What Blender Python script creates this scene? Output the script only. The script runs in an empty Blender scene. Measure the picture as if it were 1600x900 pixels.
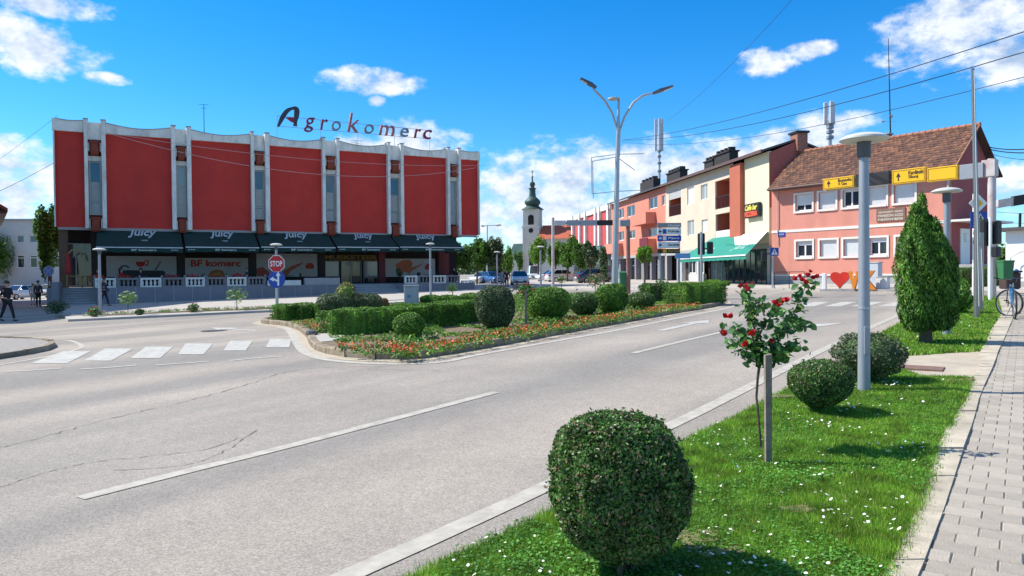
import bpy, math, random
import numpy as np
from mathutils import Vector, Matrix, Quaternion
from mathutils.geometry import tessellate_polygon
random.seed(7); rng = np.random.default_rng(7)
scn = bpy.context.scene
COL = scn.collection
# ---------------------------------------------------------------- camera
FPX, CX, CY, EYE = 1150.0, 800.0, 450.0, 1.65
PITCH = math.atan(20 / 1150.0); ROLL = math.atan(.0085)
_F = Vector((0, math.cos(PITCH), -math.sin(PITCH)))
_U0 = Vector((0, math.sin(PITCH), math.cos(PITCH))); _R0 = Vector((1, 0, 0))
_R = _R0 * math.cos(ROLL) - _U0 * math.sin(ROLL)
_U = _U0 * math.cos(ROLL) + _R0 * math.sin(ROLL)
cam = bpy.data.cameras.new('camera'); camo = bpy.data.objects.new('camera', cam); COL.objects.link(camo)
camo.matrix_world = Matrix(((_R.x, _U.x, -_F.x, 0), (_R.y, _U.y, -_F.y, 0), (_R.z, _U.z, -_F.z, EYE), (0, 0, 0, 1)))
cam.sensor_width = 36; cam.lens = FPX / 1600 * 36; cam.clip_start = .05; cam.clip_end = 5000
scn.camera = camo
# ---------------------------------------------------------------- sun, sky, exposure
SUN_EL = math.radians(47); SUN_DIR = Vector((-1, .24, 0)).normalized()      # towards the sun, on the ground
sl = bpy.data.lights.new('sun', 'SUN'); sl.energy = 4.3; sl.angle = math.radians(.5); sl.color = (1, .955, .87)
so = bpy.data.objects.new('sun', sl); COL.objects.link(so)
sv = Vector((SUN_DIR.x * math.cos(SUN_EL), SUN_DIR.y * math.cos(SUN_EL), math.sin(SUN_EL)))
so.rotation_euler = sv.to_track_quat('Z', 'Y').to_euler(); so.location = (0, 0, 50)
scn.view_settings.view_transform = 'Standard'; scn.view_settings.look = 'None'
scn.view_settings.gamma = 1; scn.view_settings.use_curve_mapping = False
scn.view_settings.exposure = .74
world = bpy.data.worlds.new('World'); scn.world = world; world.use_nodes = True
def build_world():
    nt = world.node_tree; N = nt.nodes; L = nt.links; N.clear()
    out = N.new('ShaderNodeOutputWorld'); bg = N.new('ShaderNodeBackground'); bg.inputs[1].default_value = .1
    L.new(bg.outputs[0], out.inputs[0])
    sky = N.new('ShaderNodeTexSky'); sky.sky_type = 'NISHITA'; sky.sun_disc = False
    sky.sun_elevation = SUN_EL; sky.sun_rotation = math.atan2(SUN_DIR.x, SUN_DIR.y)
    sky.air_density = 1.0; sky.dust_density = .15; sky.ozone_density = 3
    hs = N.new('ShaderNodeHueSaturation'); hs.inputs['Saturation'].default_value = 1.45; hs.inputs['Value'].default_value = 1.12
    hs.inputs['Hue'].default_value = .492
    L.new(sky.outputs[0], hs.inputs['Color'])
    tn = N.new('ShaderNodeMix'); tn.data_type = 'RGBA'; tn.blend_type = 'MULTIPLY'; tn.inputs[0].default_value = 1; L.new(hs.outputs[0], tn.inputs[6]); tn.inputs[7].default_value = (.60, .86, 1.08, 1)
    tc = N.new('ShaderNodeTexCoord'); sep = N.new('ShaderNodeSeparateXYZ'); L.new(tc.outputs['Generated'], sep.inputs[0])
    def m(op, a, b=None, c=None, clamp=False):
        n = N.new('ShaderNodeMath'); n.operation = op; n.use_clamp = clamp
        for i, v in enumerate((a, b, c)):
            if v is None: continue
            if isinstance(v, (int, float)): n.inputs[i].default_value = v
            else: L.new(v, n.inputs[i])
        return n.outputs[0]
    az = m('ARCTAN2', sep.outputs[0], sep.outputs[1]); el = m('ARCSINE', sep.outputs[2])
    comb = N.new('ShaderNodeCombineXYZ'); L.new(az, comb.inputs[0]); L.new(el, comb.inputs[1])
    mp = N.new('ShaderNodeMapping'); mp.inputs['Scale'].default_value = (1, 1.5, 1); L.new(comb.outputs[0], mp.inputs[0])
    def noise(s, d, r=.55, lo=(0, 0, 0), src=None):
        n = N.new('ShaderNodeTexNoise'); n.inputs['Scale'].default_value = s; n.inputs['Detail'].default_value = d
        n.inputs['Roughness'].default_value = r; L.new(src or mp.outputs[0], n.inputs['Vector']); return n.outputs[0]
    n1 = noise(20, 10, .62); n2 = noise(5, 4, .5)
    # cumulus seen in the photograph: centre x, y and half sizes in picture units, turned into azimuth and elevation
    blobs = [(60,80,75,34),(80,8,70,16),(10,50,40,28),(580,128,85,20),(1200,98,44,22),(1265,78,38,14),(1520,40,110,60),(1590,80,60,44),
             (835,300,115,70),(905,285,95,62),(860,330,180,50),(1060,275,120,50),(760,345,60,42),(1000,268,85,50),(1085,258,90,36),(1050,300,100,50),(960,330,120,45),(1180,250,70,36),(1250,225,80,34),(1290,195,60,20),
             (640,226,90,34),(560,226,40,20),(30,260,70,40),(50,300,90,36),(1590,290,60,34),(20,330,60,26),(160,122,34,9),(590,158,14,9),(870,360,140,34)]
    acc = None
    for (x, y, rx, ry) in blobs:
        d = (_F * 1.0 + _R * ((x - CX) / FPX) + _U * ((CY - y) / FPX)).normalized()
        a0 = math.atan2(d.x, d.y); e0 = math.asin(d.z)
        dx = m('MULTIPLY_ADD', az, 1 / (rx / FPX), -a0 / (rx / FPX)); dy = m('MULTIPLY_ADD', el, 1 / (ry / FPX), -e0 / (ry / FPX))
        r2 = m('ADD', m('MULTIPLY', dx, dx), m('MULTIPLY', dy, dy))
        v = m('SUBTRACT', 1.0, m('MULTIPLY', r2, .72))
        acc = v if acc is None else m('MAXIMUM', acc, v)
    # the sky outside the frame carries the same kind of scattered cloud
    outm = m('MULTIPLY', m('SUBTRACT', m('ABSOLUTE', az), .72), 6, clamp=True)
    gen = m('MULTIPLY', m('SUBTRACT', n2, .56), 9)
    low = m('SUBTRACT', 1.2, m('MULTIPLY', el, 2.2))
    accf = m('MAXIMUM', acc, m('SUBTRACT', m('MULTIPLY', m('MULTIPLY', gen, outm), low), m('MULTIPLY', m('SUBTRACT', 1, outm), 3)))
    dens = m('ADD', accf, m('MULTIPLY', m('SUBTRACT', n1, .505), 3.1))
    mr = N.new('ShaderNodeMapRange'); mr.interpolation_type = 'SMOOTHSTEP'; L.new(dens, mr.inputs[0])
    mr.inputs[1].default_value = .10; mr.inputs[2].default_value = 1.05
    # shade inside the clouds: sampled a little higher up, so the undersides are greyer
    sh = N.new('ShaderNodeMapping'); sh.inputs['Location'].default_value = (-.010, -.030, 0); L.new(mp.outputs[0], sh.inputs[0])
    n3 = noise(20, 8, .6, src=sh.outputs[0])
    lit = m('ADD', m('MULTIPLY', m('SUBTRACT', n1, n3), 2.0), .50)
    thick = m('MULTIPLY', dens, .22)
    lit2 = m('SUBTRACT', lit, m('SUBTRACT', thick, .22), clamp=True)
    ramp = N.new('ShaderNodeValToRGB'); L.new(lit2, ramp.inputs[0])
    ramp.color_ramp.elements[0].color = (2.5, 3.4, 4.8, 1); ramp.color_ramp.elements[1].color = (6.6, 6.8, 7.1, 1)
    ramp.color_ramp.elements[0].position = .10; ramp.color_ramp.elements[1].position = .80
    mix = N.new('ShaderNodeMix'); mix.data_type = 'RGBA'; L.new(m('MULTIPLY', mr.outputs[0], .96), mix.inputs[0])
    L.new(tn.outputs[2], mix.inputs[6]); L.new(ramp.outputs[0], mix.inputs[7]); L.new(mix.outputs[2], bg.inputs[0])
build_world()
# ---------------------------------------------------------------- geometry of the place: the ground tilts very slightly
GA, GB = .020, .008
def T(x, y): return GA * x + GB * y
def ray(px, py): return _F + _R * ((px - CX) / FPX) + _U * ((CY - py) / FPX)
def G(px, py, h=0.0):
    d = ray(px, py); t = (EYE - h) / (GA * d.x + GB * d.y - d.z)
    return Vector((d.x * t, d.y * t, EYE + d.z * t))
def D(px, py, Y):
    d = ray(px, py); t = Y / d.y; return Vector((d.x * t, Y, EYE + d.z * t))
def scale_at(p): return FPX / p.y
class Fac:
    """a vertical plane that faces the street: s runs left to right, off is distance behind the plane"""
    def __init__(s, px, Y, u):
        s.u = Vector((u[0], u[1], 0)).normalized(); s.n = Vector((-s.u.y, s.u.x, 0))
        p = D(px, 440, Y); s.o = Vector((p.x, p.y, 0)); s.rz = math.atan2(s.u.y, s.u.x)
    def at(s, px, py, off=0.0):
        d = ray(px, py); o = s.o + s.n * off - Vector((0, 0, EYE))
        t = o.dot(s.n) / d.dot(s.n); p = d * t + Vector((0, 0, EYE)); q = p - s.o
        return q.dot(s.u), p.z
    def S(s, px, off=0.0, py=330): return s.at(px, py, off)[0]
    def Z(s, px, py, off=0.0): return s.at(px, py, off)[1]
    def W(s, sx, off=0.0, z=0.0): p = s.o + s.u * sx + s.n * off; return Vector((p.x, p.y, z))
    def ground(s, sx, off=0.0): p = s.W(sx, off); return T(p.x, p.y)
# ---------------------------------------------------------------- mesh builder
class MB:
    def __init__(s): s.v = []; s.f = []; s.mi = []; s.m = 0
    def quad(s, *p):
        n = len(s.v); s.v += [tuple(q) for q in p]; s.f.append(tuple(range(n, n + len(p)))); s.mi.append(s.m); return s
    def hexa(s, a, b):      # a: 4 bottom corners ccw, b: 4 top corners
        n = len(s.v); s.v += [tuple(q) for q in a] + [tuple(q) for q in b]
        for f in ((3,2,1,0),(4,5,6,7),(0,1,5,4),(1,2,6,5),(2,3,7,6),(3,0,4,7)): s.f.append(tuple(n + i for i in f)); s.mi.append(s.m)
        return s
    def box(s, x0, x1, y0, y1, z0, z1):
        return s.hexa([(x0,y0,z0),(x1,y0,z0),(x1,y1,z0),(x0,y1,z0)], [(x0,y0,z1),(x1,y0,z1),(x1,y1,z1),(x0,y1,z1)])
    def cbox(s, x0, x1, y0, y1, z0, z1, c=.02):   # box with all horizontal edges and corners chamfered
        n = len(s.v)
        for (z, k) in ((z0, c), (z0 + c, 0), (z1 - c, 0), (z1, c)):
            a, b, e, f = x0 + k, x1 - k, y0 + k, y1 - k
            s.v += [(a + c, e, z), (b - c, e, z), (b, e + c, z), (b, f - c, z), (b - c, f, z), (a + c, f, z), (a, f - c, z), (a, e + c, z)]
        for r in range(3):
            for i in range(8): s.f.append((n+r*8+i, n+r*8+(i+1)%8, n+r*8+8+(i+1)%8, n+r*8+8+i)); s.mi.append(s.m)
        s.f.append(tuple(n + 7 - i for i in range(8))); s.mi.append(s.m); s.f.append(tuple(n + 24 + i for i in range(8))); s.mi.append(s.m); return s
    def extr(s, poly, f0, f1):   # poly of 2-D points, f0/f1 map a point to 3-D
        k = len(poly); n = len(s.v); s.v += [tuple(f0(p)) for p in poly] + [tuple(f1(p)) for p in poly]
        for i in range(k): j = (i + 1) % k; s.f.append((n+i, n+j, n+k+j, n+k+i)); s.mi.append(s.m)
        for t in tessellate_polygon([[Vector((p[0], p[1], 0)) for p in poly]]):
            s.f.append((n+t[2], n+t[1], n+t[0])); s.f.append((n+k+t[0], n+k+t[1], n+k+t[2])); s.mi += [s.m, s.m]
        return s
    def py(s, poly, y0, y1): return s.extr(poly, lambda p: (p[0], y0, p[1]), lambda p: (p[0], y1, p[1]))
    def pz(s, poly, z0, z1): return s.extr(poly, lambda p: (p[0], p[1], z0), lambda p: (p[0], p[1], z1))
    def px(s, poly, x0, x1): return s.extr(poly, lambda p: (x0, p[0], p[1]), lambda p: (x1, p[0], p[1]))
    def tube(s, pts, r, n=8, cap=True):
        pts = [Vector(p) for p in pts]; r = r if isinstance(r, (list, tuple)) else [r] * len(pts); b = len(s.v); prev = None
        for i, p in enumerate(pts):
            d = (pts[min(i + 1, len(pts) - 1)] - pts[max(i - 1, 0)]).normalized()
            if prev is None: a = d.orthogonal().normalized()
            else: a = (prev - d * prev.dot(d)); a = a.normalized() if a.length > 1e-6 else d.orthogonal().normalized()
            prev = a; c = d.cross(a)
            for k in range(n):
                t = 2 * math.pi * k / n; s.v.append(tuple(p + (a * math.cos(t) + c * math.sin(t)) * r[i]))
        for i in range(len(pts) - 1):
            for k in range(n): s.f.append((b+i*n+k, b+i*n+(k+1)%n, b+(i+1)*n+(k+1)%n, b+(i+1)*n+k)); s.mi.append(s.m)
        if cap:
            s.f.append(tuple(b + n - 1 - k for k in range(n))); s.f.append(tuple(b + (len(pts) - 1) * n + k for k in range(n))); s.mi += [s.m, s.m]
        return s
    def lathe(s, prof, c=(0, 0, 0), n=16):   # prof: (r, z) bottom to top
        b = len(s.v)
        for (r, z) in prof:
            for k in range(n): t = 2 * math.pi * k / n; s.v.append((c[0] + r * math.cos(t), c[1] + r * math.sin(t), c[2] + z))
        for i in range(len(prof) - 1):
            for k in range(n): s.f.append((b+i*n+k, b+i*n+(k+1)%n, b+(i+1)*n+(k+1)%n, b+(i+1)*n+k)); s.mi.append(s.m)
        s.f.append(tuple(b + n - 1 - k for k in range(n))); s.f.append(tuple(b + (len(prof) - 1) * n + k for k in range(n))); s.mi += [s.m, s.m]
        return s
    def ball(s, c, r, n=10, m=6, sq=(1, 1, 1)):
        return s.lathe2([(math.sin(math.pi * i / m), -math.cos(math.pi * i / m)) for i in range(m + 1)], c, r, n, sq)
    def lathe2(s, prof, c, r, n, sq):
        b = len(s.v)
        for (a, z) in prof:
            for k in range(n): t = 2 * math.pi * k / n; s.v.append((c[0] + r*a*sq[0]*math.cos(t), c[1] + r*a*sq[1]*math.sin(t), c[2] + r*z*sq[2]))
        for i in range(len(prof) - 1):
            for k in range(n): s.f.append((b+i*n+k, b+i*n+(k+1)%n, b+(i+1)*n+(k+1)%n, b+(i+1)*n+k)); s.mi.append(s.m)
        return s
    def mesh(s, name, mats, smooth=False):
        me = bpy.data.meshes.new(name); me.from_pydata(s.v, [], s.f)
        for m in (mats if isinstance(mats, (list, tuple)) else [mats]): me.materials.append(m)
        if any(s.mi): me.polygons.foreach_set('material_index', s.mi)
        if smooth:
            me.polygons.foreach_set('use_smooth', [True] * len(me.polygons))
            try: me.set_sharp_from_angle(angle=math.radians(40))
            except Exception: pass
        me.update(); return me
    def build(s, name, mats, parent=None, loc=None, smooth=False, label=None):
        return link(name, s.mesh(name, mats, smooth), parent, loc, label)
def link(name, me, parent=None, loc=None, label=None):
    o = bpy.data.objects.new(name, me); COL.objects.link(o)
    if parent is not None: o.parent = parent
    if loc is not None: o.location = loc
    if label: o['label'] = label
    return o
def tag(o, label=None, cat=None, group=None, kind=None):
    if label: o['label'] = label
    if cat: o['category'] = cat
    if group: o['group'] = group
    if kind: o['kind'] = kind
    return o
def thing(name, label, cat, loc=(0, 0, 0), rz=0, group=None):
    o = bpy.data.objects.new(name, None); COL.objects.link(o); o.location = loc; o.rotation_euler = (0, 0, rz)
    o.empty_display_size = .2
    return tag(o, label, cat, group)
def copy_tree(o, parent=None, label=None, loc=None, rz=None):
    c = o.copy(); COL.objects.link(c); c.parent = parent
    if label: c['label'] = label
    if loc is not None: c.location = loc
    if rz is not None: c.rotation_euler = (0, 0, rz)
    for ch in [x for x in KIDS.get(o.name, o.children)]: copy_tree(ch, c)
    return c
KIDS = {}
def struct(o): o['kind'] = 'structure'; return o
# ---------------------------------------------------------------- materials
MATS = {}
def srgb(c):
    if isinstance(c, str): c = tuple(int(c[i:i + 2], 16) / 255 for i in (0, 2, 4))
    return tuple(((v / 12.92) if v <= .04045 else ((v + .055) / 1.055) ** 2.4) for v in c)
def mat(name, color, rough=.7, metal=0, var=.12, scale=3.0, bump=0, bscale=40, spec=.4, rand=0, dirt=0, dirtcol=(.25, .21, .16), streak=0, coat=0):
    """colour with cloudy variation, fine relief, optional dirt patches and rain streaks (wear with its own shape)"""
    if name in MATS: return MATS[name]
    mt = bpy.data.materials.new(name); mt.use_nodes = True; nt = mt.node_tree; N = nt.nodes; L = nt.links
    b = N['Principled BSDF']; b.inputs['Roughness'].default_value = rough; b.inputs['Metallic'].default_value = metal
    b.inputs['Specular IOR Level'].default_value = spec
    if coat: b.inputs['Coat Weight'].default_value = coat; b.inputs['Coat Roughness'].default_value = .08
    tc = N.new('ShaderNodeTexCoord'); src = tc.outputs['Object']
    n = N.new('ShaderNodeTexNoise'); n.inputs['Scale'].default_value = scale; n.inputs['Detail'].default_value = 6; n.inputs['Roughness'].default_value = .6
    L.new(src, n.inputs['Vector'])
    mr = N.new('ShaderNodeMapRange'); L.new(n.outputs[0], mr.inputs[0]); mr.inputs[1].default_value = .25; mr.inputs[2].default_value = .75
    mr.inputs[3].default_value = 1 - var; mr.inputs[4].default_value = 1 + var
    mu = N.new('ShaderNodeMix'); mu.data_type = 'RGBA'; mu.blend_type = 'MULTIPLY'; mu.inputs[0].default_value = 1
    mu.inputs[6].default_value = (*color, 1); L.new(mr.outputs[0], mu.inputs[7]); col = mu.outputs[2]
    if rand:
        oi = N.new('ShaderNodeObjectInfo'); r2 = N.new('ShaderNodeMapRange'); L.new(oi.outputs['Random'], r2.inputs[0])
        r2.inputs[3].default_value = 1 - rand; r2.inputs[4].default_value = 1 + rand
        m2 = N.new('ShaderNodeMix'); m2.data_type = 'RGBA'; m2.blend_type = 'MULTIPLY'; m2.inputs[0].default_value = 1
        L.new(col, m2.inputs[6]); L.new(r2.outputs[0], m2.inputs[7]); col = m2.outputs[2]
    if dirt:
        n2 = N.new('ShaderNodeTexNoise'); n2.inputs['Scale'].default_value = scale * .55 if not streak else scale; n2.inputs['Detail'].default_value = 8
        n2.inputs['Roughness'].default_value = .65
        if streak:
            mp = N.new('ShaderNodeMapping'); mp.inputs['Scale'].default_value = (1, 1, streak); L.new(src, mp.inputs[0]); L.new(mp.outputs[0], n2.inputs['Vector'])
        else: L.new(src, n2.inputs['Vector'])
        r3 = N.new('ShaderNodeMapRange'); L.new(n2.outputs[0], r3.inputs[0]); r3.inputs[1].default_value = .48; r3.inputs[2].default_value = .72
        r3.inputs[3].default_value = 0; r3.inputs[4].default_value = dirt
        m3 = N.new('ShaderNodeMix'); m3.data_type = 'RGBA'; L.new(r3.outputs[0], m3.inputs[0]); L.new(col, m3.inputs[6]); m3.inputs[7].default_value = (*dirtcol, 1)
        col = m3.outputs[2]
    L.new(col, b.inputs['Base Color'])
    if bump:
        n4 = N.new('ShaderNodeTexNoise'); n4.inputs['Scale'].default_value = bscale; n4.inputs['Detail'].default_value = 4; L.new(src, n4.inputs['Vector'])
        bp = N.new('ShaderNodeBump'); bp.inputs['Strength'].default_value = bump; bp.inputs['Distance'].default_value = .01
        L.new(n4.outputs[0], bp.inputs['Height']); L.new(bp.outputs[0], b.inputs['Normal'])
    MATS[name] = mt; return mt
def leafmat(name, c1, c2, c3=None, trans=.3, rough=.55, scale=2.0, pos3=.93):
    if name in MATS: return MATS[name]
    mt = bpy.data.materials.new(name); mt.use_nodes = True; nt = mt.node_tree; N = nt.nodes; L = nt.links
    b = N['Principled BSDF']; b.inputs['Roughness'].default_value = rough; b.inputs['Specular IOR Level'].default_value = .35
    ge = N.new('ShaderNodeNewGeometry'); rp = N.new('ShaderNodeValToRGB'); L.new(ge.outputs['Random Per Island'], rp.inputs[0])
    rp.color_ramp.elements[0].color = (*c1, 1); rp.color_ramp.elements[1].color = (*c2, 1); rp.color_ramp.elements[1].position = .85
    if c3: e = rp.color_ramp.elements.new(pos3); e.color = (*c2, 1); e = rp.color_ramp.elements.new(min(.999, pos3 + .02)); e.color = (*c3, 1)
    tc = N.new('ShaderNodeTexCoord'); n = N.new('ShaderNodeTexNoise'); n.inputs['Scale'].default_value = scale; n.inputs['Detail'].default_value = 3
    L.new(tc.outputs['Object'], n.inputs['Vector'])
    mr = N.new('ShaderNodeMapRange'); L.new(n.outputs[0], mr.inputs[0]); mr.inputs[1].default_value = .3; mr.inputs[2].default_value = .7
    mr.inputs[3].default_value = .55; mr.inputs[4].default_value = 1.5
    mu = N.new('ShaderNodeMix'); mu.data_type = 'RGBA'; mu.blend_type = 'MULTIPLY'; mu.inputs[0].default_value = 1
    L.new(rp.outputs[0], mu.inputs[6]); L.new(mr.outputs[0], mu.inputs[7]); L.new(mu.outputs[2], b.inputs['Base Color'])
    if trans:
        t = N.new('ShaderNodeBsdfTranslucent'); L.new(mu.outputs[2], t.inputs[0]); mx = N.new('ShaderNodeMixShader'); mx.inputs[0].default_value = trans
        L.new(b.outputs[0], mx.inputs[1]); L.new(t.outputs[0], mx.inputs[2]); L.new(mx.outputs[0], N['Material Output'].inputs[0])
    MATS[name] = mt; return mt
def glassmat(name, col=(.02, .03, .04), rough=.06, spec=1.0):
    if name in MATS: return MATS[name]
    mt = bpy.data.materials.new(name); mt.use_nodes = True; b = mt.node_tree.nodes['Principled BSDF']
    b.inputs['Base Color'].default_value = (*col, 1); b.inputs['Roughness'].default_value = rough; b.inputs['Specular IOR Level'].default_value = spec
    MATS[name] = mt; return mt
# ---------------------------------------------------------------- lettering
def text_mesh(body, mats, ext=.01, bold=0.0, shear=0.0, flat=False):
    cu = bpy.data.curves.new('lettering', 'FONT'); cu.body = body; cu.extrude = ext; cu.offset = bold; cu.shear = shear; cu.resolution_u = 3
    ob = bpy.data.objects.new('tmp', cu); me = bpy.data.meshes.new_from_object(ob); bpy.data.objects.remove(ob)
    k = len(me.vertices); co = np.empty(k * 3); me.vertices.foreach_get('co', co); co = co.reshape(-1, 3)
    lo, hi = co.min(0), co.max(0); co[:, 0] = (co[:, 0] - lo[0]) / (hi[0] - lo[0]); co[:, 1] = (co[:, 1] - lo[1]) / (hi[1] - lo[1])
    me.materials.clear(); me.materials.append(mats)
    return me, co
def text_box(body, x0, x1, z0, z1, y, m, parent, name='lettering', depth=.02, bold=.02, shear=0, tilt=None, dz=0.0):
    """lettering stretched into the box x0..x1, z0..z1 on the plane y (front face towards -y); dz: rise of the right end"""
    me, co = text_mesh(body, m, .5, bold, shear)
    zz = co[:, 2].copy(); X = x0 + co[:, 0] * (x1 - x0); Z = z0 + co[:, 1] * (z1 - z0) + co[:, 0] * dz
    Y = y - np.where(zz > 0, depth, 0)
    if tilt: Y, Z = tilt(X, Z, np.where(zz > 0, depth, 0))
    out = np.stack([X, Y, Z], 1).astype(np.float32); me.vertices.foreach_set('co', out.ravel()); me.update()
    return link(name, me, parent)
# ---------------------------------------------------------------- ground pieces
def slab(name, pts, h, m, h0=-.05, parent=None, clipz=True):
    """raised sheet over a polygon of world points; follows the tilt of the ground"""
    poly = [(p[0], p[1]) for p in pts]
    a = sum(poly[i][0] * poly[(i + 1) % len(poly)][1] - poly[(i + 1) % len(poly)][0] * poly[i][1] for i in range(len(poly)))
    if a < 0: poly.reverse()
    return MB().extr(poly, lambda p: (p[0], p[1], T(*p) + h0), lambda p: (p[0], p[1], T(*p) + h)).build(name, m, parent)
def catmull(pts, n=6, closed=False):
    pts = [Vector((p[0], p[1])) for p in pts]; out = []; k = len(pts)
    rngs = range(k) if closed else range(k - 1)
    for i in rngs:
        g = (lambda j: pts[j % k]) if closed else (lambda j: pts[max(0, min(k - 1, j))])
        a, b, c, d = g(i - 1), g(i), g(i + 1), g(i + 2)
        for q in range(n):
            t = q / n; out.append(.5 * ((2 * b) + (c - a) * t + (2 * a - 5 * b + 4 * c - d) * t * t + (3 * b - a - 3 * c + d) * t ** 3))
    if not closed: out.append(pts[-1])
    return out
def offset_path(P, w):
    out = []
    for i, p in enumerate(P):
        d = (P[min(i + 1, len(P) - 1)] - P[max(i - 1, 0)]); d = d.normalized() if d.length > 1e-9 else Vector((1, 0))
        out.append(p + Vector((-d.y, d.x)) * w)
    return out
def strip(mb, P, w, h=.006, off=0.0):
    A = offset_path(P, off - w / 2); B = offset_path(P, off + w / 2)
    for i in range(len(P) - 1):
        mb.quad(*[(q.x, q.y, T(q.x, q.y) + h) for q in (A[i], A[i + 1], B[i + 1], B[i])])
    return mb
def gpath(pxs, h=0.0, n=6): return catmull([G(x, y, h).xy for x, y in pxs], n)
# ---------------------------------------------------------------- foliage
def leaf_mesh(P, Nn, size, aspect=.5, jit=.7, up=0.0, shape='leaf', wv=.35):
    """one small pointed face per leaf, as a raw mesh; normals are scattered about Nn"""
    k = len(P); P = np.asarray(P, float); Nn = np.asarray(Nn, float) + rng.normal(0, jit, (k, 3)); Nn /= np.linalg.norm(Nn, axis=1)[:, None] + 1e-9
    r = rng.normal(0, 1, (k, 3)); r[:, 2] += up; t = r - (r * Nn).sum(1)[:, None] * Nn; t /= np.linalg.norm(t, axis=1)[:, None] + 1e-9
    b = np.cross(Nn, t); L = (size * rng.uniform(1 - wv, 1 + wv, k))[:, None]; W = L * aspect
    V = np.stack([P - t * L * .5, P + b * W * .5 + t * L * .02, P + t * L * .5, P - b * W * .5 + t * L * .02], 1).reshape(-1, 3)
    return V
def raw_quads(name, V, m, parent=None, loc=None, label=None, nv=4, mi=None):
    k = len(V) // nv; me = bpy.data.meshes.new(name); me.vertices.add(len(V)); me.vertices.foreach_set('co', np.asarray(V, np.float32).ravel())
    me.loops.add(len(V)); me.loops.foreach_set('vertex_index', np.arange(len(V), dtype=np.int32))
    me.polygons.add(k); me.polygons.foreach_set('loop_start', np.arange(0, len(V), nv, dtype=np.int32))
    for x in (m if isinstance(m, (list, tuple)) else [m]): me.materials.append(x)
    if mi is not None: me.polygons.foreach_set('material_index', np.asarray(mi, np.int32))
    me.update(calc_edges=True); return link(name, me, parent, loc, label)
def fib(k):
    i = np.arange(k) + .5; ph = np.arccos(1 - 2 * i / k); th = math.pi * (1 + 5 ** .5) * i
    return np.stack([np.cos(th) * np.sin(ph), np.sin(th) * np.sin(ph), np.cos(ph)], 1)
def lump(d, seed, amp, f=2.5):
    r2 = np.random.default_rng(seed); v = np.zeros(len(d))
    for j in range(7):
        w = r2.normal(0, f * (1 + j * .35), 3); v += np.sin(d @ w + r2.uniform(0, 6.28)) / (1 + j * .4)
    return 1 + amp * v / 2.2
def superell(k, a, b, c, p=2.6, seed=0, amp=.05, depth=.2, thin=1.0):
    d = rng.normal(0, 1, (k, 3)); d /= np.linalg.norm(d, axis=1)[:, None]
    r = (np.abs(d[:, 0]) ** p + np.abs(d[:, 1]) ** p + np.abs(d[:, 2]) ** p) ** (-1 / p)
    r = r * lump(d, seed, amp) * (1 - depth * rng.power(1.0, k) ** 2.2 * thin)
    P = d * r[:, None]; N_ = np.sign(d) * np.abs(P) ** (p - 1); N_ /= np.linalg.norm(N_, axis=1)[:, None] + 1e-9
    return P * [a, b, c], N_ / [a, b, c] * min(a, b, c)
def core(mb, c, a, b, cc, p=2.6, n=14, m=9):
    bs = len(mb.v)
    for i in range(m + 1):
        ph = math.pi * i / m
        for k in range(n):
            th = 2 * math.pi * k / n; d = (math.sin(ph) * math.cos(th), math.sin(ph) * math.sin(th), -math.cos(ph))
            r = sum(abs(q) ** p for q in d) ** (-1 / p); mb.v.append((c[0] + d[0]*r*a, c[1] + d[1]*r*b, c[2] + d[2]*r*cc))
    for i in range(m):
        for k in range(n): mb.f.append((bs+i*n+k, bs+i*n+(k+1)%n, bs+(i+1)*n+(k+1)%n, bs+(i+1)*n+k)); mb.mi.append(mb.m)
    return mb
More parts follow.
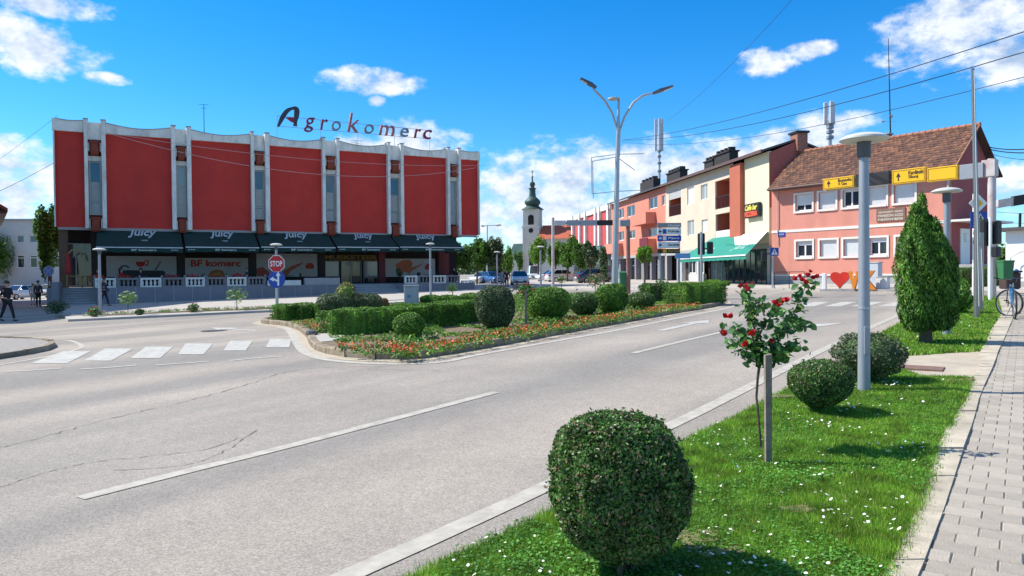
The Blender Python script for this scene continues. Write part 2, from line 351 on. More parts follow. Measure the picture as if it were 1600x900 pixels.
# ================================================================ GROUND
def asphalt_mat():
    mt = bpy.data.materials.new('asphalt'); mt.use_nodes = True; nt = mt.node_tree; N = nt.nodes; L = nt.links; b = N['Principled BSDF']
    b.inputs['Roughness'].default_value = .85; b.inputs['Specular IOR Level'].default_value = .25
    tc = N.new('ShaderNodeTexCoord')
    def noise(s, d, r=.6, sc=None, rot=0):
        n = N.new('ShaderNodeTexNoise'); n.inputs['Scale'].default_value = s; n.inputs['Detail'].default_value = d; n.inputs['Roughness'].default_value = r
        if sc:
            mp = N.new('ShaderNodeMapping'); mp.vector_type = 'TEXTURE'; mp.inputs['Rotation'].default_value = (0, 0, rot); mp.inputs['Scale'].default_value = sc
            L.new(tc.outputs['Object'], mp.inputs[0]); L.new(mp.outputs[0], n.inputs['Vector'])
        else: L.new(tc.outputs['Object'], n.inputs['Vector'])
        return n.outputs[0]
    def rng_(a, lo, hi, o0, o1):
        r = N.new('ShaderNodeMapRange'); L.new(a, r.inputs[0]); r.inputs[1].default_value = lo; r.inputs[2].default_value = hi
        r.inputs[3].default_value = o0; r.inputs[4].default_value = o1; return r.outputs[0]
    def mul(c, f):
        m = N.new('ShaderNodeMix'); m.data_type = 'RGBA'; m.blend_type = 'MULTIPLY'; m.inputs[0].default_value = 1
        L.new(c, m.inputs[6]); L.new(f, m.inputs[7]); return m.outputs[2]
    # wheel tracks and tar run along the road, worn warm patches between them
    road = math.radians(55.5)
    band = noise(.55, 3, .5, (30, 1.4, 1), road); patch = noise(.35, 5, .6)
    mx = N.new('ShaderNodeMix'); mx.data_type = 'RGBA'; L.new(rng_(band, .42, .60, 0, 1), mx.inputs[0])
    mx.inputs[6].default_value = (.245, .222, .192, 1); mx.inputs[7].default_value = (.350, .302, .248, 1)
    c = mul(mx.outputs[2], rng_(patch, .3, .7, .88, 1.12))
    vo = N.new('ShaderNodeTexVoronoi'); vo.inputs['Scale'].default_value = 95; L.new(tc.outputs['Object'], vo.inputs['Vector'])
    ag = N.new('ShaderNodeSeparateColor'); L.new(vo.outputs['Color'], ag.inputs[0])
    c = mul(c, rng_(ag.outputs[0], 0, 1, .72, 1.25)); c = mul(c, rng_(noise(300, 2), .3, .7, .8, 1.2)); c = mul(c, rng_(noise(7, 6, .7), .3, .7, .93, 1.07))
    L.new(c, b.inputs['Base Color'])
    bp = N.new('ShaderNodeBump'); bp.inputs['Strength'].default_value = .5; bp.inputs['Distance'].default_value = .004; L.new(ag.outputs[0], bp.inputs['Height']); L.new(bp.outputs[0], b.inputs['Normal'])
    return mt
M_ASPH = asphalt_mat()
M_PAINT = mat('road_paint', (.43, .395, .325), .75, var=.2, scale=9, dirt=1.0, dirtcol=(.31, .275, .23), bump=.2, bscale=120)
M_PAINTW = mat('crossing_paint', (.44, .425, .375), .75, var=.15, scale=8, dirt=.95, dirtcol=(.31, .275, .235), bump=.2, bscale=120)
M_KERB = mat('kerb_concrete', (.44, .38, .285), .9, var=.22, scale=6, bump=.6, bscale=60, rand=.10, dirt=.5, dirtcol=(.16, .13, .10))
M_KERBD = mat('weathered_kerb_stone', (.27, .215, .15), .95, var=.35, scale=5, bump=.8, bscale=50, rand=.2, dirt=.6, dirtcol=(.11, .095, .06))
M_PAVER = mat('concrete_paver', (.36, .315, .255), .92, var=.2, scale=9, bump=.6, bscale=90, rand=.13, dirt=.4, dirtcol=(.22, .19, .15))
M_JOINT = mat('sand_joint', (.26, .225, .18), .95, var=.3, scale=8)
M_SAND = mat('dusty_gutter', (.42, .355, .265), .95, var=.2, scale=3, bump=.4, bscale=80, dirt=.4, dirtcol=(.30, .26, .21))
M_PLAZA = mat('plaza_concrete', (.40, .37, .325), .9, var=.1, scale=.8, bump=.2, dirt=.3, dirtcol=(.30, .28, .25))
M_SOIL = mat('dry_soil', (.17, .125, .075), .95, var=.35, scale=9, bump=.8, bscale=40)
M_TAR = mat('tar_crack', (.12, .108, .095), .9)
ng = 24; gv = MB()
R_ = 480.0
xs = [-R_ + 2 * R_ * i / ng for i in range(ng + 1)]; ys = [-60 + (R_ + 300) * i / ng for i in range(ng + 1)]
gme = bpy.data.meshes.new('ground'); gme.from_pydata([(x, y, T(x, y)) for y in ys for x in xs], [], [(j*(ng+1)+i, j*(ng+1)+i+1, (j+1)*(ng+1)+i+1, (j+1)*(ng+1)+i) for j in range(ng) for i in range(ng)])
gme.materials.append(M_ASPH); ground = struct(link('road', gme))
# --- painted markings (flat print on the road)
def marks(name, mb, m=M_PAINT): return struct(mb.build(name, m))
edge_px = [(480,930),(560,893),(700,831),(850,762),(1000,688),(1100,640),(1200,590),(1300,540),(1400,494),(1450,472)]
marks('edge_line', strip(MB(), gpath(edge_px), .17, .006))
mb = MB()
for a in ([(125,779),(300,735),(450,698),(600,659),(775,613)], [(990,552),(1060,535),(1128,519)], [(1200,499),(1250,486)], [(-900,1000),(-560,930)]): strip(mb, gpath(a), .15, .006)
marks('centre_line', mb)
mb = MB()     # line round the flower island
strip(mb, gpath([(432,503),(452,517),(463,534),(474,549),(500,560),(545,566),(620,569),(690,566),(740,556),(840,538),(960,517),(1060,497),(1130,483),(1165,474)]), .2, .0065)
strip(mb, gpath([(340,503),(380,503),(432,502)]), .12, .0065)
marks('island_outline', mb)
mb = MB()     # lines across the side street and round the small corner island
strip(mb, gpath([(-40,533),(80,524),(200,512),(330,501),(400,497)]), .10, .006); strip(mb, gpath([(-40,545),(20,539),(60,533),(105,532),(128,541),(110,549),(60,560),(-40,577)]), .12, .006)
strip(mb, gpath([(60,530),(120,530),(176,532)]), .07, .006)
marks('corner_lines', mb)
def para(mb, pts, h=.007): mb.quad(*[tuple(G(x, y) + Vector((0, 0, h))) for x, y in pts]); return mb
cw = [((48,568),(105,568),(142,549),(99,549)),((130,564),(174,564),(208,545),(164,545)),((204,560),(250,560),(271,542),(228,542)),((278,554),(318,554),(333,537),(290,537)),((349,548),(384,548),(395,533),(360,533)),((415,543),(452,543),(455,530),(422,530)),((-50,574),(22,573),(70,553),(10,553))]
for q in cw[:6]:
    struct(para(MB(), q).build('crossing_bar', M_PAINTW, ground))
mb = MB()
for a in ([(10,581),(50,579),(96,576)],[(126,577),(165,575),(213,571)],[(243,571),(285,568),(326,565)],[(358,564),(400,560),(440,557)]): strip(mb, gpath(a), .13, .007)
marks('give_way_dashes', mb, M_PAINTW)
for i in range(5):   # far crossing
    x = 1245 + i * 42
    struct(para(MB(), ((x,479),(x+26,479),(x+52,472),(x+28,472))).build('crossing_bar', M_PAINTW, ground))
mb = MB(); strip(mb, gpath([(1130,486),(1250,489),(1370,487)]), .1, .006); marks('stop_line', mb, M_PAINTW)
def arrow(a, b, w=.12):
    a = G(*a).xy; b = G(*b).xy; d = (b - a).normalized(); n = Vector((-d.y, d.x)); q = MB()
    def P(p): return (p.x, p.y, T(p.x, p.y) + .007)
    m = b - d * 1.3
    q.quad(P(a - n*w), P(m - n*w), P(m + n*w), P(a + n*w)); q.quad(P(m - n*.42), P(b), P(m + n*.42)); return q
struct(arrow((1032,517), (1108,500)).build('lane_arrow', M_PAINTW)); struct(arrow((1262,509), (1322,505), .1).build('lane_arrow', M_PAINTW))
struct(arrow((400,517), (330,512), .1).build('lane_arrow', M_PAINTW))
# --- tar cracks in the asphalt
mb = MB()
def crack(pxs, w=.02, seed=0):
    P = gpath(pxs, n=9); r = random.Random(seed); Q = [p + Vector((r.uniform(-1, 1), r.uniform(-1, 1))) * w * 1.6 for p in P]
    for i in range(len(Q) - 1):
        ww = w * r.uniform(.15, .8); strip(mb, [Q[i], Q[i + 1]], ww, .0045)
crack([(0,700),(90,677),(190,650),(300,625),(390,600),(440,583),(500,575),(600,573)], .022, 1)
crack([(0,762),(60,742),(150,722),(250,712),(330,700),(372,684)], .016, 2); crack([(180,735),(280,728),(345,708),(400,672)], .014, 3)
crack([(470,583),(540,577),(700,580)], .02, 4)
struct(mb.build('tar_crack', M_TAR))
mh = G(335, 517); q = MB(); q.lathe([(.40, 0), (.40, .008), (.34, .012), (0, .012)], (mh.x, mh.y, mh.z), 20); tag(q.build('manhole_cover', mat('cast_iron', (.09, .085, .08), .6, .6, .2, 20, .5)), 'round iron manhole cover in the side street near the stop sign', 'manhole cover')
mh = G(1436, 575, .1); q = MB(); dd = Vector((.577, .817)); q2 = []
for (a, b) in ((-.3, -.22), (.3, -.22), (.3, .22), (-.3, .22)):
    q2.append((mh.x + a * dd.y + b * dd.x, mh.y - a * dd.x + b * dd.y))
q.pz(q2, T(mh.x, mh.y) + .09, T(mh.x, mh.y) + .112)
tag(q.build('manhole_cover', mat('rusty_grate', (.22, .13, .10), .8, .2, .3, 25, .9, 60)), 'rusty square iron cover in the paved gap between the two lawns', 'manhole cover')
# --- right verge: first lawn, paved gap, second lawn, kerb stones, paved sidewalk
lawn1 = [(560,945),(600,925),(680,885),(760,848),(865,797),(960,748),(1070,690),(1150,652),(1235,606),(1290,575),(1330,572),(1410,578),(1440,589),(1516,590),(1505,625),(1484,660),(1463,700),(1447,750),(1430,800),(1402,850),(1380,900),(1350,950)]
lawn2 = [(1352,535),(1405,507),(1440,489),(1480,466),(1556,462),(1562,487),(1545,515),(1532,548),(1470,552),(1404,556)]
L1 = [G(x, y, .10).xy for x, y in lawn1]; L2 = [G(x, y, .10).xy for x, y in lawn2]
M_TURF = mat('turf_soil', (.10, .17, .025), .95, var=.4, scale=12, bump=.8, bscale=60)
lawn_a = struct(slab('lawn', L1, .10, M_TURF)); lawn_b = struct(slab('lawn', L2, .10, M_TURF))
gap = struct(slab('verge_path', [G(x, y, .095).xy for x, y in [(1282,584),(1352,535),(1404,556),(1470,552),(1532,548),(1558,548),(1545,575),(1528,600),(1516,592),(1440,591),(1410,580),(1330,574)]], .092, M_SAND))
KL = catmull([G(x, y, .11).xy for x, y in [(1330,980),(1378,900),(1430,800),(1463,700),(1484,660),(1513,617),(1520,590),(1534,562),(1532,548),(1548,515),(1565,487),(1560,463)]], 8)
KR = catmull([G(x, y, .11).xy for x, y in [(1398,980),(1433,900),(1472,800),(1505,700),(1521,655),(1531,617),(1543,590),(1554,566),(1560,548),(1576,512),(1588,480),(1585,463)]], 8)
def resample(P, step):
    out = [P[0].copy()]; acc = 0
    for i in range(len(P) - 1):
        a, b = P[i], P[i + 1]; l = (b - a).length
        while acc + l >= step:
            t = (step - acc) / l; a = a.lerp(b, t); out.append(a.copy()); l = (b - a).length; acc = 0
        acc += l
    return out
walk = struct(slab('sidewalk', [p for p in KR] + [G(1800,458,.1).xy, Vector((24, 19)), Vector((9, -2)), Vector((2.2, 2.2))], .083, M_JOINT))
nk = 15
def at_arc(P, t):
    ls = [0]
    for i in range(len(P) - 1): ls.append(ls[-1] + (P[i + 1] - P[i]).length)
    q = t * ls[-1]
    for i in range(len(P) - 1):
        if q <= ls[i + 1] + 1e-9: return P[i].lerp(P[i + 1], (q - ls[i]) / max(1e-9, ls[i + 1] - ls[i]))
    return P[-1]
nk = 34
for i in range(nk):
    a0, a1 = at_arc(KL, i / nk + .0002), at_arc(KL, (i + 1) / nk - .0002); b0, b1 = at_arc(KR, i / nk + .0002), at_arc(KR, (i + 1) / nk - .0002)
    hh = .105 + random.uniform(-.006, .008); q = MB()
    q.hexa([(p.x, p.y, T(p.x, p.y) - .02) for p in (a0, b0, b1, a1)], [(p.x, p.y, T(p.x, p.y) + hh + random.uniform(-.003, .003)) for p in (a0, b0, b1, a1)])
    q.build('kerb_stone', M_KERB, walk)
# pavers: rows run along the kerb
pd = (G(1528, 617).xy - G(1433, 900).xy).normalized(); pn = Vector((pd.y, -pd.x)); po = G(1440, 900, .09).xy
tilt = Vector((-GA, -GB, 1)).normalized(); tq = Vector((0, 0, 1)).rotation_difference(tilt)
PW, PL = .205, .165
def paver_mesh(w, l):
    q = MB(); c = .006; w2, l2 = w / 2 - .0022, l / 2 - .0022
    q.hexa([(-w2, -l2, -.03), (w2, -l2, -.03), (w2, l2, -.03), (-w2, l2, -.03)], [(-w2, -l2, -c), (w2, -l2, -c), (w2, l2, -c), (-w2, l2, -c)])
    q.hexa([(-w2, -l2, -c), (w2, -l2, -c), (w2, l2, -c), (-w2, l2, -c)], [(-w2 + c, -l2 + c, 0), (w2 - c, -l2 + c, 0), (w2 - c, l2 - c, 0), (-w2 + c, l2 - c, 0)])
    return q.mesh('paver', M_PAVER)
pm = paver_mesh(PW, PL); rzp = math.atan2(pn.y, pn.x); spots = []
def inside(p):   # right of the kerb
    best = min(range(len(KR) - 1), key=lambda i: (KR[i] - p).length_squared); a, b = KR[max(0, best - 1)], KR[best + 1]
    return (b - a).normalized().cross(p - a) < .10
from mathutils.geometry import intersect_point_line
for r_ in range(-16, 190):
    for c_ in range(0, 34):
        p = po + pd * (r_ * PL) + pn * ((c_ + (.5 if r_ % 2 else 0)) * PW + .0)
        d = Vector((p.x, p.y, T(p.x, p.y) + .09 - EYE))
        if p.y < 2.6: continue
        sx = CX + FPX * d.dot(_R) / d.dot(_F); sy = CY - FPX * d.dot(_U) / d.dot(_F)
        vis = -60 < sx < 1640 and sy < 940
        if not vis and sx > 2300: continue
        if not inside(p): continue
        spots.append((0 if vis else 1, p.y, p))
spots.sort(key=lambda t: (t[0], t[1]))
rest = []
rr = random.Random(5)
for i, (v, y, p) in enumerate(spots):
    z = T(p.x, p.y) + .09 + rr.uniform(-.003, .003)
    if i < 298:
        o = link('paver', pm, walk); o.rotation_mode = 'QUATERNION'; o.rotation_quaternion = tq @ Quaternion((0, 0, 1), rzp) @ Quaternion((rr.uniform(-1,1), rr.uniform(-1,1), 0), .008); o.location = (p.x, p.y, z)
    else: rest.append((p, z))
q = MB(); w2, l2 = PW / 2 - .004, PL / 2 - .004
for p, z in rest:
    c = [p - pn*w2 - pd*l2, p + pn*w2 - pd*l2, p + pn*w2 + pd*l2, p - pn*w2 + pd*l2]
    q.hexa([(k.x, k.y, z - .03) for k in c], [(k.x, k.y, z) for k in c])
o = q.build('paver', M_PAVER, walk); o['kind'] = 'stuff'
# --- flower island with kerb stones
isl_px = [(408,505),(440,509),(463,515),(478,526),(484,538),(497,549),(540,558),(600,562),(655,561),(720,551),(800,537),(900,518),(1000,500),(1060,489),(1115,480),(1130,474),(1115,468),(1060,466),(960,463),(850,462),(760,466),(690,473),(620,479),(540,487),(470,494),(425,500)]
IS = catmull([G(x, y).xy for x, y in isl_px], 5, closed=True)
a = sum(IS[i].cross(IS[(i + 1) % len(IS)]) for i in range(len(IS)))
if a < 0: IS.reverse()
island = struct(slab('flower_island', offset_path(IS + [IS[0]], .17)[:-1], .10, M_SOIL))
def kerb_ring(P, parent, w, h, step, m, closed=True):
    P = P + [P[0]] if closed else P; O = [p for p in P]; I = offset_path(P, w)
    L_ = sum((O[i + 1] - O[i]).length for i in range(len(O) - 1)); k = int(L_ / step)
    tt = [0]
    for i in range(len(O) - 1): tt.append(tt[-1] + (O[i + 1] - O[i]).length)
    def pt(Q, t):
        q = t * L_
        for i in range(len(O) - 1):
            if q <= tt[i + 1] + 1e-9: return Q[i].lerp(Q[i + 1], (q - tt[i]) / max(1e-9, tt[i + 1] - tt[i]))
        return Q[-1]
    for i in range(k):
        g = .008 / step / k * step; e = .02 / L_
        a0, a1, b0, b1 = pt(O, i / k + e), pt(O, (i + 1) / k - e), pt(I, i / k + e), pt(I, (i + 1) / k - e); hh = h + random.uniform(-.012, .012)
        q = MB(); lo = [(p.x, p.y, T(p.x, p.y) - .03) for p in (a0, a1, b1, b0)]; mid = [(p.x, p.y, T(p.x, p.y) + hh - .03) for p in (a0, a1, b1, b0)]
        c0, c1 = a0.lerp(b0, .16), a1.lerp(b1, .16); top = [(p.x, p.y, T(p.x, p.y) + hh) for p in (c0, c1, b1, b0)]
        q.hexa(lo, mid); q.hexa(mid, top); q.build('kerb_stone', m, parent)
kerb_ring(IS, island, .17, .14, .9, M_KERBD)
mb = MB(); strip(mb, [p for p in offset_path(IS + [IS[0]], -.16)], .30, .0035); struct(mb.build('dusty_gutter', M_SAND))
ramp = struct(slab('ramp_slab', [G(x, y, .1).xy for x, y in [(486,524),(512,518),(548,520),(520,533),(487,536)]], .112, M_PLAZA, .09))
# --- small paved corner island at the left
ci = [(-90,572),(0,561),(40,555),(72,549),(88,541),(70,535),(30,533),(0,532),(-90,531)]
CI = catmull([G(x, y).xy for x, y in ci], 4, closed=True)
if sum(CI[i].cross(CI[(i + 1) % len(CI)]) for i in range(len(CI))) < 0: CI.reverse()
cisl = struct(slab('corner_island', offset_path(CI + [CI[0]], .14)[:-1], .10, mat('grey_setts', (.27, .245, .215), .9, var=.25, scale=7, bump=.8, bscale=14, dirt=.4, dirtcol=(.17, .15, .13))))
kerb_ring(CI, cisl, .14, .13, .9, M_KERBD)
# --- plaza and strip in front of the department store
plz = [(-60,505),(60,503),(105,500),(150,497),(280,491),(430,484),(540,478),(620,472),(700,467),(760,461),(800,453),(800,437),(745,437),(600,440),(100,455),(92,470),(60,478),(-60,482)]
def gp(l, h=.0): return [G(x, y, h).xy for x, y in l]
fac_lo = [(740,437),(560,440),(300,444),(92,449)]
plaza = struct(slab('plaza', gp([(106,499),(150,497),(280,491),(430,484),(540,478),(620,472),(700,467),(760,461),(800,453),(812,440),(780,436),(745,436),(500,438),(160,444),(88,447),(88,480)], .1), .1, M_PLAZA))
pf = catmull(gp([(86,497),(150,496),(280,490.5),(430,484),(540,478),(620,472),(700,467),(760,461.5),(800,453.5),(812,442)], .0), 5)
kerb_ring([p for p in pf], plaza, .16, .13, 1.2, M_KERBD, closed=False)
strip_bed = MB(); strip(strip_bed, catmull(gp([(128,494.5),(200,492),(280,488.5),(360,485.5),(428,483)], .1), 5), 1.0, .125, .65); struct(strip_bed.build('flower_bed', M_SOIL))
# pale pavement across the junction, in front of the shops and the pink house
pv = gp([(800,447),(860,450),(930,452),(1000,453),(1062,452),(1130,449),(1195,450),(1290,452),(1420,452),(1500,448),(1560,452),(1640,456),(1640,438),(1487,438),(1206,444),(1130,436),(1060,436),(960,433),(800,434)], .1)
pave = struct(slab('pavement', pv, .10, M_PLAZA))
pk = catmull(gp([(800,447.5),(860,450.5),(930,452.5),(1000,453.5),(1062,452.5),(1130,449.5),(1195,450.5),(1290,452.5),(1420,452.5),(1500,448.5)]), 4)
pk.reverse()
kerb_ring(pk, pave, -.16, .13, 1.2, M_KERB, closed=False)
lot = struct(slab('parking_ground', [G(-200,482).xy, G(88,479).xy, G(88,462).xy, G(-200,464).xy], .010, mat('pale_gravel', (.42, .38, .32), .95, var=.1, scale=2), .0))
# ================================================================ BUILDINGS
W_ = mat
M_RED = mat('red_render', (.53, .036, .024), .75, var=.14, scale=.7, bump=.15, bscale=30, dirt=.35, dirtcol=(.30, .03, .026), streak=.18)
M_WHT = mat('aged_white_concrete', (.76, .73, .67), .8, var=.12, scale=2, bump=.3, bscale=25, dirt=.55, dirtcol=(.26, .23, .19), streak=.3)
M_COP = mat('grey_coping_sheet', (.30, .31, .32), .5, .3, .1)
M_ORNG = mat('rust_orange_planter', (.24, .045, .022), .8, var=.25, scale=3, bump=.4, dirt=.4, dirtcol=(.12, .04, .03))
M_GLD = glassmat('dark_glass', (.022, .03, .042), .06, .7)
M_GLG = glassmat('grey_blind_glass', (.26, .29, .29), .15, .8)
M_GLB = glassmat('blue_glass', (.02, .05, .085), .05)
M_BLIND = mat('white_roller_shutter', (.66, .68, .67), .5, var=.05, scale=2)
M_FRW = mat('white_window_frame', (.78, .78, .75), .4, var=.04)
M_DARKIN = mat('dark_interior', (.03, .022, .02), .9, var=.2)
M_GREYW = mat('grey_wall_panel', (.215, .205, .225), .8, var=.08, scale=1.5, bump=.2, dirt=.25, dirtcol=(.14, .13, .14))
M_JNT = mat('light_joint', (.42, .41, .43), .8)
M_AWN = mat('dark_green_canvas', (.006, .036, .031), .85, var=.18, scale=1.2, bump=.2, bscale=10)
M_AWNT = mat('white_print', (.48, .54, .54), .8, var=.05)
M_AWNF = mat('faded_print', (.34, .47, .46), .8, var=.1)
M_BAL = mat('white_balustrade', (.70, .68, .62), .8, var=.1, scale=3, dirt=.3, dirtcol=(.35, .33, .28))
M_BALG = mat('grey_balustrade', (.21, .20, .205), .8, var=.1, scale=3)
M_STEP = mat('step_concrete', (.30, .29, .29), .9, var=.12, scale=2, dirt=.3)
M_BROWN = mat('brown_post', (.16, .085, .05), .8, var=.2)
M_SOFF = mat('soffit', (.20, .17, .15), .9, var=.1)
M_METAL = mat('galvanised_metal', (.38, .39, .40), .45, .55, .1, 4)
M_BLACK = mat('black_plastic', (.018, .018, .02), .5)
def holes_wall(mb, s0, s1, z0, z1, y, holes, rev=.16, back=None):
    """street face of a wall with real window openings (s0,s1,z0,z1 each) and their reveals"""
    xs = sorted({s0, s1, *[h[0] for h in holes], *[h[1] for h in holes]}); zs = sorted({z0, z1, *[h[2] for h in holes], *[h[3] for h in holes]})
    for i in range(len(xs) - 1):
        for j in range(len(zs) - 1):
            cx, cz = (xs[i] + xs[i + 1]) / 2, (zs[j] + zs[j + 1]) / 2
            if any(h[0] < cx < h[1] and h[2] < cz < h[3] for h in holes): continue
            mb.quad((xs[i], y, zs[j]), (xs[i + 1], y, zs[j]), (xs[i + 1], y, zs[j + 1]), (xs[i], y, zs[j + 1]))
    for (a, b, c, d) in holes:
        r = y + rev
        mb.quad((a, y, c), (a, y, d), (a, r, d), (a, r, c)); mb.quad((b, y, c), (b, r, c), (b, r, d), (b, y, d))
        mb.quad((a, y, d), (b, y, d), (b, r, d), (a, r, d)); mb.quad((a, y, c), (a, r, c), (b, r, c), (b, y, c))
    return mb
def window(par, a, b, c, d, y, fm, gm, mull=(), trans=(), fw=.07, glass2=None, name='window', casing=0, cm=None):
    q = MB()
    q.box(a, a + fw, y, y + .07, c, d); q.box(b - fw, b, y, y + .07, c, d); q.box(a + fw, b - fw, y, y + .07, c, c + fw); q.box(a + fw, b - fw, y, y + .07, d - fw, d)
    for t in mull: x = a + (b - a) * t; q.box(x - fw * .5, x + fw * .5, y + .003, y + .067, c + fw, d - fw)
    for t in trans: z = c + (d - c) * t; q.box(a + fw, b - fw, y + .001, y + .069, z - fw * .4, z + fw * .4)
    if casing:
        k = casing; yy = y - .17
        q.m = 1; q.box(a - k, a, yy, yy + .03, c - k, d + k); q.box(b, b + k, yy, yy + .03, c - k, d + k); q.box(a, b, yy, yy + .03, d, d + k); q.box(a - .02, b + .02, yy - .03, yy + .05, c - k, c - .001)
    w = q.build(name, [fm, cm or fm], par)
    g = MB(); g.box(a + fw * .6, b - fw * .6, y + .03, y + .045, c + fw * .6, d - fw * .6); g.build('pane', gm, w)
    return w
# ---------------------------------------------------------------- the department store
FS = Fac(92, 51.2, (.886, .463))
store = thing('department_store', 'long two storey department store with red panels, white fins and a green awning front', 'shop building', FS.o, FS.rz)
SE = FS.S(745); ZB = 5.27; ZF = FS.Z(167, 210); ZT = FS.Z(163, 192); DP = 14.0
def fy(px, py, off=0): return FS.Z(px, py, off)
strips_px = [(133,139,160,167),(269,276,293,300),(393,398,415,422),(504,509,526,531),(606,610,626,631),(699,703,716,720)]
SP = [tuple(FS.S(p, -.3) for p in q) for q in strips_px]
edges = [0.0] + [v for q in SP for v in (q[0], q[3])] + [SE]
for i in range(7):       # red panels and the white fascia with its sagging upper edge
    a, b = edges[2 * i], edges[2 * i + 1]
    MB().box(a + .01, b - .01, 0, .3, ZB, ZF - .003).build('red_panel', M_RED, store)
    n = 12; sag = .26 if 0 < i < 6 else .08
    top = [(a + (b - a) * k / n, ZT - sag * math.sin(math.pi * min(1, (k / n) * 1.0)) ** 1.0 - (.06 if i else .0)) for k in range(n + 1)]
    poly = [(a, ZF)] + [(b, ZF)] + top[::-1]
    f = MB().py(poly, -.26, .3).build('fascia', M_WHT, store)
    c = MB()
    for k in range(n): (x0, z0), (x1, z1) = top[k], top[k + 1]; c.hexa([(x0,-.31,z0),(x1,-.31,z1),(x1,.34,z1),(x0,.34,z0)], [(x0,-.31,z0+.05),(x1,-.31,z1+.05),(x1,.34,z1+.05),(x0,.34,z0+.05)])
    c.build('coping', M_COP, f)
for (a, b, c, d) in SP:
    for (x0, x1) in ((a, b), (c, d)):
        q = MB(); q.cbox(x0, x1, -.46, .28, ZB - .08, ZT + .10, .03); q.m = 1; q.box(x0 - .03, x1 + .03, -.5, .3, ZT + .10, ZT + .15); q.build('fin', [M_WHT, M_COP], store)
    zz = lambda y: FS.Z(150, y, 0)
    MB().box(b, c, -.12, .3, zz(219), ZT - .05).build('recess_panel', M_WHT, store)
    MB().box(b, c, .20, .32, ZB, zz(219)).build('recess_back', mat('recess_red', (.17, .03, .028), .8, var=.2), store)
    w = window(store, b + .03, c - .03, zz(336), zz(252), .05, mat('old_window_frame', (.40, .39, .35), .6, var=.15, dirt=.3), M_GLB if random.random() < .6 else M_GLG, trans=(.24, .60), fw=.09)
    MB().box(b + .16, c - .16, .058, .072, zz(334), zz(318)).build('curtain', mat('pale_curtain', (.36, .38, .37), .9), w)
    if random.random() < .8: MB().box(b + .15, c - .15, .060, .074, zz(314), zz(286)).build('curtain', mat('pale_curtain', (.36, .38, .37), .9), w)
    MB().box(b, c, .0, .2, zz(251.5), zz(244)).build('lintel', M_WHT, store)
    for (y0, y1) in ((243, 222), (362, 340)):
        za, zb_ = zz(y0), zz(y1); q = MB(); mid = (b + c) / 2; wd = (c - b) * .30
        q.px([(-.50, za + .12), (-.40, za), (.15, za), (.15, zb_ - .15), (-.50, zb_ - .15)], mid - wd, mid + wd); q.box(mid - wd * 1.25, mid + wd * 1.25, -.54, .18, zb_ - .149, zb_)
        p = q.build('planter', M_ORNG, store)
        [MB().box(u, v, -.32, .15, za + .25, zb_ - .1).build('bracket', M_WHT, p) for u, v in ((b + .005, mid - wd * 1.3), (mid + wd * 1.3, c - .005))]
q = MB(); q.box(-.02, SE + .02, .3, DP, ZB + .6, ZT - .7); q.build('upper_storey', M_RED, store)
[MB().box(u, v, .02, DP, ZB, ZF).build('side_panel', M_RED, store) for u, v in ((-.10, 0), (SE, SE + .1))]
[MB().box(u, v, -.3, y1, z0, z1).build(n_, M_WHT, store) for n_, u, v, y1, z0, z1 in (('side_fascia', -.22, 0, DP, ZF + .02, ZT + .02), ('side_fascia', SE, SE + .22, DP, ZF + .02, ZT - .02), ('side_fin', -.18, -.1, .02, ZB, ZF + .02), ('side_fin', SE + .1, SE + .18, .02, ZB, ZF + .02))]
q = MB(); q.box(.1, SE - .1, .35, DP - .2, ZT - .7, ZT - .45); q.build('flat_roof', M_COP, store)
q = MB(); q.box(0, SE, -.02, .3, ZB - .18, ZB - .002); q.build('grey_ledge', mat('grey_ledge', (.33, .31, .30), .85, var=.1), store)
q = MB(); q.box(0, SE, .3, DP, ZB + .35, ZB + .6); q.build('soffit', M_SOFF, store)
# ground floor
ZL = 1.05; WO = -4.3
S = lambda px, off=0: FS.S(px, off, 430)
s_l, s_m0, s_m1, s_r = S(150, WO), S(534, WO), S(630, WO), S(742, WO)
q = MB(); q.box(s_l, s_m0, WO + .12, DP, -1, ZL); q.box(s_m0, s_m1, WO + 2.1, DP, -1, ZL - .001); q.box(s_m1, s_r, WO + .12, DP, -1, ZL); q.box(-.6, s_l, WO + 2.6, DP, -1, ZL - .002)
q.build('terrace', M_STEP, store)
def wall_panels(a, b, k):
    for i in range(k):
        x0, x1 = a + (b - a) * i / k, a + (b - a) * (i + 1) / k
        MB().box(x0 + .025, x1 - .025, WO, WO + .12, -1, ZL).build('wall_panel', M_GREYW, store)
        MB().box(x1 - .025, x1 + .025, WO + .02, WO + .12, -1, ZL - .002).build('wall_joint', M_JNT, store)
wall_panels(s_l, s_m0, 14); wall_panels(s_m1, s_r, 4)
# steps at the left and at the entrance
for (a, b, n0, dz_) in ((S(93, WO) , s_l - .02, 7, 0), (s_m0 + .02, s_m1 - .02, 4, 0)):
    g = FS.ground((a + b) / 2, WO); run = 2.6 if n0 == 7 else 2.1
    for i in range(n0):
        z1 = g + (ZL - g) * (i + 1) / (n0 + 1) ; y0 = WO + run * i / n0
        q = MB(); q.box(a, b, y0, WO + run + .01, -1, z1 - .05); q.m = 1; q.box(a, b, y0 - .03, WO + run + .01, z1 - .05, z1); q.build('step', [M_STEP, mat('step_nosing', (.40, .39, .38), .85, var=.1)], store)
MB().box(S(80, WO - .5), S(93, WO) - .02, WO - .6, WO + 2.5, -1, FS.Z(86, 441, WO - .6)).build('side_wall', M_GREYW, store)
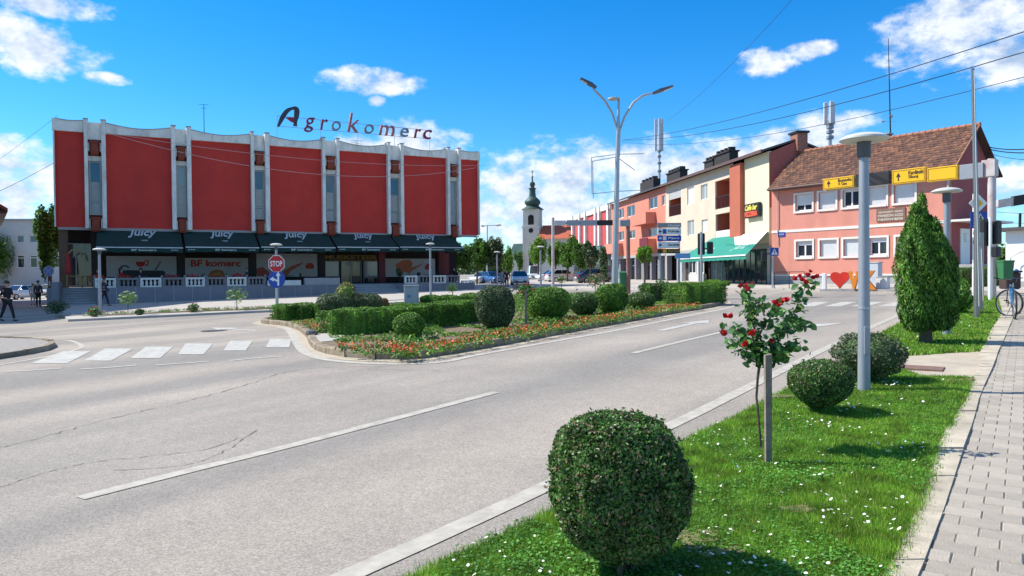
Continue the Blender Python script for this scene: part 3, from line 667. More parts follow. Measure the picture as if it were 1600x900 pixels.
# balustrade in alternate white and grey bays
def balu(a, b, m, z0=ZL, z1=ZL + .64):
    q = MB(); y = WO + .12; q.box(a, b, y - .12, y + .12, z1 - .13, z1); q.box(a, b, y - .09, y + .09, z0, z0 + .1)
    k = max(4, int((b - a) / .24))
    for i in range(k):
        x = a + (b - a) * (i + .5) / k; q.lathe([(.05, 0), (.075, .12), (.085, .2), (.05, .34), (.07, .41)], (x, y, z0 + .1), 6)
    q.box(a, a + .09, y - .11, y + .11, z0 + .1, z1 - .13); q.box(b - .09, b, y - .11, y + .11, z0 + .1, z1 - .13)
    return q.build('balustrade', m, store)
bx = [147, 182, 218, 253, 289, 321, 354, 386, 415]
for i in range(len(bx) - 1): balu(S(bx[i], WO) + .04, S(bx[i + 1], WO) - .04, M_BAL if i % 2 == 0 else M_BALG)
for i, x in enumerate(bx): a = S(x, WO); MB().lathe([(.06, 0), (.07, .5), (.04, .6), (.09, .7), (.05, .8)], (a, WO + .12, ZL), 8).build('newel', M_BALG, store)
bx = [632, 653, 676, 698, 719]
for i in range(4): balu(S(bx[i], WO) + .03, S(bx[i + 1], WO) - .03, M_BAL if i % 2 == 0 else M_BALG)
balu(S(722, WO), S(741, WO), M_BAL, ZL - .35, ZL + .2)
MB().cbox(S(418, WO), S(470, WO), WO - .08, WO + .4, ZL - .02, ZL + .36, .02).build('counter_box', M_BAL, store)
MB().cbox(S(476, WO), S(531, WO), WO - .02, WO + .4, ZL, ZL + .52, .02).build('planter_box', mat('grey_planter', (.33, .32, .32), .8, var=.1), store)
# recessed shopfront
BO = 3.5
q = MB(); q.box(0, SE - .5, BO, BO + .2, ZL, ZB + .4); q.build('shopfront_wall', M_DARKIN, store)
for i, px in enumerate((100, 150, 283, 395, 503, 597, 690)):
    a = S(px, .6); m = M_BROWN if i == 0 else (mat('dark_red_column', (.14, .03, .03), .8) if i in (5, 6) else M_DARKIN)
    MB().cbox(a - .28, a + .28, .5, 1.0, ZL, ZB + .36, .03).build('column', m, store)
def banner(x0, x1, y0, y1, col, name='banner', off=BO - .12):
    a, z1 = FS.at(x0, y0, off); b, z0 = FS.at(x1, y1, off)
    return MB().box(a, b, off, off + .06, z0, z1).build(name, mat(name + str(col)[:6], col, .6, var=.06, scale=1), store), a, b, z0, z1
def ban_shape(par, pts, col, off=BO - .13, name='print', k=0):
    P = [FS.at(x, y, off) for x, y in pts]; a = sum(P[i][0] * P[(i + 1) % len(P)][1] - P[(i + 1) % len(P)][0] * P[i][1] for i in range(len(P)))
    if a < 0: P.reverse()
    MB().py(P, off - .004 * (k + 1), off + .012).build(name, mat('print_' + '_'.join(str(round(c * 99)) for c in col), col, .6), par)
PALE = (.46, .46, .45)
b1, *_ = banner(166, 276, 400, 432, PALE)
ban_shape(b1, [(212,409),(227,409),(226,414),(222,417),(217,417),(213,414)], (.42, .02, .02)); ban_shape(b1, [(226,407),(231,406),(233,410),(231,415),(226,416),(226,414),(229,413),(231,410),(229,408),(226,409)], (.42, .02, .02))
ban_shape(b1, [(185,423),(200,422),(255,423),(258,425),(258,432),(186,432)], (.03, .03, .035))
ban_shape(b1, [(184,421),(190,415),(197,414),(203,418),(200,419),(196,416),(190,418),(187,424)], (.05, .04, .04)); ban_shape(b1, [(250,408),(252,409),(243,424),(240,424)], (.12, .13, .13), k=1)
b2, *_ = banner(285, 391, 403, 432, PALE)
a, z1 = FS.at(298, 406, BO - .13); b, z0 = FS.at(376, 416.5, BO - .13)
text_box('BF komerc', a, b, z0, z1, BO - .125, mat('red_print', (.45, .03, .02), .6), b2, depth=.02, bold=.035)
ban_shape(b2, [(325,432),(329,424),(338,421),(348,423),(352,432)], (.42, .12, .03)); ban_shape(b2, [(332,429),(338,424),(345,425),(347,430)], (.30, .26, .04), k=1)
b3, *_ = banner(400, 496, 396, 432, PALE)
ban_shape(b3, [(440,425),(455,416),(475,409),(470,414),(455,423),(448,432),(436,432)], (.45, .12, .06)); ban_shape(b3, [(477,415),(481,411),(488,411),(491,416),(490,420),(478,420)], (.40, .05, .03)); ban_shape(b3, [(402,432),(400,420),(410,417),(420,424),(424,432)], (.40, .08, .05))
gs, a, b, z0, z1 = banner(504, 592, 397, 407, (.02, .015, .012), 'name_board', BO - .2)
text_box('MUSKETEER', a + .15, b - .15, z0 + .08, z1 - .08, BO - .21, mat('gold_letters', (.26, .16, .035), .55, .3), gs, depth=.05, bold=.03)
MB().box(a, b, BO - .22, BO - .2, z0 - .04, z0 - .001).build('gold_trim', mat('gold_letters', (.26, .16, .035), .55, .3), gs)
def glz(x0, x1, y0, y1, m, mull=(), off=BO - .1):
    a, z1 = FS.at(x0, y0, off); b, z0 = FS.at(x1, y1, off); return window(store, a, b, z0, z1, off, mat('alu_frame', (.30, .30, .30), .5, .4), m, mull, fw=.06)
glz(505, 530, 408, 432, M_GLG); glz(533, 565, 408, 447, M_GLD, (.5,)).name = 'entrance_door'; glz(568, 591, 408, 432, M_GLG); glz(568, 591, 433, 447, M_GLD)
b4, *_ = banner(600, 680, 404, 432, PALE)
ban_shape(b4, [(618,414),(628,407),(640,406),(645,411),(643,418),(650,416),(662,411),(655,417),(645,422),(640,428),(632,424),(626,430),(620,424)], (.48, .14, .06)); ban_shape(b4, [(664,416),(667,412),(673,412),(675,417),(674,421),(664,421)], (.36, .03, .03)); ban_shape(b4, [(618,421),(624,418),(630,428),(626,432),(620,431)], (.06, .10, .05), k=2)
banner(683, 702, 396, 432, (.22, .03, .035), 'red_curtain', BO - .15)
glz(104, 148, 380, 447, M_GLD, (.33, .66), 3.2)
# awnings
def awning(x0, x1):
    a, b = FS.S(x0, -2.5, 388), FS.S(x1, -2.5, 388); yb, zb = 1.0, ZB + .40; yf = -2.5; zf = FS.Z(x0 + 20, 386, -2.5)
    sl_ = (zb - zf) / (yb - yf); q = MB(); n = 10
    for i in range(n):      # canvas with a light sag
        t0, t1 = i / n, (i + 1) / n; g = lambda t: (yf + (yb - yf) * t, zf + (zb - zf) * t - .05 * math.sin(math.pi * t))
        (ya, za), (yc, zc) = g(t0), g(t1); q.hexa([(a,ya,za-.02),(b,ya,za-.02),(b,yc,zc-.02),(a,yc,zc-.02)], [(a,ya,za),(b,ya,za),(b,yc,zc),(a,yc,zc)])
    aw = q.build('awning', M_AWN, store)
    q = MB(); n = 24
    for i in range(n):
        t0, t1 = a + (b - a) * i / n, a + (b - a) * (i + 1) / n; d0 = .36 + .03 * math.sin(i * 1.4); q.box(t0, t1, yf - .03, yf, zf - d0, zf - .04)
    v = q.build('valance', M_AWN, aw); MB().box(a, b, yf - .06, yf - .03, zf - .05, zf + .02).build('front_bar', mat('pale_bar', (.55, .58, .57), .5), aw)
    til = lambda X, Z, d: (yf + Z, zf + sl_ * Z + d + .012 - .05 * np.sin(np.pi * Z / (yb - yf)))
    cx = a + (b - a) * .53; w2 = (b - a) * .17
    text_box('Juicy', cx - w2, cx + w2, 1.45, 2.75, 0, M_AWNT, aw, depth=.02, bold=.02, shear=.25, tilt=til)
    text_box('100%', cx - w2 * .1, cx + w2 * .35, .95, 1.15, 0, M_AWNF, aw, depth=.01, tilt=til)
    text_box('BF komerc', cx - w2 * .8, cx + w2 * .9, zf - .25, zf - .12, yf - .034, M_AWNT, v, depth=.01, bold=.03)
    for k in (.08, .9): text_box('Juicy', a + (b - a) * k - .25, a + (b - a) * k + .25, zf - .24, zf - .13, yf - .034, M_AWNT, v, depth=.01, bold=.02)
for x0, x1 in ((150, 286), (290, 405), (408, 524), (527, 623), (625, 724)): awning(x0, x1)
# rooftop sign, standing on its own frame on the roof
SO = 1.2
sign = thing('rooftop_sign', 'rooftop lettering with a tall script capital on a thin frame above the red store', 'sign', FS.W(FS.S(432, SO, 200), SO, 0), FS.rz)
sx0 = FS.S(432, SO, 200)
M_LD = mat('dark_letter_face', (.035, .04, .06), .5, var=.3, scale=3); M_LR = mat('red_letter_face', (.20, .015, .03), .5, var=.3, scale=3, dirt=.6, dirtcol=(.04, .04, .06)); M_LG = mat('faded_letter_face', (.16, .20, .24), .5, var=.3, scale=3, dirt=.5, dirtcol=(.05, .06, .09)); M_LP = mat('worn_pink_letter_face', (.36, .12, .12), .6, var=.3, dirt=.4, dirtcol=(.35, .32, .32))
def letter(ch, x0, x1, y0, y1, m, bold=.0, shear=.2):
    a, za = FS.at(x0, y1, SO); b, zb_ = FS.at(x1, y0, SO)
    me, co = text_mesh(ch, m, .5, bold, shear); X = a + co[:, 0] * (b - a); Z = za + co[:, 1] * (zb_ - za) ; Y = np.where(co[:, 2] > 0, -.14, .10)
    me.vertices.foreach_set('co', np.stack([X - sx0, Y, Z], 1).astype(np.float32).ravel()); me.update(); me.name = 'letter'
    me.materials.append(mat('letter_side', (.20, .20, .21), .6)); link('letter', me, sign)
# the script capital: a bowed left leg, arch, straight right leg and a red tongue
def arch_letter():
    P = [FS.at(x, y, SO) for x, y in [(434.5,198),(438,190),(442,182),(448,174),(455,170),(461,169.5),(463.5,173),(463,181),(461.5,189),(461,197)]]
    C = catmull(P, 4); k = len(C); n = MB(); O = []; I = []
    for i, p in enumerate(C):
        d = (C[min(i + 1, k - 1)] - C[max(i - 1, 0)]).normalized(); w = .07 + .10 * abs(math.sin(i / k * math.pi * 2.2)) + .05 * (i / k); O.append(p + Vector((-d.y, d.x)) * w); I.append(p - Vector((-d.y, d.x)) * w)
    poly = [(p.x - sx0, p.y) for p in O + I[::-1]]; 
    for i in range(k - 1): n.py([(O[i].x - sx0, O[i].y), (I[i].x - sx0, I[i].y), (I[i+1].x - sx0, I[i+1].y), (O[i+1].x - sx0, O[i+1].y)], -.14, .1)
    n.build('letter', M_LD, sign)
    P = [FS.at(x, y, SO) for x, y in [(445.5,184),(458,184),(459,192),(455,191)]]; MB().py([(p[0] - sx0, p[1]) for p in P][::-1], -.16, .0).build('letter_tongue', mat('crimson_letter', (.30, .01, .03), .5), sign)
arch_letter()
for ch, x0, x1, y0, y1, m in [('g',475,492,184.5,206,M_LR),('r',500.5,512,187,202.5,M_LR),('o',518,532,190,204,M_LG),('k',543,560.5,178,206,M_LP),('o',569,583.5,195,208.5,M_LG),('m',592,616,197,211,M_LP),('e',625,638,200.5,213.5,M_LG),('r',647,657.5,202,215.5,M_LR),('c',661,674.5,203.5,217,M_LR)]: letter(ch, x0, x1, y0, y1, m)
q = MB()
def rail(p0, p1, r=.022):
    a = FS.at(*p0, SO + .14); b = FS.at(*p1, SO + .14); q.tube([(a[0] - sx0, .14, a[1]), (b[0] - sx0, .14, b[1])], r, 5)
rail((432, 181), (672, 204)); rail((432, 197), (672, 217))
for x, y0 in ((433, 181), (501, 187), (559, 193), (616.5, 199), (671.5, 204)): rail((x, y0), (x, y0 + 55), .02)
q.build('frame', M_METAL, sign)
# antenna, roof plants
def mast(name, label, cat, p, h, r, arms, m=M_METAL, group=None):
    t = thing(name, label, cat, p); MB().tube([(0, 0, 0), (0, 0, h)], [r, r * .6], 6).build('pole', m, t)
    q = MB()
    for (z, l, a) in arms: q.tube([(-l * math.cos(a), -l * math.sin(a), h * z), (l * math.cos(a), l * math.sin(a), h * z)], r * .4, 5)
    q.build('antenna_arms', m, t); return t
a = FS.W(FS.S(319, 2, 205), 2, 12.05); q = MB()
mast('roof_antenna', 'thin television aerial above the red store to the left of its rooftop lettering', 'antenna', a, FS.Z(319, 163, 2) - 12.05, .035, [(.99, .35, .3), (.9, .2, .3)], M_BLACK)
a = FS.W(FS.S(559, 2, 225), 2.5, 12.05)
mast('roof_antenna', 'low dead aerial with twigs behind the middle of the rooftop lettering', 'antenna', a, FS.Z(559, 219, 2.5) - 12.05, .04, [(.95, .5, .3), (.8, .6, .9), (.7, .4, 2)], M_METAL)
# ---------------------------------------------------------------- pink house with the tiled roof
FP = Fac(1206, 51.6, (.594, -.804))
pink = thing('pink_house', 'salmon pink two storey house with a brown tiled roof and white shuttered windows', 'house', FP.o, FP.rz)
M_PINK = mat('salmon_render', (.62, .25, .185), .85, var=.09, scale=1.2, bump=.25, bscale=20, dirt=.5, dirtcol=(.47, .20, .15), streak=.22)
M_PINKB = mat('white_plaster_band', (.72, .68, .62), .8, var=.06)
M_ROSE = mat('shaded_gable_render', (.33, .085, .085), .85, var=.1, scale=1, bump=.2)  # gable faces away from the sun; its shade is mixed into this darker red
M_PLINTH = mat('grey_plinth', (.34, .34, .33), .9, var=.15, scale=2, dirt=.4, dirtcol=(.22, .21, .19))
PE = FP.S(1487); RO = 2.7; PD = 5.4; ZE = 7.75
ZR = FP.Z(1513, 198, RO); gz = .35
ax = lambda px, py=300: FP.S(px, 0, py)
wins = []
for row, lst in ((0, [(1243,1269,303,329.5),(1279.5,1306,299.5,326.5),(1317,1343,296,324),(1357,1385,292,320.5),(1397,1429.5,288.5,315.5)]), (1, [(1244,1269.5,377,401.5),(1281,1308,375,401),(1318,1344,373,400.5),(1358.5,1386,371,398.5),(1400,1430,369.5,397)])):
    for k, (x0, x1, y0, y1) in enumerate(lst):
        xm = (x0 + x1) / 2; z1, z0 = FP.Z(xm, y0), FP.Z(xm, y1); wins.append((ax(x0), ax(x1), z0, z1, row, k))
zu = [w for w in wins if w[4] == 0]; 
for r_ in (0, 1):
    ws = [w for w in wins if w[4] == r_]; z0 = sum(w[2] for w in ws) / 5; z1 = sum(w[3] for w in ws) / 5
    wins = [w if w[4] != r_ else (w[0], w[1], z0, z1, r_, w[5]) for w in wins]
q = MB(); ZP = 1.80
zpl = FP.Z(1206, 430)
holes_wall(q, 0, PE, zpl, ZE, 0, [w[:4] for w in wins]); q.box(0, PE, .17, PD, zpl, ZE)
q.build('wall', M_PINK, pink)
q = MB(); q.box(-.02, PE + .02, .03, PD + .02, -.5, zpl - .06); q.build('plinth', M_PLINTH, pink)
q = MB(); q.box(-.03, PE + .03, -.04, PD, zpl - .06, zpl + .04); q.build('plinth_band', M_PINKB, pink)
zb1 = FP.Z(1300, 357); MB().box(0, PE, -.035, .05, zb1 - .09, zb1 + .09).build('string_course', M_PINKB, pink)
for (a, b, c, d, r_, k) in wins:
    openw = (r_ == 0 and k == 2) or (r_ == 1 and k in (0, 3)); half = r_ == 0 and k == 0
    if openw:
        w = window(pink, a, b, c, d, .12, M_FRW, M_GLD, (.5,), (), .10, casing=.13, cm=M_PINKB)
        MB().box(a + .05, b - .05, .10, .118, d - .28 * (1.0 if r_ else 0.5), d - .02).build('shutter', M_BLIND, w)
    else:
        w = window(pink, a, b, c, d, .12, M_FRW, M_GLD, (.5,), (), .08, casing=.13, cm=M_PINKB)
        q = MB(); z = d - .02; end = c + (.45 if half else .03)
        while z > end: q.hexa([(a+.04,.112,z-.075),(b-.04,.112,z-.075),(b-.04,.119,z-.075),(a+.04,.119,z-.075)], [(a+.04,.098,z),(b-.04,.098,z),(b-.04,.119,z),(a+.04,.119,z)]); z -= .078
        s_ = q.build('shutter', M_BLIND, w)
# roof: two slopes with every tile row modelled, tiles joined
M_TILE = mat('clay_roof_tile', (.145, .076, .054), .9, var=.35, scale=5, bump=.5, bscale=30, dirt=.6, dirtcol=(.11, .06, .045))
def tilemat():
    nt = M_TILE.node_tree; N = nt.nodes; L = nt.links; b = N['Principled BSDF']; src = b.inputs['Base Color'].links[0].from_socket
    ge = N.new('ShaderNodeNewGeometry'); rp = N.new('ShaderNodeValToRGB'); L.new(ge.outputs['Random Per Island'], rp.inputs[0])
    for i, (p, c) in enumerate([(0, (.62, .60, .62)), (.35, (.95, .9, .9)), (.7, (1.25, 1.15, 1.0)), (.93, (1.7, 1.5, 1.2))]):
        e = rp.color_ramp.elements[i] if i < 2 else rp.color_ramp.elements.new(p); e.position = p; e.color = (*c, 1)
    m = N.new('ShaderNodeMix'); m.data_type = 'RGBA'; m.blend_type = 'MULTIPLY'; m.inputs[0].default_value = 1; L.new(src, m.inputs[6]); L.new(rp.outputs[0], m.inputs[7]); L.new(m.outputs[2], b.inputs['Base Color'])
tilemat()
x_l, x_r = FP.S(1200, -.5, 292), PE + .45
xrl = FP.at(1247, 235, RO)[0]
ov = .55; slope = (ZR - ZE) / RO; zev = ZE - ov * slope * .55
rowl = math.hypot(RO + ov, ZR - zev)
q = MB(); nr = 17; r0 = random.Random(3)
for r_ in range(nr):
    t0, t1 = r_ / nr, (r_ + 1.12) / nr; xl = x_l + (xrl - x_l) * r_ / nr
    nt_ = int((x_r - xl) / .26)
    for c_ in range(nt_):
        a = xl + c_ * .26 + (.13 if r_ % 2 else 0); b = min(a + .245, x_r); j = r0.uniform(-.012, .012)
        if b - a < .05: continue
        y0, z0 = -ov + (RO + ov) * t0, zev + (ZR - zev) * t0; y1, z1 = -ov + (RO + ov) * min(1.0, t1), zev + (ZR - zev) * min(1.0, t1); m_ = (a + b) / 2
        lo = [(a, y0 + j, z0 + .05), (m_, y0 + j - .01, z0 + .09), (b, y0 + j, z0 + .05)]; hi = [(a, y1, z1 + .0), (m_, y1, z1 + .035), (b, y1, z1 + .0)]
        n0 = len(q.v); q.v += lo + hi + [(a, y0 + j, z0 + .01), (m_, y0 + j, z0 + .03), (b, y0 + j, z0 + .01)]
        for f in ((0,1,4,3),(1,2,5,4),(6,7,1,0),(7,8,2,1)): q.f.append(tuple(n0 + i for i in f)); q.mi.append(0)
roof_t = q.build('roof_tiles', M_TILE, pink); roof_t['kind'] = 'stuff'
q = MB(); q.px([(-ov, zev - .06), (RO, ZR - .08), (PD + ov, zev - .06), (PD + ov, zev + .02), (RO, ZR), (-ov, zev + .02)], xrl, x_r - .01)
q.hexa([(x_l, -ov, zev - .06), (xrl, -ov, zev - .06), (xrl, RO, ZR - .08), (xrl - .01, RO, ZR - .08)], [(x_l, -ov, zev + .0), (xrl, -ov, zev + .0), (xrl, RO, ZR - .02), (xrl - .01, RO, ZR - .02)])
q.build('roof_deck', mat('roof_underside', (.10, .06, .045), .9), pink)
q = MB(); k = int((x_r - xrl) / .38)
for i in range(k):
    a = xrl + (x_r - xrl) * i / k; b = a + (x_r - xrl) / k * .97; q.tube([(a, RO, ZR + .02), (b, RO, ZR + .035)], [.13, .15], 8)
for (xa, ya, za, xb, yb2, zb2) in ((x_r, -ov, zev, x_r, RO, ZR),):
    for i in range(10): t0, t1 = i / 10, (i + .96) / 10; q.tube([(xa - .02, ya + (yb2 - ya) * t0, za + (zb2 - za) * t0 + .05), (xb - .02, ya + (yb2 - ya) * t1, za + (zb2 - za) * t1 + .07)], .06, 6)
q.build('ridge_tiles', mat('ridge_tile', (.34, .15, .09), .9, var=.3, scale=4), pink)
q = MB(); q.tube([(x_l, -ov - .06, zev - .05), (x_r, -ov - .06, zev - .05)], .07, 8); q.box(x_l, x_r, -ov + .02, 0, zev - .14, zev - .07); q.build('gutter', mat('brown_gutter', (.12, .07, .06), .6), pink)
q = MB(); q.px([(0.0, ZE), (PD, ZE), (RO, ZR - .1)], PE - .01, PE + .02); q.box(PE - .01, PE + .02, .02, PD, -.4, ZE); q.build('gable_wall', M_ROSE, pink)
MB().tube([(FP.S(1483), -.12, zev - .1), (FP.S(1483), -.12, .9)], .07, 8).build('downpipe', mat('pale_downpipe', (.48, .46, .43), .5), pink)
MB().tube([(FP.S(1216), -.08, zev - .1), (FP.S(1216), -.08, 3.6)], .035, 6).build('downpipe', mat('pale_downpipe', (.48, .46, .43), .5), pink)
# gable side door and porch slab
FG = Fac(1487, FP.W(PE).y, (.804, .594))
def gab(px, py): s_, z = FG.at(px, py); return s_, z
g0, zt_ = gab(1499.5, 357); g1, zb_ = gab(1513.5, 413)
q = MB(); q.box(PE + .02, PE + .08, g0, g1, zb_, zt_); dr = q.build('side_door', M_FRW, pink)
q = MB(); q.box(PE + .081, PE + .09, g0 + .32 * (g1 - g0), g0 + .62 * (g1 - g0), zb_ + 1.3, zt_ - .25); q.build('door_glass', M_GLG, dr)
q = MB(); q.box(PE, PE + 1.3, -.1, PD - .3, zt_ + .35, zt_ + .47); q.build('porch_slab', M_PINKB, pink)
q = MB(); q.box(PE, PE + 1.2, .1, PD, -.3, zb_ - .01); q.build('porch_step', M_PLINTH, pink)
a, z1 = FP.at(1370, 327); b, z0 = FP.at(1415, 344)
q = MB(); q.box(a, b, -.06, -.002, z0, z1); wb = q.build('wooden_sign', mat('brown_board', (.22, .12, .08), .7, var=.2), pink)
for i, t in enumerate(('ugostiteljski objekt', 'PANSION KOD', 'restorana')):
    h = (z1 - z0) / 3.6; text_box(t, a + .12, b - .12, z1 - .1 - h * (i + 1) + .02, z1 - .1 - h * i - .04, -.062, mat('cream_print', (.62, .58, .5), .7), wb, depth=.008, bold=.01)
a, z1 = FP.at(1216, 363); b, z0 = FP.at(1227, 369.5)
q = MB(); q.box(a, b, -.04, -.002, z0, z1); pl = q.build('street_name_plate', mat('blue_enamel', (.03, .05, .30), .4), pink)
text_box('ULICA', a + .06, b - .06, (z0 + z1) / 2 - .05, (z0 + z1) / 2 + .06, -.042, M_AWNT, pl, depth=.006)
a, z1 = FP.at(1449, 346); b, z0 = FP.at(1466, 361); MB().cbox(a, b, -.55, -.002, z0, z1, .02).build('wall_unit', M_BLIND, pink)
cs = FP.S(1380, RO, 210); q = MB(); q.cbox(cs - .3, cs + .3, RO + .1, RO + .6, ZR - .6, ZR + .35, .02); q.m = 1; q.box(cs - .36, cs + .36, RO + .04, RO + .66, ZR + .35, ZR + .43); q.build('chimney', [mat('brick_chimney', (.30, .14, .10), .9, var=.3, scale=5), M_COP], pink)
# ---------------------------------------------------------------- cream apartment block and its orange neighbour, one terrace running away from the camera
FC = Fac(1202, 52.5, (.15, -.989))
cream = thing('apartment_block', 'cream and yellow three storey block with recessed balconies above a green cafe awning', 'apartment building', FC.o, FC.rz)
ZC = FC.Z(1199, 237); CM = FC.S(1040); CL = FC.S(955); zg = .75
M_CREAM = mat('cream_render', (.62, .51, .39), .85, var=.07, scale=.8, bump=.2, bscale=18, dirt=.3, dirtcol=(.42, .36, .28), streak=.35)
M_YEL = mat('yellow_render', (.68, .595, .41), .85, var=.06, scale=.8, bump=.2, bscale=18, dirt=.15, dirtcol=(.5, .44, .3), streak=.35)
M_ORW = mat('orange_render', (.60, .22, .15), .85, var=.08, scale=.8, bump=.2, bscale=18, dirt=.2, dirtcol=(.45, .18, .12), streak=.35)
M_BRK = mat('terracotta_render', (.42, .12, .07), .85, var=.1, scale=.8, bump=.2)
M_ROOFD = mat('dark_sheet_roof', (.09, .08, .08), .6, .2, .15)
c = lambda px, py=300: FC.S(px, 0, py)
def hole(x0, x1, y0, y1): xm = (x0 + x1) / 2; return (c(x0), c(x1), FC.Z(xm, y1), FC.Z(xm, y0))
ZG = FC.Z(1110, 388)   # top of the shop level
cw_ = [hole(1073.5,1084.5,292,319), hole(1095,1105.5,288,312), hole(1074,1084.5,344,368), hole(1096,1105.5,343,362)]
lg = [hole(1117.5,1143,280,325), hole(1118,1143,333,378), hole(1045,1064,298,337)]
q = MB(); holes_wall(q, CM, c(1146), ZG, ZC, 0, cw_, .15); 
# recessed balconies are cut as deeper openings
q = MB(); allh = [(a, b, z0, z1) for (a, b, z0, z1) in cw_] + lg
xs0, xs1 = CM, c(1146)
holes_wall(q, xs0, xs1, ZG, ZC, 0, allh, .15); q.build('wall', M_CREAM, cream)
q = MB(); q.box(CM, -.01, 1.3, 4.2, zg - .6, ZC); q.build('core_wall', M_BRK, cream)
for (a, b, z0, z1) in cw_: window(cream, a, b, z0, z1, .1, M_FRW, M_BLIND if random.random() < .3 else M_GLG, (.5,), (), .09)
for i, (a, b, z0, z1) in enumerate(lg):
    q = MB(); q.box(a, b, .15, 1.29, z0 - .14, z0 - .002); q.box(a, b, .15, 1.29, z1, z1 + .1); q.box(a - .1, a, .15, 1.29, z0, z1); q.box(b, b + .1, .15, 1.29, z0, z1); q.build('loggia', M_BRK, cream)
    mid = a + (b - a) * .55; window(cream, a + .25, mid, z0 + .9, z1 - .25, 1.2, M_FRW, M_GLD, (), (), .1)
    window(cream, mid + .2, b - .15, z0 + .02, z1 - .25, 1.2, M_FRW, M_GLD, (), (), .1, name='balcony_door')
    if i == 1: MB().box(a, b, .02, .12, z0 + .0, z0 + .95).build('white_parapet', M_BLIND, cream)
    else:
        q = MB(); q.box(a, b, .0, .06, z0 + .95, z0 + 1.0); n = 12
        for k in range(n + 1): x = a + (b - a) * k / n; q.box(x - .02, x + .02, .01, .05, z0 + .05, z0 + .95)
        q.box(a, b, .0, .05, z0, z0 + .05); q.build('railing', M_BLACK, cream)
    if i == 2: MB().box(a, b, .03, .12, z1 - .75, z1 - .01).build('shutter', mat('grey_shutter', (.40, .40, .38), .6, var=.1), cream)
q = MB(); a, b = c(1146.5), c(1163); q.box(a, b, -.35, .5, ZG + .2, ZC - .25); q.build('terracotta_pier', M_BRK, cream)
q = MB(); q.box(b, 0, .0, 4.2, FC.Z(1180, 385), ZC); q.build('yellow_wall', M_YEL, cream)
# roof and gable end
ZRC = ZC + .80
def roof_block(par, x0, x1):
    q = MB(); q.px([(-.55, ZC - .05), (2.1, ZRC), (4.6, ZC - .05), (4.6, ZC + .07), (2.1, ZRC + .14), (-.55, ZC + .10)], x0, x1); q.build('roof', M_ROOFD, par)
    q = MB(); q.box(x0, x1, -.62, -.54, ZC - .1, ZC + .12); q.build('gutter', mat('brown_gutter', (.12, .07, .06), .6), par)
roof_block(cream, CM, .02)
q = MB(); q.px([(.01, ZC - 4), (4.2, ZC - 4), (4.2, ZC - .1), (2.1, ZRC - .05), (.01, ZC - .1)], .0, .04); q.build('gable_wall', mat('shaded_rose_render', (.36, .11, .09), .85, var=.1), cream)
q = MB(); cx = FC.S(1243, 2.2, 220); q.cbox(-.7, .3, 2.0, 2.8, ZC, FC.Z(1242, 210, 2.2), .02); q.m = 1; q.box(-.8, .4, 1.9, 2.9, FC.Z(1242, 210, 2.2), FC.Z(1242, 207, 2.2)); q.build('chimney', [mat('brick_chimney', (.30, .14, .10), .9, var=.3, scale=5), M_BLACK], cream)
M_SOOT = mat('sooty_chimney', (.035, .032, .032), .9, var=.3, scale=4, bump=.5)
def chim(par, x0, x1, y0, y1):
    a, b = FC.S(x0, 1.4, y1), FC.S(x1, 1.4, y1); z1 = FC.Z((x0 + x1) / 2, y0, 1.4); z0 = ZC; q = MB(); q.cbox(a, b, 1.1, 1.9, z0, z1 - .3, .03); n = max(3, int((b - a) / .7))
    for k in range(n): x = a + (b - a) * (k + .5) / n; q.box(x - .16, x + .16, 1.2, 1.75, z1 - .3, z1)
    q.box(a - .08, b + .08, 1.0, 2.0, z1 - .42, z1 - .31); q.build('chimney', M_SOOT, par)
for v in ((1046,1067,263,285), (1105,1119,245,262), (1121,1145,233,258)): chim(cream, *v)
# cafe level
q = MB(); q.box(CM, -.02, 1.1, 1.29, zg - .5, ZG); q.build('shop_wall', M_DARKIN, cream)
q = MB(); q.box(CM, -.02, -.02, 1.1, ZG - .35, ZG + .02); q.build('shop_fascia', mat('grey_fascia', (.36, .36, .35), .8), cream)
for px in (1040.5, 1064, 1090, 1201): a = c(px, 420); MB().cbox(a - .25, a + .15, .0, .4, zg - .5, ZG - .35, .02).build('pillar', mat('pale_pillar', (.50, .49, .47), .8), cream)
for i in range(5):
    a = c(1100 + i * 17, 420); b = c(1100 + (i + 1) * 17 - 1.5, 420); window(cream, a, b, zg, ZG - .4, .7, mat('dark_green_frame', (.02, .10, .09), .5), M_GLD, (.5,), (), .08, name='shop_window')
for i in range(2):
    a = c(1065 + i * 12, 420); b = c(1065 + (i + 1) * 12 - 1, 420); window(cream, a, b, zg + .9, ZG - .5, .7, M_FRW, M_GLD, (.5,), (), .1, name='shop_window')
MB().box(c(1065, 420), c(1089, 420), .6, .9, zg - .4, zg + .88).build('stall_riser', mat('pale_pillar', (.50, .49, .47), .8), cream)
a, z1 = FC.at(1169, 320); b, z0 = FC.at(1191, 338)
q = MB(); q.cbox(a, b, -.3, -.05, z0, z1, .02); sg = q.build('cafe_sign', M_BLACK, cream)
text_box('Caffe bar', a + .15, b - .15, (z0 + z1) / 2 + .02, z1 - .1, -.302, mat('yellow_neon', (.75, .62, .08), .5), sg, depth=.03, bold=.03, shear=.3)
text_box('PIZZERIA', a + .12, b - .12, z0 + .08, (z0 + z1) / 2 - .06, -.302, mat('orange_neon', (.75, .10, .04), .5), sg, depth=.03, bold=.05)
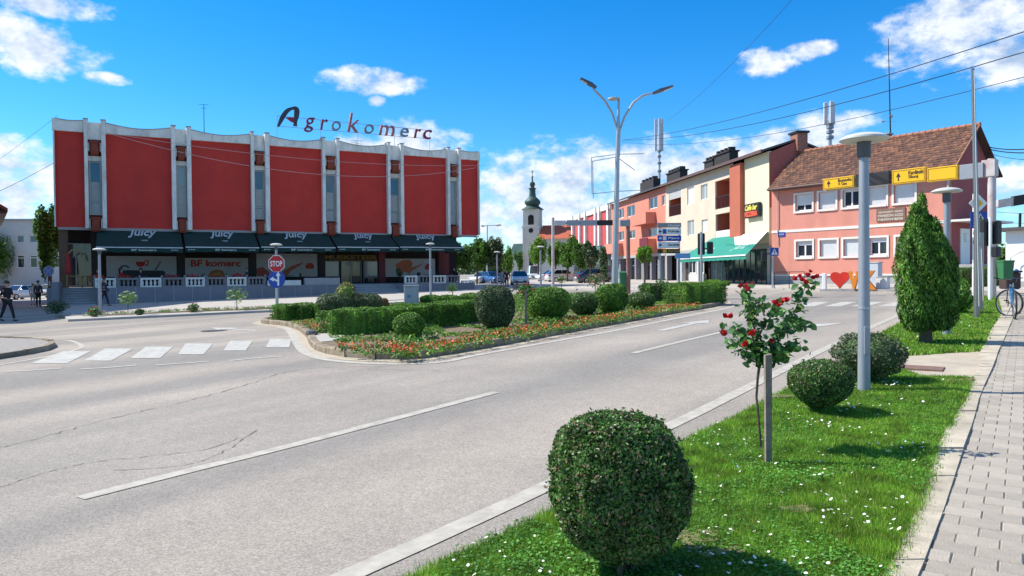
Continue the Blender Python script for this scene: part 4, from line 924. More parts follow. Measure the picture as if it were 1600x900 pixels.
# large awning: green canvas with a white upper part at the near end
M_AWG = mat('bright_green_canvas', (.02, .23, .17), .8, var=.12, scale=1.5, bump=.2, bscale=8)
M_AWW = mat('white_canvas', (.72, .72, .69), .8, var=.05)
def cafe_awning():
    top0 = FC.at(1160, 378, .0); yf = -3.0; 
    xa = FC.S(1061, yf, 405); xb = FC.S(1166, yf, 400)
    zf = FC.Z(1150, 399, yf); zt = FC.Z(1195, 362, -.1)
    q = MB(); q.hexa([(xa, yf, zf - .02), (xb, yf, zf - .02), (-.1, -.05, zt - .03), (xa, -.05, zt - .03)], [(xa, yf, zf), (xb, yf, zf), (-.1, -.05, zt), (xa, -.05, zt)])
    aw = q.build('awning', M_AWG, cream)
    # white upper band
    t = .45; L_ = lambda p, r, k: tuple(p[i] + (r[i] - p[i]) * k for i in range(3))
    A, B, C_, D_ = (xb - 1.5, yf, zf + .02), (xb, yf, zf + .02), (-.1, -.05, zt + .02), (-5.5, -.05, zt + .02)
    q = MB(); q.quad(L_(A, D_, t), L_(B, C_, t), C_, D_); q.build('white_panel', M_AWW, aw)
    q = MB(); n = 30
    for i in range(n):
        a = xa + (xb - xa) * i / n; b = xa + (xb - xa) * (i + 1) / n; q.quad((a, yf - .01, zf - .28 - .04 * (i % 2)), (b, yf - .01, zf - .28 - .04 * ((i + 1) % 2)), (b, yf - .01, zf - .03), (a, yf - .01, zf - .03))
    q.build('valance', M_AWG, aw); MB().box(xa, xb, yf - .06, yf - .011, zf - .06, zf + .03).build('front_bar', M_AWW, aw)
    for k in (.3, .75): text_box('Jana', xa + (xb - xa) * k - .9, xa + (xb - xa) * k + .9, .6, 1.5, 0, mat('pale_green_print', (.25, .5, .42), .8), aw, depth=.015, tilt=lambda X, Z, d: (yf + Z, zf + (zt - zf) / (2.95) * Z + d + .01))
cafe_awning()
# orange part
orange = thing('apartment_block', 'orange three storey block with projecting balconies and dark shopfronts beside the cream block', 'apartment building', FC.W(CM), FC.rz)
ox = lambda px, py=330: FC.S(px, 0, py) - CM
def ohole(x0, x1, y0, y1): xm = (x0 + x1) / 2; return (ox(x0), ox(x1), FC.Z(xm, y1), FC.Z(xm, y0))
oh = [ohole(1014,1027,308,326), ohole(980,992,321,338), ohole(966.5,975,326,341), ohole(1034,1039.5,305,321), ohole(1014,1027,356,369), ohole(982,992,360,373), ohole(966.5,975,362,376)]
q = MB(); holes_wall(q, CL - CM, -.01, ZG, ZC, 0, oh, .15); q.box(CL - CM, -.01, .16, 4.2, ZG, ZC); q.build('wall', M_ORW, orange)
for h in oh: window(orange, *h, .1, M_FRW, M_GLG if random.random() < .4 else M_GLD, (.5,), (), .09)
for (x0, x1, y0, y1) in ((1001,1025,333,346), (1001,1025,377,388), (957,973,384,393)):
    a, b = ox(x0), ox(x1); z0, z1 = FC.Z((x0 + x1) / 2, y1, -1), FC.Z((x0 + x1) / 2, y0, -1); z1 = z0 + 1.0
    q = MB(); q.box(a, b, -1.1, -1.0, z0, z1); q.box(a, a + .1, -1.0, -.0, z0, z1); q.box(b - .1, b, -1.0, .0, z0, z1); q.box(a, b, -1.1, .0, z0 - .15, z0 - .002); bal = q.build('balcony', M_ORW, orange)
    if y0 == 326: MB().cbox(b - 1.2, b - .4, -.8, -.4, z1 - .9, z1 + .4, .03).build('air_conditioner', mat('blue_box', (.15, .28, .55), .6), bal)
sg = MB(); a, z1 = FC.at(1000, 373, -1.1); b, z0 = FC.at(1013, 385, -1.1); sg.box(a - CM, b - CM, -1.18, -1.12, z0, z1); sg.build('dark_red_sign', mat('maroon_board', (.16, .01, .02), .5), orange)
MB().box(CL - CM, -.01, -.05, 4.2, ZG - .3, ZG - .002).build('shop_fascia', mat('grey_fascia', (.36, .36, .35), .8), orange)
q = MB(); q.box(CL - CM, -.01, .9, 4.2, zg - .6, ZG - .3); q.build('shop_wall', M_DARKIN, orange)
for i in range(7):
    a = ox(957 + i * 12, 415); b = ox(957 + (i + 1) * 12 - 1.5, 415); window(orange, a, b, zg - .1, ZG - .5, .5, M_METAL, M_GLD if i % 3 else M_GLG, (.5,), (.75,), .1, name='shop_window')
    MB().box(b + .02, b + .5, .0, .5, zg - .5, ZG - .3).build('pillar', M_GREYW, orange)
q = MB(); q.px([(-.55, ZC - .05), (2.1, ZRC), (4.6, ZC - .05), (4.6, ZC + .07), (2.1, ZRC + .14), (-.55, ZC + .10)], CL - CM, -.01); q.build('roof', M_ROOFD, orange)
q = MB(); a, b = FC.S(1004, 1.4, 290) - CM, FC.S(1025, 1.4, 290) - CM; z1 = FC.Z(1015, 278, 1.4); q.cbox(a, b, 1.1, 1.9, ZC, z1 - .3, .03)
for k in range(4): x = a + (b - a) * (k + .5) / 4; q.box(x - .2, x + .2, 1.2, 1.75, z1 - .3, z1)
q.build('chimney', M_SOOT, orange)
# red panelled building further along
FR = Fac(955, FC.W(CL).y + .3, (.15, -.989))
rear = thing('office_building', 'smaller red panelled building with white fins beyond the orange block', 'shop building', FR.o, FR.rz)
RL = FR.S(896); zr0, zr1 = FR.Z(930, 385), FR.Z(950, 321)
fx = [896, 907, 916, 932, 938, 952]
q = MB(); q.box(RL, 0, .1, 8, zg, zr1 - .4); q.build('wall', mat('pinkish_red_render', (.47, .07, .07), .8, var=.08), rear)
q = MB(); q.box(RL, 0, -.1, 8, zr1 - .5, zr1 + .1); q.build('fascia', M_WHT, rear)
for px in fx: a = FR.S(px); MB().box(a - .35, a + .35, -.3, .12, zr0, zr1 + .15).build('fin', M_WHT, rear)
q = MB(); q.box(RL, 0, .05, .11, zg, zr0); q.build('shopfront', M_GLD, rear)
MB().box(FR.S(952), -.0, -.05, .1, zr0, zr1 - .5).build('grey_bay', M_PLINTH, rear)
# ---------------------------------------------------------------- church far down the street
cb = D(833, 430, 190.0); cxp = cb.x; sc = 190 / FPX
ch = thing('church', 'cream church with tall clock tower, green onion dome and red tiled nave', 'church', (cxp, 190, 1.5), math.radians(-14))
M_CHW = mat('cream_church_render', (.60, .53, .44), .85, var=.08, scale=.3); M_COPR = mat('green_copper', (.045, .085, .07), .55, .3, .25, .6)
zc = lambda py: EYE + (429.7 - py) * sc - 1.5
w = 13.2 * sc
q = MB(); q.box(-w, w, -w, w, -2, zc(357)); q.box(-w * 1.06, w * 1.06, -w * 1.06, w * 1.06, zc(357), zc(354)); q.box(-w * .95, w * .95, -w * .95, w * .95, zc(354), zc(328)); q.build('tower', M_CHW, ch)
q = MB()
for s_ in (-1, 1):
    q.box(s_ * w * .9 - .2, s_ * w * .9 + .2, -w - .12, -w, -2, zc(357))
q.build('pilaster', M_CHW, ch)
q = MB(); q.box(-.75, .75, -w * .97, -w * .9, zc(352), zc(340)); q.lathe([(.75, 0), (.75, .01)], (0, -w * .93, zc(340)), 12); q.py([(-.75, zc(340)), (.75, zc(340)), (.5, zc(337.6)), (0, zc(336.4)), (-.5, zc(337.6))], -w * .97, -w * .9); q.build('belfry_opening', M_DARKIN, ch)
q = MB(); q.py([(math.cos(t * .7854 / 1.5) * .62, zc(361) + math.sin(t * .7854 / 1.5) * .62) for t in range(12)], -w - .08, -w + .05); q.build('clock_face', M_DARKIN, ch)
q = MB(); q.box(-.5, .5, -w - .05, -w + .05, zc(420), zc(404)); q.build('tower_window', M_DARKIN, ch)
q = MB(); n0 = [(w * 1.35, zc(328)), (w * 1.30, zc(327.4)), (w * .9, zc(324)), (w * .72, zc(322)), (w * .95, zc(318)), (w * .95, zc(315)), (w * .7, zc(311)), (w * .42, zc(308)), (w * .36, zc(300)), (w * .36, zc(296)), (w * .5, zc(295)), (w * .2, zc(293)), (w * .34, zc(289)), (w * .3, zc(286)), (w * .10, zc(284)), (w * .07, zc(278)), (w * .14, zc(277)), (w * .03, zc(275)), (.05, zc(271))]
q.lathe(n0, (0, 0, 0), 16); q.build('onion_dome', M_COPR, ch, smooth=True)
q = MB(); q.box(-.07, .07, -.07, .07, zc(272), zc(266)); q.box(-.45, .45, -.06, .06, zc(269.5), zc(268.7)); q.build('cross', M_COPR, ch)
q = MB(); q.box(w + .02, w + 17, -4, 8, -2, zc(373)); q.box(-w - 3, -w - .02, -3, 6, -2, zc(395)); q.build('nave', M_CHW, ch)
q = MB(); q.px([(-4.6, zc(375)), (8.6, zc(375)), (2, zc(352))], w + .03, w + 17.4); q.build('nave_roof', mat('orange_tile_roof', (.42, .10, .05), .85, var=.15, scale=.5), ch)
q = MB(); q.px([(-3.4, zc(397)), (6.4, zc(397)), (1.5, zc(380))], -w - 3.3, -w - .03); q.build('side_roof', M_COPR, ch)
# ---------------------------------------------------------------- left: pale block, out-of-frame house eave
FW = Fac(70, 100, (.985, .12))
wb_ = thing('office_building', 'pale grey rendered two storey block with small dark windows behind the parked cars', 'office building', FW.o, FW.rz)
M_PALE = mat('pale_grey_render', (.50, .50, .48), .85, var=.07, scale=.3, bump=.1, dirt=.2, dirtcol=(.38, .37, .35), streak=.3)
wx = lambda px: FW.S(px, 0, 380)
wh = []
for (y0, y1) in ((367.5, 379), (398.5, 418.5)):
    for (x0, x1) in ((-150,-138),(-120,-108),(-88,-76),(-35,-23),(-12,0),(25.5,37.5),(45.5,57.5),(84,94),(104,114)): wh.append((wx(x0), wx(x1), FW.Z(40, y1), FW.Z(40, y0), y0))
q = MB(); za = FW.Z(40, 345); holes_wall(q, wx(-260), wx(130), -2, za, 0, [h[:4] for h in wh], .2); q.box(wx(-260), wx(130), .25, 12, -2, za - .01); q.build('wall', M_PALE, wb_)
q = MB(); q.box(wx(-260) - .2, wx(130) + .2, -.3, 12.2, za, za + .25); q.build('roof_edge', M_COP, wb_)
for h in wh: window(wb_, *h[:4], .14, M_FRW if h[4] > 390 else M_BLIND, M_GLD if h[4] > 390 else M_GLB, (), (.78,) if h[4] > 390 else (), .10)
q = MB(); q.cbox(wx(43), wx(49.5), 3, 4.2, za, FW.Z(46, 336.5, 3), .03); q.build('chimney', M_SOOT, wb_)
lh = thing('corner_house', 'overhanging brown roof corner of a house at the left edge', 'house', (-51.0, 61.6, -.5), math.radians(36))
q = MB(); q.box(-10, 5.6, -9, 8, 0, 7.2); q.build('wall', mat('buff_render', (.45, .40, .33), .85, var=.1), lh)
q = MB(); q.py([(-10.8, 7.5), (-2.5, 13.7), (7.1, 7.5), (7.1, 7.75), (-2.5, 14.1), (-10.8, 7.75)], -9.6, 8.6); q.build('roof', M_TILE, lh)
q = MB(); q.box(5.6, 7.0, -9.4, 8.4, 7.32, 7.49); q.build('eave_boarding', mat('brown_gutter', (.12, .07, .06), .6), lh)
tb = thing('added_shade_building', 'added unseen six storey building outside the left edge that shades the corner', 'building', (-38.5, 35, -.7), 0)  # unseen block, added off frame to throw the shadow across the corner
q = MB(); hs2 = [(a, a + 1.2, z_, z_ + 1.5) for a in (1.5, 5, 8.5, 12, 15.5) for z_ in (1.2, 4.4, 7.6, 10.8, 14, 17)]
q.extr([(0, 0), (0, 18.5), (-12, 18.5), (-12, 0)], lambda p: (p[0], p[1], 0), lambda p: (p[0], p[1], 20)); q.build('wall', mat('buff_render', (.45, .40, .33), .85, var=.1), tb)
for (a, b, z0, z1) in hs2: w = MB().box(.002, .05, a, b, z0, z1).build('window', M_FRW, tb); MB().box(.051, .06, a + .1, b - .1, z0 + .1, z1 - .1).build('pane', M_GLD, w)
MB().box(-12.5, .6, -.5, 19, 20.002, 20.3).build('roof', M_ROOFD, tb)
# white kiosk at the right
kb = G(1590, 446, .1); FK = Fac(1571, 36, (.55, -.83))
kio = thing('kiosk', 'white flat roofed kiosk with a black roof edge at the right side of the frame', 'kiosk', FK.o, FK.rz)
q = MB(); zk = FK.Z(1580, 361); q.box(0, 6.5, 0, 4, .3, zk); q.build('wall', mat('bright_white_wall', (.78, .78, .76), .7, var=.03), kio)
q = MB(); q.box(-.35, 6.9, -.4, 4.3, zk, zk + .16); q.build('roof', M_ROOFD, kio)
q = MB(); q.box(-.02, 6.52, -.03, 4.02, .25, 1.15); q.build('plinth', M_PLINTH, kio)
q = MB(); hs_ = FK.S(1576, -.3, 400); q.tube([(hs_, -.3, 1.5), (hs_ + .1, -.3, 2.3), (hs_ + .5, -.3, 2.55), (hs_ + 1.6, -.3, 2.6)], .025, 6); q.tube([(hs_ + .9, -.3, 2.55), (hs_ + .9, -.3, 1.4)], .025, 6); q.build('handrail', M_METAL, kio)
# ================================================================ PLANTS
LM_BOX = leafmat('box_leaf', (.018, .06, .014), (.125, .27, .05), (.28, .19, .11), .3, .38, pos3=.86, scale=9)
LM_PRIV = leafmat('privet_leaf', (.045, .12, .015), (.15, .31, .035), (.26, .38, .07), .3, pos3=.92, scale=3)
LM_DARK = leafmat('dark_shrub_leaf', (.03, .065, .022), (.10, .16, .055), (.24, .20, .13), .2, pos3=.86, scale=4)
LM_THUJA = leafmat('thuja_spray', (.025, .085, .010), (.11, .25, .025), (.20, .34, .04), .25, pos3=.9, scale=3)
LM_TREE = leafmat('tree_leaf', (.035, .10, .012), (.11, .24, .03), (.18, .32, .04), .35, pos3=.92, scale=.8)
LM_LIME = leafmat('bright_tree_leaf', (.07, .17, .015), (.17, .32, .03), (.24, .38, .05), .4, pos3=.92, scale=.8)
LM_ROSE = leafmat('rose_leaf', (.03, .10, .025), (.12, .26, .06), (.26, .38, .08), .25, .35, 6, .92)
M_BARK = mat('bark', (.10, .075, .05), .95, var=.35, scale=8, bump=.8, bscale=30)
M_PETR = mat('red_petal', (.50, .008, .022), .6, var=.35, scale=30)
M_CORE = {}
def leafy(name, label, cat, base, a, b, h, m, leaf, n, p=2.6, group=None, z0=.0, rz=0, asp=.55, seed=None, stems=0, up=0, jit=.7, amp=.06, depth=.25, stemh=None, taper=.22):
    """a clipped shrub: dense twiggy heart, thousands of leaves, a few stems"""
    t = thing(name, label, cat, base, rz, group); seed = seed or random.randrange(9999)
    c = h * .5 + z0; P, Nn = superell(n, a, b, h * .5, p, seed, amp, depth); P[:, 2] += c
    ns = int(n / 160) + 40; D_ = rng.normal(0, 1, (ns, 3)); D_[:, 2] = np.abs(D_[:, 2]) * 1.1 - .25; D_ /= np.linalg.norm(D_, axis=1)[:, None]
    rr_s = (np.abs(D_) ** p).sum(1) ** (-1 / p); ln = rng.uniform(.01, .10, ns) ** 1.2 * 1.6; SP_ = []; SN = []      # young shoots that stick out of the clipped surface
    for k_ in range(6): SP_.append(D_ * (rr_s * (.96 + ln * k_ / 5))[:, None] * [a, b, h * .5] + [0, 0, c] + rng.normal(0, leaf * .25, (ns, 3))); SN.append(D_)
    P = np.concatenate([P] + SP_); Nn = np.concatenate([Nn] + SN)
    lowz = np.clip((c - P[:, 2]) / (h * .5), 0, 1.1) ** 1.4; P[:, :2] *= (1 - taper * lowz)[:, None]
    V = leaf_mesh(P, Nn, leaf, asp, jit, up, wv=.5); raw_quads('foliage', V, m, t)
    q = MB(); core(q, (0, 0, c), a * .80, b * .80, h * .40, p); q.v = [(x_ * (1 - taper * min(1, max(0, (c - z_) / (h * .5))) ** 1.4), y_ * (1 - taper * min(1, max(0, (c - z_) / (h * .5))) ** 1.4), z_) for x_, y_, z_ in q.v]; q.build('twiggy_core', m, t)
    q = MB(); r = random.Random(seed)
    for k in range(max(3, stems)):
        x, y = r.uniform(-.3, .3) * a, r.uniform(-.3, .3) * b; q.tube([(x * .5, y * .5, -.05), (x, y, z0 + .04), (x * 2, y * 2, z0 + h * .3)], [.02 * min(1, h), .016 * min(1, h), .008], 5)
    q.build('stems', M_BARK, t)
    return t
def hedge(name, label, base_pts, w, h, m, leaf, dens, z0=.1, top=.0, group=None):
    """clipped hedge along a path of world points"""
    P = catmull(base_pts, 5); o = P[0]; t = thing(name, label, 'hedge', (o.x, o.y, T(o.x, o.y)), 0, group)
    L_ = sum((P[i + 1] - P[i]).length for i in range(len(P) - 1)); pts = []; nr = []
    k = int(dens * (L_ * (w + 2 * h) + 2 * w * h)); r = rng
    seg = np.array([(q.x - o.x, q.y - o.y) for q in P]); sl = np.r_[0, np.cumsum(np.linalg.norm(np.diff(seg, axis=0), axis=1))]
    s = r.uniform(-w * .1, L_ + w * .1, k); X = np.interp(s, sl, seg[:, 0]); Y = np.interp(s, sl, seg[:, 1])
    i = np.clip(np.searchsorted(sl, s) - 1, 0, len(seg) - 2); d = seg[i + 1] - seg[i]; d /= np.linalg.norm(d, axis=1)[:, None]; nn = np.stack([-d[:, 1], d[:, 0]], 1)
    per = r.uniform(0, w + 2 * h, k); side = np.where(per < h, -1, np.where(per > h + w, 1, 0))
    lat = np.where(side == 0, (per - h) - w / 2, side * w / 2); z = np.where(side == 0, h, np.where(side < 0, per, per - h - w))
    ends = r.uniform(0, 1, k) < (2 * w * h) / (L_ * (w + 2 * h) + 1e-6) * 1.2
    e1 = ends & (r.uniform(0, 1, k) < .5); e2 = ends & ~e1
    lat = np.where(ends, r.uniform(-w / 2, w / 2, k), lat); z = np.where(ends, r.uniform(0, h, k), z); s = np.where(e1, -w * .1, np.where(e2, L_ + w * .1, s))
    X = np.interp(s, sl, seg[:, 0]); Y = np.interp(s, sl, seg[:, 1]); ex = np.where(e1, -.1 * w, np.where(e2, .1 * w, 0)); X += ex * d[:, 0]; Y += ex * d[:, 1]
    inn = r.power(1.0, k) ** 2.5 * .10; wob = .03 * np.sin(s * 3.1) + .02 * np.sin(s * 7.7 + 1)
    lat = lat * (1 - inn) + 0; z = z * (1 - inn * .8) + np.where(side == 0, wob, 0)
    rc = np.minimum(1, (h - z) / .12 + .55); lat *= np.where(side != 0, np.minimum(1, .93 + .07 * rc), 1)
    X += nn[:, 0] * lat; Y += nn[:, 1] * lat; gz = GA * X + GB * Y
    Nn = np.stack([nn[:, 0] * side - d[:, 0] * e1 * 1 + d[:, 0] * e2, nn[:, 1] * side - d[:, 1] * e1 + d[:, 1] * e2, (side == 0) * 1.0], 1)
    V = leaf_mesh(np.stack([X, Y, z + z0 + gz], 1), Nn, leaf, .55, .7); raw_quads('foliage', V, m, t)
    q = MB(); A = offset_path(P, -w * .42); B = offset_path(P, w * .42)
    for j in range(len(P) - 1):
        f = lambda p, zz: (p.x - o.x, p.y - o.y, GA * (p.x - o.x) + GB * (p.y - o.y) + zz)
        q.hexa([f(A[j], .05), f(A[j + 1], .05), f(B[j + 1], .05), f(B[j], .05)], [f(A[j], h * .9 + z0), f(A[j + 1], h * .9 + z0), f(B[j + 1], h * .9 + z0), f(B[j], h * .9 + z0)])
    q.build('twiggy_core', m, t); return t
def gz(px, py, h=.1): p = G(px, py, h); return p
# --- near verge
p = gz(968, 897)
leafy('round_shrub', 'large clipped box bush in the foreground, nearest the camera', 'shrub', p, .348, .34, .77, LM_BOX, .020, 75000, 2.45, 'clipped shrubs on the lawn', z0=.05, stems=9, amp=.09, depth=.34, jit=.95, taper=.34)
p = gz(1282, 646)
leafy('round_shrub', 'small round clipped box ball left of the near lamp post', 'shrub', p, .295, .29, .50, LM_BOX, .022, 22000, 2.5, 'clipped shrubs on the lawn', z0=.05, stems=4, amp=.08, taper=.42)
p = gz(1358, 597)
leafy('spiky_shrub', 'loose twiggy bush just behind the near lamp post', 'shrub', p, .44, .40, .60, LM_DARK, .040, 9000, 2.3, 'clipped shrubs on the lawn', z0=.03, stems=9, asp=.35, up=1.2, amp=.14, depth=.7, jit=1.2)
# thuja with a tall and a lower peak
p = gz(1446, 537); s_ = 1 / scale_at(p)
th = thing('thuja_tree', 'tall dark green conifer with two peaks on the far lawn', 'conifer', p)
q = MB(); q.tube([(0, 0, -.05), (.01, 0, .3), (0, 0, 1.6)], [.11, .10, .03], 10); q.tube([(.02, 0, .2), (.28, 0, .55), (.3, 0, 1.4)], [.07, .05, .02], 8); q.build('trunk', M_BARK, th)
Vs = []
def spire(cx, cy, z0, z1, rmax, n, seed):
    z = rng.beta(1.25, 1.25, n); th_ = rng.uniform(0, 2 * math.pi, n)
    prof = np.interp(z, [0, .06, .15, .35, .6, .8, .93, 1], [.42, .76, .97, 1.0, .97, .80, .50, .05])
    r = .93 * prof * rmax * (1 - rng.power(1, n) ** 3 * .5) * (1 + .13 * np.sin(th_ * 3 + z * 9 + seed) + .15 * np.sin(th_ * 8 + z * 31 + seed * 2) * np.sin(z * 17 + th_ * 2))
    P = np.stack([cx + r * np.cos(th_), cy + r * np.sin(th_), z0 + z * (z1 - z0)], 1); N_ = np.stack([np.cos(th_), np.sin(th_), np.full(n, .4)], 1)
    Vs.append(leaf_mesh(P, N_, .085, .24, .75, up=2.2))
spire(-.13, 0, .22, 2.45, .36, 17000, 1); spire(.23, -.05, .25, 1.85, .29, 10000, 2); spire(.03, .12, .2, 2.1, .34, 6000, 3); spire(.05, -.06, .3, 2.28, .30, 7000, 6)
for (cx_, z0_, z1_, r_, n_) in ((-.06, 1.9, 2.72, .10, 900), (-.22, 1.7, 2.52, .11, 1000), (-.36, 1.0, 2.0, .12, 1100), (.08, 1.4, 2.25, .13, 900), (.30, 1.2, 1.95, .12, 900), (.40, .8, 1.6, .10, 900), (-.30, .5, 1.5, .13, 1200), (.0, 1.2, 2.2, .13, 1300)): spire(cx_, random.uniform(-.2, .05), z0_, z1_, r_, n_, random.uniform(0, 9))
raw_quads('foliage', np.concatenate(Vs), LM_THUJA, th)
# --- lawn
def in_poly(X, Y, poly):
    c = np.zeros(len(X), bool); k = len(poly); j = k - 1
    for i in range(k):
        xi, yi, xj, yj = poly[i][0], poly[i][1], poly[j][0], poly[j][1]
        t = ((yi > Y) != (yj > Y)) & (X < (xj - xi) * (Y - yi) / (yj - yi + 1e-12) + xi); c ^= t; j = i
    return c
def sample_lawn(poly, n, power=1.6):
    xs_ = [p[0] for p in poly]; ys_ = [p[1] for p in poly]; out = []
    X = rng.uniform(min(xs_) - .04, max(xs_) + .04, n * 6); Y = rng.uniform(min(ys_), max(ys_), n * 6)
    keep = rng.uniform(0, 1, n * 6) < np.clip((3.6 / np.maximum(Y, 3.0)) ** power, 0, 1); X, Y = X[keep], Y[keep]
    j = rng.normal(0, .035, (len(X), 2)); c = in_poly(X + j[:, 0], Y + j[:, 1], poly) & (Y > 2.9); X, Y = X[c], Y[c]
    return X[:n], Y[:n]
LM_GRASS = leafmat('grass_blade', (.08, .20, .012), (.23, .42, .035), (.50, .47, .13), .35, .5, 5, .91)
def grass(poly, n, hgt, wid, name='grass', power=1.6):
    X, Y = sample_lawn(poly, n, power); k = len(X); Z = GA * X + GB * Y + .095
    dn = .5 + .5 * np.sin(X * 2.3 + np.sin(Y * 1.9)) * np.sin(Y * 2.7 + 1.3 * np.sin(X * 3.1)); dist = np.hypot(X, Y)
    H = hgt * rng.uniform(.45, 1.2, k) * (.75 + .5 * dn); W = wid * rng.uniform(.6, 1.3, k) * np.clip(dist / 5, 1, 3); a = rng.uniform(0, 2 * math.pi, k); l = rng.uniform(.0, .9, k) * H; b = rng.uniform(0, 2 * math.pi, k)
    V = np.empty((k, 3, 3)); V[:, 0] = np.stack([X - np.cos(a) * W, Y - np.sin(a) * W, Z - .01], 1); V[:, 1] = np.stack([X + np.cos(a) * W, Y + np.sin(a) * W, Z - .01], 1); V[:, 2] = np.stack([X + np.cos(b) * l, Y + np.sin(b) * l, Z + H], 1)
    return tag(raw_quads(name, V.reshape(-1, 3), LM_GRASS, nv=3), kind='stuff', label='short green grass covering the verge lawn')
L1t = [(p.x, p.y) for p in L1]; L2t = [(p.x, p.y) for p in L2]
grass(L1t, 420000, .042, .0030); grass(L2t, 110000, .055, .006, power=.3)
LM_CLOV = leafmat('clover_leaf', (.05, .17, .02), (.13, .33, .045), None, .3, .6, 2)
X, Y = sample_lawn(L1t, 60000); cl = np.sin(X * 3.1 + 1) * np.sin(Y * 2.1 + 2 * np.sin(X)) > -.15; X, Y = X[cl], Y[cl]; k = len(X)
P = np.stack([X, Y, GA * X + GB * Y + .10 + rng.uniform(0, .035, k)], 1)
tag(raw_quads('clover', leaf_mesh(P, np.tile([0, 0, 1.0], (k, 1)), .018, .9, .35), LM_CLOV), 'low clover leaves among the grass', kind='stuff')
# trodden bare patches, drawn as thin uneven sheets of soil with dry blades
q = MB(); r_p = random.Random(8)
for (x, y, a, b) in ((1100, 862, .22, .12), (1250, 800, .10, .05), (1080, 840, .14, .08), (1500, 596, .2, .1), (1225, 622, .12, .08)):
    g = G(x, y, .1)
    for k_ in range(14): aa, rr2 = r_p.uniform(0, 6.28), r_p.uniform(0, 1) ** .5; cx_, cy_ = g.x + math.cos(aa) * a * rr2, g.y + math.sin(aa) * b * rr2; q.pz([(cx_ + math.cos(t_) * r_p.uniform(.02, .05), cy_ + math.sin(t_) * r_p.uniform(.015, .04)) for t_ in [i_ * .785 for i_ in range(8)]], T(cx_, cy_) + .09, T(cx_, cy_) + .122 + r_p.uniform(0, .006))
tag(q.build('bare_soil', mat('dry_thatch', (.25, .20, .11), .95, var=.4, scale=30, bump=.8, bscale=90)), 'dry bare soil patches in the lawn', kind='stuff')
# daisies in drifts
cen = [(1080,765,.35),(1040,700,.3),(1115,690,.25),(1290,668,.22),(1320,675,.2),(1330,605,.3),(1400,603,.2),(1310,790,.3),(1345,820,.2),(1240,895,.25),(1200,860,.3),(1390,700,.25),(1270,740,.3),(1175,760,.4),(1080,850,.25),(830,880,.4),(1350,640,.3),(1180,700,.35),(1300,640,.3)]
xs_, ys_ = [], []
for (a, b, s_) in cen:
    g = G(a, b, .1); k = int(17 * random.uniform(.5, 1.5)); xs_.append(rng.normal(g.x, s_ * .6, k)); ys_.append(rng.normal(g.y, s_ * .6, k))
X, Y = sample_lawn(L1t, 160); xs_.append(X); ys_.append(Y); X, Y = sample_lawn(L2t, 220, .3); xs_.append(X); ys_.append(Y)
X = np.concatenate(xs_); Y = np.concatenate(ys_); c = in_poly(X, Y, L1t) | in_poly(X, Y, L2t); X, Y = X[c], Y[c]; k = len(X); Z = GA * X + GB * Y + .095 + rng.uniform(.035, .06, k)
R_d = .0085 * rng.uniform(.7, 1.25, k) * np.clip(np.hypot(X, Y) / 7, 1, 1.8); ang = np.arange(8) * math.pi / 4; V = []
tx, ty = rng.normal(0, .35, k), rng.normal(0, .35, k)
for i in range(8):
    V.append(np.stack([X + R_d * np.cos(ang[i]), Y + R_d * np.sin(ang[i]), Z + R_d * (tx * math.cos(ang[i]) + ty * math.sin(ang[i]))], 1))
V = np.stack(V, 1); V2 = []
for i in range(8):
    V2.append(np.stack([X + .3 * R_d * np.cos(ang[i]), Y + .3 * R_d * np.sin(ang[i]), Z + .002 + .3 * R_d * (tx * math.cos(ang[i]) + ty * math.sin(ang[i]))], 1))
V2 = np.stack(V2, 1); allV = np.concatenate([V.reshape(-1, 3), V2.reshape(-1, 3)])
tag(raw_quads('daisies', allV, [mat('daisy_white', (.80, .80, .76), .7, var=.02), mat('daisy_yellow', (.65, .45, .03), .7)], nv=8, mi=[0] * k + [1] * k), 'small white daisies scattered over the lawn', kind='stuff')
# --- the near standard rose and its stake
YR = 6.02
st = G(1200, 726, .1)
stk = thing('wooden_stake', 'weathered square wooden stake beside the near red rose', 'stake', st)
q = MB(); q.hexa([(-.020, -.018, -.05), (.024, -.018, -.05), (.024, .018, -.05), (-.020, .018, -.05)], [(-.024, -.02, .84), (.026, -.02, .85), (.026, .02, .85), (-.024, .02, .84)]); q.build('post', mat('weathered_wood', (.24, .19, .145), .9, var=.35, scale=14, bump=.7, bscale=60, dirt=.5, dirtcol=(.10, .08, .06)), stk)
rb = G(1191, 722, .1); rose = thing('rose_tree', 'tall standard rose with dark red blooms, nearest the camera', 'rose', rb)
def rp(px, py, dy=0.0): v = D(px, py, YR + dy); return v - rb
q = MB(); q.tube([(-.005, .03, -.03), rp(1189, 700, .03), rp(1186, 660, .02), rp(1182, 620, .03), rp(1184, 590, .0), rp(1188, 562, .0)], [.013, .011, .010, .010, .011, .012], 7); q.build('stem', M_BARK, rose)
br = [[(1190,566,0),(1206,560,.02),(1222,553,.04)],[(1190,566,0),(1172,558,-.03),(1156,548,-.04)],[(1200,548,-.05),(1212,556,-.08),(1228,548,-.08)],[(1190,566,0),(1178,540,.05),(1160,520,.1),(1140,512,.12)], [(1190,566,0),(1184,530,-.05),(1172,495,-.06),(1165,468,-.05),(1163,452,-.04)], [(1190,566,0),(1206,540,0),(1222,515,.05),(1240,490,.08),(1252,462,.08),(1262,440,.08)], [(1222,515,.05),(1245,508,.12),(1262,512,.15)], [(1190,566,0),(1215,548,-.1),(1235,540,-.15),(1249,543,-.16)], [(1184,530,-.05),(1195,505,-.1),(1210,490,-.05),(1218,476,0)], [(1178,540,.05),(1152,538,-.05),(1140,528,-.08)], [(1190,566,0),(1200,552,.1),(1206,535,.14)], [(1172,495,-.06),(1185,480,.02),(1187,465,.03)]]
q = MB(); LP = []
